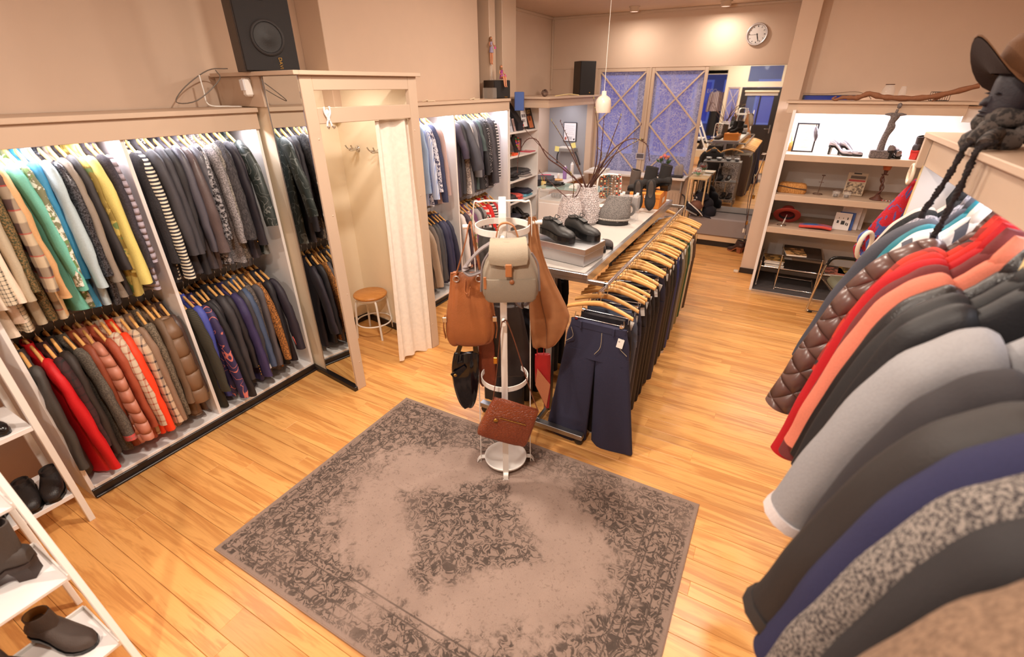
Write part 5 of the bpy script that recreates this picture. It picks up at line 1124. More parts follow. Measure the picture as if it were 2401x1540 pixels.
obj('loop_tab', MB().ribbon(catmull([(-.20, -.075, 1.34), (-.205, -.09, 1.28), (-.185, -.095, 1.265), (-.175, -.085, 1.30)], 4), .02, .005, (1, 0, 0)), COG, t)
for s, x in ((-1, -.325), (1, -.05)): obj('side_strap', MB().ribbon(catmull([(x, -.05, 1.12), (x+s*.012, -.06, 1.05), (x+s*.004, -.06, .98)], 4), .02, .005, (1, 0, 0)), COG, t); obj('side_buckle', MB().box(x-.012, x+.012, -.085, -.075, 1.09, 1.12, .003), ALU, t)
t = thing('suede_tote', 'large tan suede bag slung over the right of the bag stand', 'bag', BS, BA)
obj('body', slab_loft([(.878, .17, .27, .03, .0), (.89, .165, .30, .06, .0), (.98, .155, .35, .10, .0), (1.06, .148, .378, .11, .0), (1.10, .145, .375, .105, .0), (1.20, .142, .325, .09, .0), (1.32, .14, .262, .06, .0), (1.44, .138, .212, .04, .0), (1.55, .134, .19, .025, .0), (1.63, .13, .18, .016, .0), (1.645, .132, .172, .008, .0)], 26, .55, .009, 4), SUE, t, sub=1)
obj('seam', MB().tube(catmull([(.245, -.058, .90), (.235, -.06, 1.06), (.205, -.05, 1.2), (.175, -.03, 1.38)], 5), .0025, 5), mat((120, 78, 48), .8), t)
t = thing('patent_bag', 'black glossy patent bag hanging low on the left of the bag stand', 'bag', BS, BA)
PAT = gloss((16, 15, 20), .08); obj('body', slab_loft([(.466, -.262, -.205, .03, -.02), (.50, -.285, -.18, .05, -.02), (.60, -.308, -.162, .075, -.02), (.72, -.322, -.15, .08, -.02), (.80, -.312, -.148, .06, -.02), (.86, -.295, -.148, .03, -.02)], 22, .6, .008, 5), PAT, t, sub=1)
for a, b in ((-.292, -.262), (-.18, -.15)): obj('strap', MB().loft([[(a, -.03, .85), (b, -.03, .85), (b, -.01, .85), (a, -.01, .85)], [(a+(-.19-a)*.6, -.02, 1.0), (b+(-.17-b)*.6, -.02, 1.0), (b+(-.17-b)*.6, -.01, 1.0), (a+(-.19-a)*.6, -.01, 1.0)]], smooth=False), PAT, t)
obj('flap', MB().prism([(-.318, .74), (-.235, .80), (-.22, .78), (-.29, .70)], .01, 'xz', -.07), PAT, t); obj('stud', MB().lathe([(0, .004), (.01, .003), (.011, 0)], 10).xf(Tr(-.29, -.071, .735) @ Rx(pi/2)), BRASS, t)
t = thing('shoulder_bag', 'small chestnut crocodile leather bag with gold zip hanging at the front', 'bag', BS, BA)
T = NT('croc'); f = T.vor(T.co((1, 1, 1.4)), 58, 'Distance', 'DISTANCE_TO_EDGE'); T.base(T.mix(T.noise(T.co(), 7, 2), rgb(112, 50, 30), rgb(158, 82, 50))).pset(Roughness=.3); T.bump(T.sm(f, .0, .12), .5, .006); CROC = T.m
MT = Tr(.022, -.225, .512) @ Ry(radians(20))
obj('body', slab_loft([(-.135, -.148, .148, .06, 0), (-.125, -.158, .158, .085, 0), (-.02, -.152, .152, .085, 0), (.06, -.145, .145, .07, 0), (.115, -.14, .14, .045, 0), (.13, -.138, .138, .03, 0)], 26, .45, .003, 6).xf(MT), CROC, t, sub=1)
obj('zip', MB().box(-.07, .09, -.046, -.040, .035, .041, .001).xf(MT), BRASS, t); obj('zip_tab', MB().lathe([(0, .004), (.013, .003), (.014, 0)], 14).xf(MT @ Tr(-.085, -.046, .015) @ Rx(pi/2)), BRASS, t)
a = MT @ Vector((-.138, 0, .12)); b = MT @ Vector((.138, 0, .12))
obj('shoulder_strap', MB().ribbon(catmull([a, a+Vector((.02, .01, .14)), (-.015, -.20, 1.11), (.0, -.198, 1.148), (.018, -.198, 1.145), (.06, -.2, 1.02), b+Vector((-.06, .02, .18)), b], 6), .016, .004, (1, 0, 0)), mat((108, 58, 38), .5), t)
obj('strap_buckle', MB().box(-.058, -.038, -.218, -.205, .90, .94, .002), BRASS, t)
RED = mat((168, 26, 32), .35, 0, 'leather')
t = thing('red_bag', 'dark red leather bag with tan front behind the suede bag', 'bag', BS, BA)
obj('body', slab_loft([(.40, .262, .285, .02, .05), (.50, .225, .288, .05, .05), (.60, .19, .287, .06, .05), (.72, .185, .285, .05, .05), (.80, .185, .28, .03, .05)], 18, .6, .004, 7), RED, t); obj('front_panel', MB().prism([(.262, .43), (.282, .60), (.20, .72), (.19, .60)], .006, 'xz', .012), mat((190, 120, 84), .5), t)
for x in (.2, .24): obj('strap', MB().ribbon(catmull([(x, .04, .78), (x-.01, .04, .95), (x-.05, .03, 1.2)], 5), .012, .005, (1, 0, 0)), RED, t)
t = thing('dark_bag', 'large dark brown bag hanging behind the front bar of the stand', 'bag', BS, BA)
obj('body', slab_loft([(.60, -.11, .14, .06, .14), (.62, -.135, .165, .10, .14), (.8, -.13, .16, .10, .14), (1.0, -.10, .12, .06, .14), (1.08, -.08, .1, .03, .14)], 22, .5, .004, 8), mat((48, 38, 36), .5, 0, 'leather'), t)
obj('strap', MB().ribbon(catmull([(-.06, .14, 1.07), (-.03, .15, 1.4), (0, .15, 1.58), (.03, .15, 1.4), (.07, .14, 1.07)], 5), .02, .005, (1, 0, 0)), mat((48, 38, 36), .5, 0, 'leather'), t)
t = thing('rust_bag', 'rust brown bag glimpsed behind the cognac shopper', 'bag', BS, BA)
obj('body', slab_loft([(.56, -.15, -.06, .05, .09), (.6, -.17, -.05, .07, .09), (.85, -.16, -.06, .06, .09), (.98, -.14, -.08, .03, .09)], 18, .5, .004, 9), RUST, t)
obj('strap', MB().ribbon(catmull([(-.14, .09, .97), (-.15, .05, 1.3), (-.155, .02, 1.58), (-.12, .05, 1.3), (-.09, .09, .97)], 5), .018, .005, (1, 0, 0)), RUST, t)
# a dark felt hat pushed over the back post
t = thing('felt_bag', 'dark grey felt bag hanging at the back of the bag stand', 'bag', BS, BA); obj('body', slab_loft([(1.22, -.14, -.02, .04, .19), (1.25, -.15, -.02, .06, .19), (1.45, -.14, -.03, .05, .19), (1.54, -.13, -.04, .03, .19)], 18, .5, .004, 10), mat((70, 66, 64), .95), t)
obj('strap', MB().ribbon(catmull([(-.12, .19, 1.53), (-.08, .17, 1.62), (-.05, .19, 1.53)], 4), .02, .005, (1, 0, 0)), mat((70, 50, 40), .6), t)
# ================================================================ RUG
def rugmat():
    T = NT('rug'); O = T.co(); X = T.xyz(O); hx, hy = 1.14, .80
    dx = T.ma('SUBTRACT', hx, T.ma('ABSOLUTE', X[0])); dy = T.ma('SUBTRACT', hy, T.ma('ABSOLUTE', X[1])); d = T.ma('MINIMUM', dx, dy)
    wob = T.noise(O, 3.2, 3, .6); wb = T.ma('MULTIPLY', T.ma('SUBTRACT', T.ma('MULTIPLY_ADD', T.noise(O, 11, 3, .7), .5, T.ma('MULTIPLY', wob, .5)), .5), 1.5)
    rr = T.ma('SQRT', T.ma('ADD', T.ma('POWER', T.ma('DIVIDE', X[0], .84), 2.), T.ma('POWER', T.ma('DIVIDE', X[1], .58), 2.)))
    rr2 = T.ma('ADD', rr, wb)
    dia = T.ma('ADD', T.ma('ADD', T.ma('DIVIDE', T.ma('ABSOLUTE', X[0]), .50), T.ma('DIVIDE', T.ma('ABSOLUTE', X[1]), .42)), wb)
    med = T.sm(dia, 1.12, .86); out = T.sm(rr2, .88, 1.12)
    worn = T.sm(T.noise(T.co((1, 1, 1), (3.3, 1.7, 0)), 1.5, 3, .6), .24, .54)
    dens = T.ma('MULTIPLY', T.ma('MAXIMUM', med, out), T.ma('MULTIPLY_ADD', worn, .72, .34))
    # curling scroll lines and leaf shapes
    dv = T.noisec(O, 14, 1); V = T.n('ShaderNodeVectorMath', {0: O, 1: T.n('ShaderNodeVectorMath', {0: dv, 1: (.09, .09, 0)}, operation='MULTIPLY').outputs[0]}, operation='ADD').outputs[0]
    n1 = T.noise(V, 24, 2, .55, .9); l1 = T.sm(T.ma('ABSOLUTE', T.ma('SUBTRACT', n1, .5)), .055, .022)
    n2 = T.noise(V, 30, 3, .6, .5); l2 = T.sm(n2, .53, .60)
    pat = T.ma('MAXIMUM', T.ma('MULTIPLY', l1, .9), T.ma('MULTIPLY', l2, .85))
    # border lines
    b1 = T.sm(T.ma('ABSOLUTE', T.ma('SUBTRACT', d, .06)), .006, .002); b2 = T.sm(T.ma('ABSOLUTE', T.ma('SUBTRACT', d, .24)), .006, .002); b3 = T.sm(T.ma('ABSOLUTE', T.ma('SUBTRACT', d, .105)), .005, .002); b4 = T.sm(T.ma('ABSOLUTE', T.ma('SUBTRACT', d, .20)), .005, .002)
    bl = T.ma('MULTIPLY', T.ma('MAXIMUM', T.ma('MAXIMUM', b1, b2), T.ma('MAXIMUM', b3, b4)), T.ma('MULTIPLY', worn, .75))
    inner = T.sm(d, .018, .03)
    f = T.ma('MULTIPLY', T.ma('MAXIMUM', T.ma('MULTIPLY', pat, dens), bl), inner)
    pile = T.noise(O, 300, 2, .7); cloud = T.noise(O, 5, 3)
    c0 = T.mix(cloud, rgb(148, 126, 114), rgb(178, 154, 140)); c0 = T.mix(T.ma('MAXIMUM', T.ma('MULTIPLY', pile, .4), T.ma('MULTIPLY', T.sm(T.noise(O, 60, 3, .7), .52, .66), .55)), c0, rgb(104, 86, 76))
    c0 = T.mix(T.ma('MULTIPLY', dens, .42), c0, rgb(120, 100, 88))
    T.base(T.mix(T.ma('MULTIPLY', f, .88), c0, rgb(54, 45, 40))).pset(Roughness=.95); T.bump(T.ma('ADD', pile, T.ma('MULTIPLY', f, -.6)), .4, .004); return T.m
t = thing('rug', 'faded taupe vintage patterned rug lying in the middle of the floor', 'rug', (-1.13, 1.50, 0))
obj('pile', MB().box(-1.135, 1.135, -.795, .795, .0005, .008, .003), rugmat(), t)
obj('hem', MB().tube([(-1.137, -.797, .004), (1.137, -.797, .004), (1.137, .797, .004), (-1.137, .797, .004), (-1.137, -.797, .004)], .0045, 6), mat((150, 124, 108), .95), t)

# ================================================================ SHELVES ON THE RIGHT
t = thing('shelving_unit', 'white wall shelves with hat, books and statue on the right of the pillar', 'shelf', (0, 6.1, 0))
obj('side_panel', MB().box(-.03, .0, .0, .74, 0, 2.02, .002), WHITE, t); obj('back_panel', MB().box(0, 2.15, .735, .75, 0.03, 2.02, 0), WHITE, t)
for z in (.80, 1.165, 1.59): obj('shelf_board', MB().box(.001, 2.15, .0, .734, z-.065, z, .003), CREAM, t)
obj('fascia', MB().box(-.09, 1.39, .13, .15, 1.985, 2.08, .002), CREAM, t); obj('top_board', MB().box(-.11, 1.5, .10, .70, 2.081, 2.103, .002), CREAM, t)
obj('fascia', MB().box(1.391, 2.15, .20, .22, 1.93, 2.05, .002), WHITE, t); obj('top_board', MB().box(1.391, 2.15, .16, .70, 2.051, 2.07, .002), CREAM, t)
t = thing('floor_mat', 'dark grey plinth with pale metal edge under the chrome tables', 'plinth', (0, 6.07, 0)); obj('mat', MB().box(.012, 2.15, .012, .76, 0, .028, .001), mat((84, 78, 78), .6, 0, 'plain', bs=30), t); obj('edging', MB().box(0, 2.15, 0, .012, 0, .03, .001).box(0, .012, .012, .76, 0, .03, .001), ALU, t)
t = thing('document_frame', 'black framed white sheet leaning on the top right shelf', 'picture frame', (.15, 6.36, 1.593), 0, None, rot=(-.1, 0, 0))
FRB = mat((26, 24, 30), .35)
for a in ((-.105, -.09, 0, .295), (.09, .105, 0, .295), (-.09, .09, 0, .014), (-.09, .09, .281, .295)): obj('frame', MB().box(a[0], a[1], -.008, .008, a[2], a[3], .002), FRB, t)
obj('sheet', MB().box(-.092, .092, -.003, .003, .008, .282, 0), paint((240, 236, 236), .5), t)
for k in range(8): obj('text_line', MB().box(-.06, .05-.02*(k % 3), -.0045, -.0032, .05+.025*k, .054+.025*k, 0), paint((196, 194, 200)), t)
t = thing('shoe_ornament', 'small silver shoe ornament hanging on the corner of the black frame', 'ornament', (.235, 6.33, 1.73)); obj('body', MB().tube(catmull([(-.01, 0, .12), (0, -.01, .07), (.012, -.02, .02), (.012, -.03, -.02)], 4), [.012, .016, .02, .022, .022, .022, .022, .02, .018, .014, .012, .01, .006], 8), mat((110, 104, 112), .3, .6, 'flat'), t); obj('hanger_string', MB().tube([(-.01, 0, .12), (-.015, 0, .16)], .003, 5), FRB, t)
t = thing('reed_diffuser', 'small amber bottle with reeds beside the black frame', 'diffuser', (.035, 6.45, 1.592)); obj('bottle', MB().lathe([(0, 0), (.025, 0), (.025, .08), (.012, .09), (.012, .1), (0, .1)], 14), mat((230, 170, 90), .2, 0, 'flat'), t)
for k in range(3): obj('reed', MB().tube([(0, 0, .06), (-.02-.012*k, .01*k, .24)], .0018, 4), HW, t)
tag(obj('wooden_house', MB().prism([(-.03, 0), (.03, 0), (.03, .05), (0, .085), (-.03, .05)], .05, 'xz', -.025).xf(Tr(.085, 6.47, 1.592)), HW), 'little wooden house block behind the black frame', 'ornament')
SIL = mat((168, 160, 170), .3, .5, 'flat')
for i, x in enumerate((.50, .59)): shoe('pump', ['silver grey pointed pump on the top right shelf, left one', 'silver grey pointed pump on the top right shelf, right one'][i], 'shoe', (x, 6.25, 1.592), radians(-25), SIL, 'silver pumps on the top right shelf', shaft=0, heel=.07, L=.24, W=.075, point=.1, lining=mat((70, 56, 66), .6))
STN = mat((124, 114, 112), .9, 0, 'tweed', (92, 84, 84), .7)
t = thing('statue', 'slender grey stone figure on a block standing in front of the top fascia', 'statue', (.83, 6.15, 1.592))
obj('base', MB().box(-.085, .085, -.04, .04, 0, .075, .006), STN, t)
m = MB().tube(catmull([(-.005, 0, .07), (-.008, 0, .15), (0, 0, .25), (.018, 0, .33), (.012, 0, .38), (.022, 0, .43), (.022, 0, .462), (.02, 0, .475), (.024, 0, .52)], 3), [.034, .033, .032, .031, .030, .029, .029, .031, .034, .036, .035, .032, .029, .028, .030, .034, .038, .040, .036, .028, .018, .012, .011, .011, .011], 12, True, .75, (1, 0, 0))
m.lathe([(0, -.032), (.014, -.022), (.019, 0), (.016, .02), (0, .034)], 12, (.03, 0, .555))
for s in (-1, 1): m.tube([(.022, 0, .462), (.022+s*.045, 0, .468), (.022+s*.085, 0, .466)], [.022, .017, .006], 8)
obj('figure', m.xf(Sc(1, 1, .86)), STN, t)
for i, (x, y) in enumerate(((.95, 6.2), (.99, 6.28))): shoe('sandal', ['silver sandal next to the statue, front one', 'silver sandal next to the statue, standing behind'][i], 'shoe', (x, y, 1.592 if i == 0 else 1.60), radians(60), mat((150, 144, 150), .25, .7, 'flat'), 'silver sandals', rot=(0, 0, radians(60)) if i == 0 else (radians(-20), radians(-25), radians(100)), shaft=0, heel=.06, L=.22, W=.075)
for i, x in enumerate((1.17, 1.31)): shoe('ankle_boot', ['dark boot with red heel on the top right shelf, left one', 'dark boot with red heel on the top right shelf, right one'][i], 'boot', (x, 6.25, 1.592), radians(50), mat((52, 40, 40), .6, 0, 'leather'), 'boots with red heels', shaft=.13, heel=.07, L=.22, sole=gloss((196, 60, 54)), block=.035, tagm=PTAG if i else None)
t = thing('fur_clutch', 'honey coloured fur clutch bag on the second right shelf', 'bag', (.15, 6.28, 1.168), radians(-4)); obj('body', MB().loft([[(.145*k*sg(cos(2*pi*j/22), .4), .06*k*sg(sin(2*pi*j/22), .6), z+.004*sin(j*2.1)) for j in range(22)] for z, k in ((0, .95), (.02, 1.02), (.06, 1.0), (.095, .9), (.105, .75))]), mat((208, 152, 88), .95, 0, 'fur', (168, 112, 56)), t); obj('zip', MB().tube(catmull([(-.17, -.04, .03), (-.13, -.055, .07), (0, -.06, .058), (.145, -.058, .05)], 5), .006, 6), mat((66, 42, 30), .6), t)
BRZ = mat((110, 82, 70), .4, .5, 'flat')
t = thing('wire_stand', 'thin bronze ring and hat stand on the second right shelf', 'stand', (.41, 6.3, 1.168)); obj('stem', MB().tube([(0, 0, 0), (.01, 0, .2)], .003, 6), BRZ, t); obj('base_ring', MB().tube([(.045*cos(a*pi/12), .045*sin(a*pi/12), .004) for a in range(25)], .0035, 5), BRZ, t); obj('cross_bar', MB().tube([(-.02, 0, .13), (.03, 0, .13)], .003, 5), BRZ, t); obj('cap', MB().lathe([(0, 0), (.017, 0), (.017, .008), (0, .008)], 12, (.01, 0, .198)), BRZ, t)
for i, x in enumerate((.575, .675)): t = thing('tealight_glass', ['glass tealight holder with dark rim on the right shelf, left one', 'glass tealight holder with dark rim on the right shelf, right one'][i], 'candle holder', (x, 6.22, 1.168), 0, 'tealight glasses'); obj('glass', MB().lathe([(0, .002), (.034, .002), (.037, .07)], 18), glassmat(), t); obj('rim', MB().tube([(.037*cos(a*pi/10), .037*sin(a*pi/10), .07) for a in range(21)], .003, 6), BRZ, t); obj('candle', MB().lathe([(0, .005), (.02, .005), (.02, .03), (0, .03)], 14), mat((130, 124, 124), .4, .4, 'flat'), t)
t = thing('old_book', 'old picture book with sepia cover and red title band on the right shelf', 'book', (.74, 6.4, 1.168), 0, None, rot=(-.12, 0, radians(-8))); obj('cover', MB().box(-.09, .09, -.012, .012, 0, .235, .002), paint((186, 166, 142), .5), t)
T = NT('sepia_print'); T.base(T.mix(T.sm(T.noise(T.co(), 45, 4, .7), .42, .58), rgb(92, 74, 60), rgb(196, 172, 140))).pset(Roughness=.5); SEP = T.m
obj('picture', MB().box(-.075, .08, -.0135, -.0121, .015, .135, 0), SEP, t); obj('title_band', MB().box(-.07, .08, -.0135, -.0121, .145, .165, 0), paint((176, 60, 52)), t); obj('heading', MB().box(-.06, .075, -.0135, -.0121, .175, .205, 0), paint((90, 74, 62)), t); obj('clip', MB().box(-.04, .03, -.015, -.0121, .222, .234, 0), BLACK, t)
t = thing('candlestick', 'dark twisted wooden candlestick with orange clay bowl on the right shelf', 'candlestick', (.95, 6.27, 1.168)); WDK = mat((92, 56, 46), .45, 0, 'leather')
obj('foot', MB().lathe([(0, 0), (.065, 0), (.06, .008), (.03, .03), (.016, .055), (0, .055)], 18), WDK, t)
m = MB()
for ph in (0, pi): m.tube([(.012*cos(ph+i*.45)+.012*sin(i*.28), .012*sin(ph+i*.45), .05+.011*i) for i in range(19)], .009, 7)
obj('stem', m, WDK, t); obj('drip_pan', MB().lathe([(0, .25), (.03, .252), (.032, .256), (0, .258)], 16), WDK, t); obj('neck', MB().lathe([(.012, .258), (.02, .30), (0, .30)], 14), WDK, t); obj('bowl', MB().lathe([(0, .30), (.03, .30), (.042, .355), (.036, .355), (.026, .31), (0, .31)], 16), mat((190, 104, 66), .6), t)
t = thing('bead_string', 'red and white bead string lying at the candlestick foot', 'jewellery', (1.06, 6.2, 1.172)); 
for k, c in enumerate(((200, 70, 70), (230, 220, 210), (70, 60, 60))):
    m = MB()
    for i in range(k, 18, 3): m.lathe([(0, -.007), (.007, 0), (0, .007)], 7, (-.07+.009*i, .012*sin(i*.9), .004))
    obj('beads', m, gloss(c), t)
# fedora
FED = mat((152, 54, 44), .95, 0, 'plain', bs=200, bump=.2)
t = thing('fedora', 'rust red felt fedora tipped on a chrome hat stand', 'hat', (.17, 6.30, .90), 0, None, rot=(radians(-42), radians(-6), radians(-6)))
R = []
for r, z in ((.155, .006), (.158, .0), (.15, -.004), (.115, -.002), (.092, .004), (.088, .03), (.082, .07), (.07, .095), (.045, .10), (.0005, .082)):
    R.append([(r*cos(2*pi*j/32)*.9, r*sin(2*pi*j/32)*1.0, z+(.012*abs(cos(2*pi*j/32))**2 if r > .1 else 0)-(.018*math.exp(-(sin(2*pi*j/32)/.35)**2) if .04 < r < .075 else 0)) for j in range(32)])
obj('felt', MB().loft(R, (False, False)), FED, t)
obj('inside', MB().lathe([(.093, .003), (.086, .03), (.08, .068), (.066, .09), (.0, .09)], 28).xf(Sc(.9, 1, 1)), mat((120, 34, 34), .9), t); obj('sweatband', MB().lathe([(.0915, .002), (.0855, .028)], 28).xf(Sc(.9, 1, 1)), mat((36, 26, 30), .7), t)
t = thing('hat_stand', 'chrome stand holding the rust red fedora', 'stand', (.14, 6.22, .802)); obj('base_ring', MB().tube([(.045*cos(a*pi/12), .045*sin(a*pi/12), .004) for a in range(25)], .004, 6), CHROME, t); obj('stem', MB().tube([(0, 0, 0), (.03, .03, .12)], .004, 6), CHROME, t); obj('socket', MB().tube([(.01, .01, .02), (.022, .022, .075)], [.014, .012], 10), CHROME, t)
t = thing('striped_scarf', 'folded red and blue striped scarf on the third right shelf', 'scarf', (.48, 6.24, .802), radians(-6)); cs = [(206, 76, 66), (80, 110, 176), (226, 110, 90), (60, 66, 130), (220, 120, 140), (70, 110, 130), (214, 84, 66)]
for k, c in enumerate(cs): obj('stripe', MB().tube(catmull([(-.16, -.05+.016*k, .017), (-.05, -.055+.017*k, .028+.006*(k % 2)), (.06, -.05+.016*k, .034), (.155, -.045+.014*k, .024)], 4), .016, 7, True, .9), mat(c, .8), t)
gbr = 'brochures on the third right shelf'
for i, (nm, x, y, w_, h_, c, art) in enumerate((
  ('grey brochure with dark corner photo, rearmost on the third right shelf', .83, 6.42, .19, .27, (206, 196, 194), [(-.04, .08, .235, .265, (96, 62, 58))]),
  ('plain white brochure in the middle on the third right shelf', .79, 6.38, .18, .24, (226, 218, 222), []),
  ('blue brochure behind the front white card', .755, 6.34, .15, .19, (56, 96, 176), []),
  ('white card with row of small dark garments, front of the third right shelf', .72, 6.31, .155, .185, (238, 232, 230), [(-.05, -.03, .07, .10, (50, 50, 54)), (-.01, .025, .06, .10, (44, 46, 46)), (.035, .045, .055, .085, (60, 60, 60)), (.05, .06, .05, .08, (60, 60, 60)), (-.04, -.034, .12, .135, (90, 90, 90)), (0, .006, .12, .135, (90, 90, 90)), (.04, .05, .115, .14, (60, 60, 60))]))):
    t = thing('brochure', nm, 'brochure', (x, y, .802), 0, gbr, rot=(-.14, 0, radians(-6))); obj('sheet', MB().box(-w_/2, w_/2, -.002, .002, 0, h_, .0005), paint(c, .5), t)
    for (a, b, cc, d, col) in art: obj('printed_area', MB().box(a, b, -.0032, -.0021, cc, d, 0), paint(col, .5), t)
# things on the top board
t = thing('driftwood_branch', 'long brown driftwood branch lying along the top of the right shelves', 'branch', (0, 6.3, 2.115))
P = catmull([(.33, 0, .03), (.30, 0, .012), (.33, 0, .0), (.38, 0, .02), (.45, .0, .02), (.52, 0, .022), (.60, 0, .055), (.70, 0, .03), (.80, 0, .02), (.95, 0, .015), (1.10, 0, .03), (1.25, 0, .07), (1.42, 0, .125)], 4); n = len(P)
obj('stem', MB().tube(P, [(.006+.018*min(1, i/20))*(1+.15*sin(i*1.7)) for i in range(n)], 8), mat((140, 92, 64), .8, 0, 'plain', bs=40, var=.25, bump=.4), t); obj('fork', MB().tube([(1.22, 0, .06), (1.15, .01, .01), (1.12, .02, -.005)], [.012, .01, .006], 7), mat((140, 92, 64), .8, 0, 'plain', bs=40, var=.25, bump=.4), t)
for i, (x, r, h, nm) in enumerate(((.78, .058, .14, 'round clear glass jar with metal rim behind the driftwood'), (.90, .035, .12, 'slim clear glass carafe behind the driftwood'))):
    t = thing('glass_jar', nm, 'jar', (x, 6.55, 2.112)); obj('glass', MB().lathe([(0, .003), (r*.7, .003), (r, h*.35), (r*.9, h*.75), (r*.62, h*.9), (r*.62, h)], 20), glassmat(), t); obj('rim', MB().tube([(r*.63*cos(a*pi/10), r*.63*sin(a*pi/10), h) for a in range(21)], .004 if i == 0 else .002, 6), BRZ if i == 0 else glassmat(), t)
t = thing('wire_basket', 'small black wire basket behind the driftwood branch', 'basket', (1.2, 6.5, 2.109)); m = MB()
for z in (.0, .075): m.tube([(-.07, -.05, z), (.07, -.05, z), (.07, .05, z), (-.07, .05, z), (-.07, -.05, z)], .003, 5)
for x in (-.07, -.035, 0, .035, .07):
    for y in (-.05, .05): m.tube([(x, y, 0), (x, y, .075)], .002, 4)
obj('wires', m, mat((60, 50, 48), .5), t)
tag(obj('power_cord', MB().tube(catmull([(.02, 6.55, 2.17), (.25, 6.6, 2.165), (.5, 6.6, 2.185), (.62, 6.6, 2.15), (.66, 6.6, 2.115)], 5), .004, 5), mat((150, 126, 108), .6)), 'thin brown cord above the right shelves left of the jars', 'cord')
# chrome side tables, magazines, armchair
def tubeloop(pts, r=.0095, n=8): return MB().tube(catmull(pts, 5), r, n)
BTOP = mat((46, 40, 38), .4)
t = thing('chrome_table', 'higher nesting table with black top and chrome tube frame', 'table', (.235, 6.2, .029))
for x in (0, .41): obj('frame', tubeloop([(x, .50, .0), (x, .48, .01), (x, .03, .01), (x, .0, .03), (x, .0, .40), (x, .02, .43), (x, .45, .43), (x, .48, .42), (x, .5, .38)]), CHROME, t)
for y in (.03, .47): obj('cross_tube', MB().tube([(0, y, .01), (.41, y, .01)], .0095, 8), CHROME, t)
obj('table_top', MB().box(.01, .40, -.005, .48, .41, .435, .003), BTOP, t)
t = thing('chrome_table', 'lower wide nesting table with dark shelf and magazines', 'table', (.03, 6.24, .029))
for x in (0, 1.0): obj('frame', tubeloop([(x, .48, .0), (x, .46, .012), (x, .03, .012), (x, .0, .03), (x, .0, .29), (x, .02, .315), (x, .44, .315), (x, .47, .30), (x, .48, .05)]), CHROME, t)
obj('front_tube', MB().tube([(0, .01, .25), (1.0, .01, .25)], .009, 8), CHROME, t); obj('table_top', MB().box(.01, .99, .03, .45, .225, .242, .003), BTOP, t)
MAGC = [(206, 150, 96), (176, 120, 70), (226, 214, 206), (196, 90, 70), (220, 190, 80)]
gm = 'magazines on the chrome tables'
def magazine(label, x, y, z, rz, c, seed, h=.012):
    t = thing('magazine', label, 'magazine', (x, y, z), rz, gm); T = NT('magazine_cover'); T.base(T.mix(T.sm(T.noise(T.co(off=(seed*3.1, seed, 0)), 16, 3, .6), .45, .55), rgb(*c), rgb(*[int(v*.45) for v in c]))).pset(Roughness=.35)
    obj('pages', MB().box(-.105, .105, -.14, .14, 0, h-.0015, .001), PAGE, t); obj('cover', MB().box(-.107, .107, -.142, .142, h-.0014, h, .0004), T.m, t)
magazine('magazine with tan portrait cover on the black table top', .355, 6.33, .466, radians(8), (222, 172, 112), 1, .02)
magazine('magazine with brown and yellow cover topmost on the left of the lower table', .16, 6.42, .342, .1, (196, 150, 80), 2)
magazine('white magazine under the brown and yellow one on the lower table', .165, 6.42, .312, .0, (226, 220, 216), 3, .029); magazine('dark magazine lowest in the pile on the lower table', .17, 6.41, .272, .05, (80, 74, 76), 4, .039)
magazine('magazine with red and white cover on the right of the lower table', .80, 6.42, .272, .15, (216, 130, 110), 5, .02); magazine('magazine with yellow cover at the right end of the lower table', .96, 6.48, .272, -.1, (222, 190, 90), 6, .02)
t = thing('armchair', 'chrome cantilever armchair with grey green upholstery beside the coats', 'chair', (.98, 5.52, 0), radians(-78))
UPH = mat((104, 102, 82), .95, 0, 'plain', bs=220, bump=.25)
for s in (-1, 1):
    obj('frame', tubeloop([(s*.27, -.30, .012), (s*.27, .28, .012)], .0125).tube(catmull([(s*.27, -.28, .012), (s*.27, -.33, .02), (s*.27, -.345, .06), (s*.27, -.30, .52), (s*.27, -.27, .60), (s*.27, -.20, .635), (s*.27, .10, .62), (s*.27, .22, .60)], 4), .0125, 8), CHROME, t)
    obj('armrest', MB().tube(catmull([(s*.27, -.29, .56), (s*.27, -.26, .625), (s*.27, -.18, .645), (s*.27, .12, .632)], 4), .017, 8), BLACKG, t)
    obj('seat_tube', MB().tube(catmull([(s*.22, -.25, .40), (s*.22, .2, .37), (s*.22, .26, .42), (s*.22, .32, .82)], 4), .011, 7), CHROME, t)
obj('rear_tube', MB().tube([(-.27, .28, .012), (.27, .28, .012)], .0125, 8), CHROME, t); obj('cross_tube', MB().tube([(-.27, -.285, .40), (.27, -.285, .40)], .011, 8), CHROME, t)
obj('seat', slab_loft([(.40, -.22, .22, .46, -.03), (.41, -.24, .24, .52, -.03), (.44, -.24, .24, .52, -.03), (.465, -.23, .23, .49, -.03), (.475, -.19, .19, .42, -.03)], 26, .4, 0), UPH, t, sub=1)
obj('backrest', slab_loft([(.50, -.2, .2, .03, .25), (.52, -.235, .235, .055, .255), (.68, -.24, .24, .06, .28), (.82, -.235, .235, .055, .31), (.88, -.2, .2, .045, .325), (.90, -.14, .14, .02, .33)], 26, .5, 0), UPH, t, sub=1)
for s in (-1, 1): obj('foot_cap', MB().box(s*.27-.016, s*.27+.016, -.33, -.29, 0, .022, .004), BLACK, t)

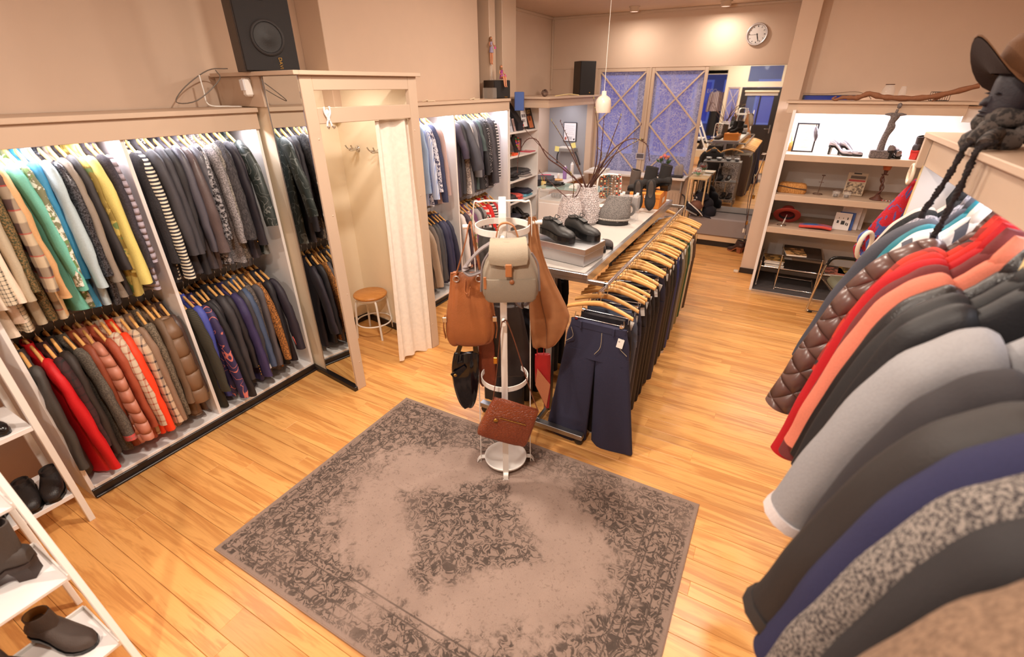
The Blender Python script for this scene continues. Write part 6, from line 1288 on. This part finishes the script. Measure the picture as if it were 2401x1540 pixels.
# ================================================================ COAT RACK ON THE RIGHT
t = thing('coat_cupboard', 'cream open coat cupboard along the right side, mannequin head on top', 'wardrobe', (.60, 3.05, 0), pi)
for y in (0, 1.42, 2.84): obj('side_panel', MB().box(-.55, 0, y-.012, y+.012, 0, 2.02, .002), paint((232, 226, 222), .5), t); obj('edge_strip', MB().box(.0, .003, y-.012, y+.012, 0, 1.90, .001), paint((232, 206, 150), .5), t)
obj('back_panel', MB().box(-.56, -.55, 0, 2.84, 0, 2.02, 0), WHITE, t); obj('top_board', MB().box(-.57, .035, -.03, 2.86, 2.025, 2.05, .003), CREAM, t); obj('fascia', MB().box(-.012, .0, -.012, 2.85, 1.90, 2.025, .002), CREAM, t); obj('end_cap', MB().box(-.02, .03, -.03, .0, 1.89, 2.024, .002), CREAM, t)
obj('rail', MB().tube([(-.25, .012, 1.885), (-.10, 1.2, 1.885), (-.10, 2.83, 1.885)], .013, 8), CHROME, t); obj('base_panel', MB().box(-.55, -.02, .012, 2.83, .06, .08, .002), WHITE, t); obj('plinth', MB().box(-.05, -.02, .0, 2.84, 0, .06, .002), DARKW, t)
gk = 'coats on the rack along the right side'
CO = [
 (2.90, T_((206, 188, 176)), 'beige coat with black curly fur edge at the far rack end', dict(cat='coat', collar='fur', cmat=T_((34, 32, 34), .95, 0, 'fur', (20, 19, 20)), flare=.20)),
 (2.81, T_((38, 36, 38), .95, 0, 'fur', (20, 19, 20)), 'black curly lambskin coat', dict(cat='coat', flare=.20, r0=.066, r1=.06)),
 (2.71, T_((186, 180, 186), .95, 0, 'fur', (96, 92, 100)), 'grey and white flecked fur coat', dict(cat='coat', flare=.19, r0=.06, sl=.62)),
 (2.60, T_((70, 70, 80), .7), 'slate grey wool coat between fur coat and teal coat', dict(cat='coat', flare=.28, sl=.70, lapel=True)),
 (2.50, T_((14, 116, 132)), 'teal blue coat', dict(cat='coat', flare=.17)),
 (2.42, T_((236, 230, 224), .6), 'white blouse with tied neck', dict(cat='blouse', flare=.12, sl=.5)),
 (2.34, T_((214, 208, 206), .7, 0, 'stripex', (70, 72, 84), 14), 'white jacket with dark piping and stripes', dict(flare=.2)),
 (2.18, T_((102, 76, 70), .32, 0, 'quilt', BK, 9), 'brown quilted puffer jacket with shiny sleeve', dict(flare=.29, r0=.08, r1=.074, sl=.74)),
 (2.11, T_((204, 60, 44), .9, 0, 'check', (58, 50, 50), 9), 'red and black block patterned cardigan', dict(cat='cardigan', flare=.17, sl=.5)),
 (2.04, T_((204, 40, 32), .85), 'bright red wool jacket', dict(flare=.15, th=.036, sl=.42)),
 (1.97, T_((180, 10, 22), .85), 'deep red wool coat hanging lower than the peach coat', dict(cat='coat', flare=.215, sl=.84, r1=.06)),
 (1.90, T_((108, 44, 44), .85), 'maroon coat beside the peach coat', dict(cat='coat', flare=.19, sl=.78, L=1.0)),
 (1.80, T_((214, 122, 98), .8), 'peach pink wool coat with folded collar', dict(cat='coat', flare=.185, r0=.068, r1=.064, lapel=True, sl=.66)),
 (1.70, T_((32, 30, 32), .35, 0, 'leather'), 'black leather jacket right of the peach coat', dict(flare=.17, r0=.062)),
 (1.62, T_((36, 35, 37), .6), 'charcoal black jacket, second black one from the peach coat', dict(flare=.17)),
 (1.55, T_((29, 28, 31), .55), 'black nylon jacket left of the grey neoprene coat', dict(flare=.16)),
 (1.33, T_((146, 145, 148), .6), 'smooth light grey neoprene coat with pale cuff', dict(cat='coat', th=.045, flare=.225, r0=.08, r1=.07, cuff=T_((206, 198, 198), .6), collar='stand', L=.95, sl=.62)),
 (1.17, T_((46, 42, 45), .8), 'dark grey sweatshirt coat behind the white divider', dict(cat='coat', th=.04, flare=.19, r0=.07)),
 (1.02, T_((40, 35, 34), .65), 'dark brown grey coat with wide piped sleeve', dict(cat='coat', th=.042, flare=.245, r0=.08, r1=.074, cuff=T_((46, 42, 41), .6), sl=.66, collar='stand')),
 (.92, T_((37, 37, 70), .9), 'navy blue wool coat', dict(cat='coat', th=.042, flare=.215, r0=.074, r1=.064, sl=.70)),
 (.835, T_((140, 131, 124), .95, 0, 'tweed', (54, 50, 52), 1.25), 'black and white bouclé tweed coat', dict(cat='coat', th=.042, flare=.22, r0=.07, r1=.062, sl=.68)),
 (.755, T_((36, 33, 35), .8), 'black wool coat between the tweed and the teddy coat', dict(cat='coat', th=.04, flare=.18, r0=.07)),
 (.60, T_((142, 114, 92), .98, 0, 'fur', (112, 88, 70)), 'brown teddy fleece coat at the lower right corner', dict(cat='coat', th=.06, flare=.20, r0=.09, r1=.085, S=.225)),
 (.46, T_((36, 33, 46), .8), 'midnight blue coat at the bottom right corner', dict(cat='coat', th=.05, flare=.14)),
]
for i, (y, mt, lb, kw) in enumerate(CO):
    d = dict(L=.92, S=.215, sl=.64, th=.036, r0=.064, r1=.054, n=34, A=.012, fs=1, nz=.05, bflare=-.02, dy=.03); d.update(kw); cat = d.pop('cat', 'jacket'); rnd = random.Random(300+i)
    garment((.70+.15*max(0, (y-1.85)/1.05), y, 1.755), pi+rnd.uniform(-.05, .05), mt, lb, cat, 'hanging_'+cat, gk, seed=300+i, **d)
for o in bpy.data.objects['hanging_jacket'].children[:0]: pass
# red scarf at the end of the rack
T = NT('scarf_wool'); O = T.co(); f = T.sm(T.noise(T.co((1, 1, .55)), 21, 2, .6, 1.), .52, .55); T.base(T.mix(f, rgb(168, 20, 34), rgb(64, 74, 130))).pset(Roughness=.95); T.bump(T.noise(O, 160, 2), .4, .005); SCF = T.m
t = thing('wool_scarf', 'long red wool scarf with blue pattern hanging at the far end of the coat rack', 'scarf', (.60, 3.09, 0))
R = []
for (x, y, z, w_, d) in ((-.005, .03, 1.82, .02, .03), (-.02, .03, 1.74, .05, .035), (-.05, .02, 1.64, .075, .04), (-.075, .01, 1.56, .085, .04), (-.085, .0, 1.50, .07, .04), (-.105, -.03, 1.40, .055, .035), (-.135, -.08, 1.25, .05, .03), (-.175, -.14, 1.10, .045, .03), (-.21, -.20, .95, .042, .028), (-.24, -.26, .82, .042, .026)): R.append([(x+.02+w_*.8*cos(2*pi*j/16), y+d*sin(2*pi*j/16)+.006*sin(j*2.1+z*20), z+.006*sin(j*1.7)) for j in range(16)])
obj('wool', MB().loft(R), SCF, t)
rnd = random.Random(3)
for k in range(9):
    p = Vector((-.09+rnd.uniform(-.06, .04), rnd.uniform(-.04, .02), 1.50+rnd.uniform(-.04, .06))); obj('fringe', MB().tube(catmull([p, p+Vector((-.03, -.02, -.03)), p+Vector((-.035+rnd.uniform(-.02, .05), -.03, -.085))], 3), .008, 6), SCF if k % 3 == 0 else mat((70, 86, 150), .95), t)
CRR = gloss((232, 214, 190), .35)
tag(obj('ring_hook', MB().tube([(.575+.0*cos(a), 3.11+.04*cos(a*pi/10), 1.85+.045*sin(a*pi/10)) for a in range(21)], .008, 8), CRR), 'cream ring from which the red scarf hangs', 'ring')
tag(obj('ring_hook', MB().tube([(.47+.03*cos(a*pi/10), 2.98+.03*cos(a*pi/10), 1.50+.07*sin(a*pi/10)) for a in range(21)], .011, 8), CRR), 'larger cream ring below it in front of the curly coat', 'ring')

# mannequin head with hat and scarf
t = thing('mannequin_head', 'dark mannequin head in profile on top of the coat cupboard', 'mannequin', (.66, 2.40, 2.052), radians(-82))
R = []; MH = mat((30, 23, 34), .55)
prof = [(.00, .055, .055, .0), (.05, .045, .048, .0), (.085, .042, .046, -.004), (.105, .05, .060, -.012), (.118, .056, .074, -.012), (.135, .062, .082, -.008), (.165, .068, .084, -.002), (.20, .072, .086, .004), (.235, .074, .09, .008), (.27, .070, .088, .012), (.30, .055, .07, .014), (.318, .03, .04, .016), (.325, .004, .006, .016)]
fc = {.105: .010, .118: .012, .135: .004, .165: .006, .20: .0, .235: .006}
for z, a, b, yc in prof:
    R.append([(a*cos(2*pi*j/24), yc+b*sin(2*pi*j/24), z-.03*(z > .09)) for j in range(24)])
m = MB().loft(R)
m.loft([[(w_*c, -.085-d+.004, z-.03+h_*s_) for c, s_ in ((1, -1), (1, 1), (-1, 1), (-1, -1))] for w_, h_, d, z in ((.012, .02, -.008, .178), (.009, .012, .012, .172), (.004, .004, .022, .166))], smooth=True)
for z in (.112, .100): m.tube(catmull([(-.022, -.080, z), (-.008, -.092, z+.002), (.008, -.092, z+.002), (.022, -.080, z)], 3), .0042, 7)
m.lathe([(0, -.014), (.014, -.006), (.012, .008), (0, .012)], 10, (0, -.078, .085))
for s in (-1, 1): m.lathe([(0, -.004), (.012, 0), (0, .004)], 10, (s*.03, -.078, .17)); m.lathe([(0, -.022), (.014, 0), (0, .022)], 8, (s*.073, .02, .16))
obj('head', m, MH, t)
HB = mat((104, 70, 44), .9, 0, 'plain', bs=220, bump=.2)
t = thing('felt_hat', 'brown felt hat with upturned brim on the mannequin head', 'hat', (.66, 2.40, 2.052), radians(-82)); R = []
for r, z in ((.17, .222), (.172, .226), (.13, .226), (.098, .23), (.094, .27), (.086, .32), (.07, .345), (.04, .352), (.001, .345)):
    rr = []
    for j in range(36):
        a = 2*pi*j/36; f = max(0, (r-.095)/.075); fr = max(0, -sin(a)); x = r*cos(a)*(1-.05*f); y = r*sin(a)*1.12+.008
        rr.append((x, y, z + f*(.12*fr**2 + .05*max(0, sin(a))**2 - .05*cos(a)**2)))
    R.append(rr)
obj('felt', MB().loft(R, (False, False)), HB, t); obj('brim_underside', MB().loft([[(x, y, z-.004) for x, y, z in R[k]] for k in (3, 2, 0)], (False, False)), mat((44, 30, 28), .9), t)
GSC = mat((84, 76, 72), .95, 0, 'tweed', (42, 38, 38), .35)
t = thing('knitted_scarf', 'dark grey mottled scarf wound around the mannequin neck with braided tassels', 'scarf', (.66, 2.40, 2.052), radians(-82))
m = MB()
for k, (r, z, tr) in enumerate(((.088, .035, .036), (.08, .075, .030), (.072, .105, .022))): m.tube([(r*cos(a*pi/14)*1.05, .01+r*sin(a*pi/14)*.95, z+.02*sin(a*pi/14+k*2)+(.09 if sin(a*pi/14) > 0 else 0)*sin(a*pi/14)) for a in range(29)], [tr*(1+.15*sin(a*1.3+k)) for a in range(29)], 9, False)
m.tube(catmull([(.07, -.07, .06), (.08, -.10, .035), (.085, -.115, .02)], 4), [.04, .038, .034, .03, .028, .026, .024, .022, .02], 9); m.tube(catmull([(.10, -.06, .05), (.15, -.10, .035), (.178, -.115, .02)], 4), .022, 9)
obj('wrap', m, GSC, t)
def braid(P, nm):
    P = catmull(P, 8); n = len(P); m = MB()
    for ph in (0, 2.09, 4.19): m.tube([p+Vector((.006*cos(i*1.1+ph), .005*sin(2*i*1.1+ph), 0)) for i, p in enumerate(P)], [.0075*(1+.2*sin(i*2.2)) for i in range(n)], 6)
    m.tube([P[-1], P[-1]+Vector((0, 0, -.03))], [.009, .013], 7); obj('braid', m, mat((46, 38, 40), .95, 0, 'fur', (26, 22, 24)), t)
braid([(.085, -.10, .03), (.08, -.125, .0), (.075, -.13, -.06), (.06, -.14, -.15), (.045, -.155, -.23)], 'a'); braid([(.18, -.09, .03), (.175, -.125, .0), (.175, -.128, -.09), (.165, -.13, -.2), (.15, -.135, -.30)], 'b')

# ================================================================ FAR END
t = thing('wall_clock', 'round silver rimmed wall clock on the far wall', 'clock', (-.70, YF-.001, 2.87), 0, None, rot=(pi/2, 0, 0))
obj('rim', MB().lathe([(.112, .0), (.132, .0), (.136, .018), (.128, .032), (.116, .026), (.112, .012)], 40), mat((206, 200, 200), .3, .7, 'flat'), t); obj('dial', MB().lathe([(0, .008), (.113, .008)], 36), paint((206, 196, 190), .4), t)
for k in range(12):
    a = k*pi/6; obj('hour_mark', MB().box(-.003 if k % 3 else -.005, .003 if k % 3 else .005, .085, .102, .0082, .0095, 0).xf(Rz(a)), mat((50, 46, 50), .5), t)
for nm, L_, w_, a in (('minute_hand', .085, .004, -162), ('hour_hand', .055, .005, -165+2), ('second_hand', .09, .0015, 93)): obj(nm, MB().box(-w_, w_, -.012, L_, .010, .0115, 0).xf(Rz(radians(a))), mat((50, 48, 52), .5), t)
EM = NT('lamp_glow'); EM.pset(**{'Emission_Strength': 9.}); EM.set(EM.p.inputs['Emission Color'], (1, .85, .95, 1)); EM.base(G(.8))
for i, (x, y) in enumerate(((-2.3, 7.72), (-1.12, 7.86))):
    t = thing('ceiling_spot', 'round white ceiling spot near the far wall, ' + ['left one' , 'right one, towards the clock'][i], 'ceiling lamp', (x, y, ZC), 0, 'ceiling spots')
    obj('housing', MB().lathe([(.075, 0), (.078, -.006), (.066, -.012), (.062, -.06), (.056, -.064), (.052, -.056)], 28), CREAM, t); obj('lens', MB().lathe([(0, -.05), (.052, -.05)], 24), EM.m, t)
tag(obj('wall_mirror', MB().box(-1.245, -.205, YF-.012, YF-.001, .02, 2.5, .001), MIRR), 'large frameless mirror behind the bench reflecting table and shop door', 'mirror')
TT = paint((232, 224, 216), .4)
t = thing('window_table', 'white narrow table under the lattice windows', 'table', (-2.94, 7.83, 0)); obj('table_top', MB().box(0, 1.66, 0, .33, .935, .968, .003), TT, t)
for x in (.3, 1.0, 1.6): obj('bracket', MB().prism([(0, .934), (.26, .934), (.26, .90), (.04, .74), (.0, .74)], .02, 'yz', x).xf(Tr(0, .06, 0) @ Tr(0, 0, 0)), mat((150, 142, 138), .5), t)
t = thing('radiator', 'cream panel radiator below the window table', 'radiator', (-2.2, 8.08, .12)); obj('panel', MB().box(0, .85, 0, .06, 0, .62, .008), CREAM, t)
m = MB()
for k in range(17): m.box(.03+.048*k, .055+.048*k, -.008, 0, .04, .58, .004)
obj('rib', m, CREAM, t); obj('pipe', MB().tube(catmull([(.87, .03, .56), (.93, .0, .5), (.93, .0, .2), (.9, .03, -.1)], 3), .011, 7), mat((60, 52, 50), .5), t)
struct('baseboard_far', MB().box(-1.24, -.22, YF-.02, YF-.0125, 0, .02, .001), DARKW)
t = thing('bench', 'grey upholstered bench in front of the mirror', 'bench', (-1.12, 7.72, 0)); FLT = mat((150, 140, 138), .95, 0, 'plain', bs=240, bump=.3)
obj('cushion', MB().box(0, .91, 0, .45, .17, .45, .02), FLT, t); obj('base', MB().box(.0, .85, .03, .45, .09, .169, .003), paint((226, 196, 158), .5), t); obj('plinth', MB().box(.02, .80, .06, .44, 0, .09, .002), DARKW, t)
NVC = mat((26, 24, 34), .9, 0, 'plain', bs=240, bump=.25)
def cap(label, loc, rz, c, peak=None, rot=None):
    t = thing('cap', label, 'cap', loc, rz, 'caps and scarves piled on the bench', rot=rot); obj('crown', MB().lathe([(.105, 0), (.107, .03), (.10, .07), (.08, .105), (.045, .125), (0, .13)], 22).xf(Sc(1, 1.1, 1)), c, t)
    P = [[(.085*cos(a)*1.0, -.10-.085*sin(a)*k, .012+.03*k*(1-abs(cos(a)))-.02*k) for a in [pi*j/10 for j in range(11)]] for k in (.0, .5, 1.)]; m = MB().loft(P, (False, False), True, False); m.loft([[(x, y, z-.004) for x, y, z in r] for r in P[::-1]], (False, False), True, False); obj('peak', m, peak or c, t); return t
t = cap('black cap with white embroidered letters topmost on the bench pile', (-.98, 7.86, .66), radians(-60), NVC, rot=(radians(18), radians(-18), radians(-50))); 
for k in range(4): obj('letter', MB().box(-.03+.016*k, -.02+.016*k, -.118, -.110, .035, .065, .001), WHITEM, t)
obj('crest', MB().tube([(.012*cos(a*pi/6)+.05, -.10+.0*a, .085+.012*sin(a*pi/6)) for a in range(13)], .004, 5), WHITEM, t)
cap('black cap under the lettered one', (-.93, 7.92, .58), 1., NVC, rot=(.3, .2, 1.)); cap('brown peaked cap in the middle of the bench pile', (-1.02, 7.80, .56), 0, mat((120, 78, 60), .8), rot=(.5, -.3, -.5))
cap('black corduroy cap at the right of the bench pile', (-.86, 7.88, .47), 0, NVC, rot=(.2, .3, .3)); cap('dark blue cap lowest in the bench pile', (-.97, 7.92, .455), 0, NVC, rot=(0, 0, 2))
t = thing('track_jacket', 'black jacket with white double stripes and grey lining thrown on the bench', 'jacket', (-1.08, 7.74, .455), .2); R = []
for q in range(9):
    u = q/8; R.append([(-.10+.26*u, -.03+.13*cos(2*pi*j/14)*(1-.4*abs(u-.4)), .03+.09*(1-u)*1.4+(.06*(1-.5*u))*sin(2*pi*j/14)) for j in range(14)])
obj('fabric', MB().loft(R), NVC, t)
for k in range(2): obj('stripe', MB().tube(catmull([(-.08, -.11+.03*k, .22-.02*k), (.0, -.155+.03*k, .16), (.08, -.165+.03*k, .10), (.15, -.15+.03*k, .03)], 4), .006, 6), WHITEM, t)
obj('lining', MB().loft([[(-.11+.18*u, -.115-.02*sin(3*u)+.05*v, .10-.08*u+.04*v) for u in [i/8 for i in range(9)]] for v in (0, .5, 1.)], (False, False), True, False), mat((176, 166, 158), .9), t)
t = thing('side_table', 'small pale wooden side table with a round bowl next to the window table', 'table', (-1.21, 7.74, 0)); PW = woodmat('pale_wood', (224, 196, 150), (206, 172, 124), (4, 20, 20), .5, False); obj('table_top', MB().box(0, .27, 0, .42, .985, 1.008, .002), PW, t)
for x in (0, .247):
    for y in (0, .397): obj('leg', MB().box(x, x+.023, y, y+.023, 0, .985, .002), PW, t)
t = thing('glass_globe', 'round glass bowl filled with green and red sweets on the side table', 'bowl', (-1.13, 7.93, 1.01)); obj('bowl', MB().lathe([(.02, 0), (.05, .015), (.075, .06), (.07, .105), (.045, .135)], 20), glassmat(), t)
for c, z0, k in (((40, 140, 80), .035, 22), ((220, 80, 60), .075, 12), ((235, 225, 215), .09, 10)):
    m = MB(); rnd = random.Random(k)
    for i in range(k):
        a, r = rnd.uniform(0, 6.28), rnd.uniform(.0, .05); m.lathe([(0, -.012), (.012, 0), (0, .012)], 7, (r*cos(a), r*sin(a), z0+rnd.uniform(-.015, .02)))
    o = obj('sweets', m, gloss(c), t); o['kind'] = 'stuff'
slab('booklet', 'open booklet on the pale side table', 'booklet', -1.0, 8.06, 1.01, .12, .10, .012, PAGE)
t = thing('flower_vase', 'glass vase with pink roses and green leaves on the window table', 'vase', (-1.66, 8.02, .97)); obj('glass', MB().lathe([(0, .004), (.04, .004), (.045, .06), (.035, .14), (.042, .17)], 18), glassmat(), t)
GRN = mat((70, 100, 54), .7); rnd = random.Random(9)
for k in range(6): obj('stem', MB().tube([(.01*cos(k), .01*sin(k), .02), (.06*cos(k*1.05), .04*sin(k*1.05), .24)], .003, 5), GRN, t)
for k in range(10):
    a = k*.63; r = .05+.03*(k % 3); obj('leaf', MB().loft([[(0, 0, 0)]*4, [(.012, 0, .02), (0, .004, .02), (-.012, 0, .02), (0, -.004, .02)], [(.016, 0, .045), (0, .004, .045), (-.016, 0, .045), (0, -.004, .045)], [(0, 0, .08)]*4]).xf(Tr(r*cos(a)*.7, r*sin(a)*.5, .17+.02*(k % 4)) @ Rz(a) @ Ry(.9)), GRN, t)
for k, (x, y, z, c) in enumerate(((-.06, -.02, .27, (226, 130, 110)), (0, -.03, .29, (232, 120, 120)), (.05, -.02, .285, (236, 150, 110)), (-.02, .03, .30, (230, 140, 130)), (.02, .0, .26, (240, 170, 150)))): obj('rose', MB().lathe([(0, -.02), (.02, -.012), (.027, .004), (.022, .018), (.012, .014), (.008, .02), (0, .02)], 12, (x, y, z)), mat(c, .6), t)
t = thing('black_tray', 'long black tray on the window table', 'tray', (-1.55, 7.93, .969)); obj('tray', MB().box(-.22, .22, -.07, .07, 0, .03, .006), mat((30, 24, 32), .4), t)
t = thing('wire_rack', 'small black wire letter rack beside the flowers', 'rack', (-1.72, 7.92, 1.0)); m = MB()
for x in (-.05, 0, .05): m.tube([(x, -.02, 0), (x, -.02, .10)], .002, 4); m.tube([(x, .03, 0), (x, .03, .10)], .002, 4)
m.tube([(-.05, -.02, .02), (.05, -.02, .02)], .002, 4).tube([(-.05, .03, .02), (.05, .03, .02)], .002, 4); obj('wires', m, BLACK, t)
for i, x in enumerate((-1.44, -1.38)): tag(obj('stone_ornament', MB().loft([[(x+.04*k*sg(cos(2*pi*j/16), .7), 7.95+.02*k*sin(2*pi*j/16), z) for j in range(16)] for z, k in ((1.0, .95), (1.04, 1.0), (1.10+.02*i, .95), (1.13+.02*i, .7), (1.145+.02*i, .3))]), mat((150, 140, 136), .9)), ['grey arched stone on the black tray, left', 'grey arched stone on the black tray, right and taller'][i], 'ornament', 'arched stones')
slab('magazine_stack', 'stack of white magazines at the left end of the window table', 'magazines', -2.72, 7.98, .969, .3, .22, .04, PAGE)
card('black and white postcard pinned on the middle window post', -2.095, 1.12, .14, .10, (190, 180, 182), -2.095, 0, -pi/2, [(.1, .9, .2, .85, (92, 84, 90))], 'postcard', 'postcard', None).location = (-2.1, YF-.045, 1.17)
t = thing('dried_flower', 'small dried flower pinned on the middle window post', 'flower', (-2.09, YF-.05, 1.47))
for k in range(6): obj('petal', MB().tube([(0, 0, 0), (.035*cos(k*1.05), -.01, .028*sin(k*1.05))], [.008, .003], 6), mat((90, 74, 44), .8), t)
# belts on the side of the pillar
BLT = [((58, 40, 42), 'dark brown leather belt with pale buckle end on the pillar side', 1.50, .52, 0), ((150, 96, 58), 'tan leather belt hanging beside the dark one', 1.48, .62, .03), ((206, 190, 160), 'cream belt at the back of the pillar hooks', 1.5, .95, .06), ((44, 36, 48), 'black narrow belt hanging lowest beside the pillar edge', 1.46, .42, .08)]
for i, (c, nm, za, zb_, dy) in enumerate(BLT):
    t = thing('belt', nm, 'belt', (-.225, 6.80+dy, 0), 0, 'belts on the pillar'); obj('strap', MB().ribbon(catmull([(.01, 0, za), (-.02-.01*i, -.01, za-.25), (-.035-.012*i, .0, (za+zb_)/2), (-.03+.01*i, .0, zb_)], 5), [.05, .035, .04, .018][i], .006, (1, 0, 0)), mat(c, .45), t)
    obj('buckle', MB().box(-.05+.01*i, -.02+.01*i, -.024, .024, zb_, zb_+.05, .004), [mat((226, 214, 196), .4), BRASS, BRASS, STEEL][i], t)
tag(obj('belt_hook', MB().tube([(-.205, 6.78, 1.5), (-.255, 6.78, 1.5)], .006, 6).tube([(-.205, 6.9, 1.5), (-.255, 6.9, 1.5)], .006, 6), CHROME), 'chrome hook bar holding the belts on the pillar side', 'hook')
gub = 'brown heeled shoes under the bench'
for i, (x, y) in enumerate(((-.36, 7.64), (-.26, 7.70))): shoe('heeled_shoe', ['dark brown heeled shoe before the bench, left one', 'dark brown heeled shoe before the bench, half behind the pillar'][i], 'shoe', (x, y, .001), radians(150), mat((66, 44, 40), .5, 0, 'leather'), gub, shaft=.10, heel=.07, L=.24, sole=mat((150, 90, 60), .5), block=.035)
tag(obj('door_stop', MB().box(-.27, -.21, 6.66, 6.72, 0, .03, .008), paint((214, 196, 172), .6)), 'small cream door stop at the pillar foot', 'door stop')
# display window figure and second ladder shelf: only in the mirror
t = thing('dress_form', 'dress form in striped fur jacket and black skirt, seen in the mirror', 'mannequin', (-2.46, YB-.45, .53))
obj('stand', MB().lathe([(0, 0), (.14, 0), (.13, .02), (.015, .03), (.015, .5), (0, .5)], 16), BLACK, t); obj('skirt', MB().loft([[(a*cos(2*pi*j/20), b*sin(2*pi*j/20)+.01*sin(j*2), z) for j in range(20)] for z, a, b in ((.15, .22, .16), (.6, .2, .14), (.98, .17, .12), (1.02, .15, .11))]), BLACK, t)
FURJ = mat((196, 178, 178), .95, 0, 'stripex', (110, 96, 100), 18)
obj('jacket', body_mb(.21, .62, .12, random.Random(4), 24).xf(Tr(0, 0, 1.56)), FURJ, t)
for s in (-1, 1): obj('sleeve', sleeve_mb(s, .21, .56, .06, .05, 0, random.Random(5), .07, .06).xf(Tr(0, 0, 1.56)), FURJ, t)
t = thing('ladder_shelf', 'white ladder shelf with shoes in front of the shop window, seen in the mirror', 'shelf', (-1.55, -.55, 0))
for x in (0, .42): obj('side_rail', MB().box(x, x+.025, -.02, .02, 0, 1.6, .003, Rx(.15)), WHITEM, t)
for z in (.35, .75, 1.15): obj('shelf_board', MB().box(.0, .445, -.25, .0, z, z+.018, .002, Tr(0, -.15*z, 0)), WHITEM, t)
shoe('ankle_boot', 'brown ankle boot on the ladder shelf seen in the mirror', 'boot', (-1.3, -.80, 1.17), radians(170), mat((110, 86, 64), .7), None, shaft=.13, heel=.04); shoe('ankle_boot', 'black ankle boot on the ladder shelf seen in the mirror', 'boot', (-1.3, -.78, .77), radians(170), LBK, None, shaft=.13, heel=.04)
for nm in ('end_rail',): pass
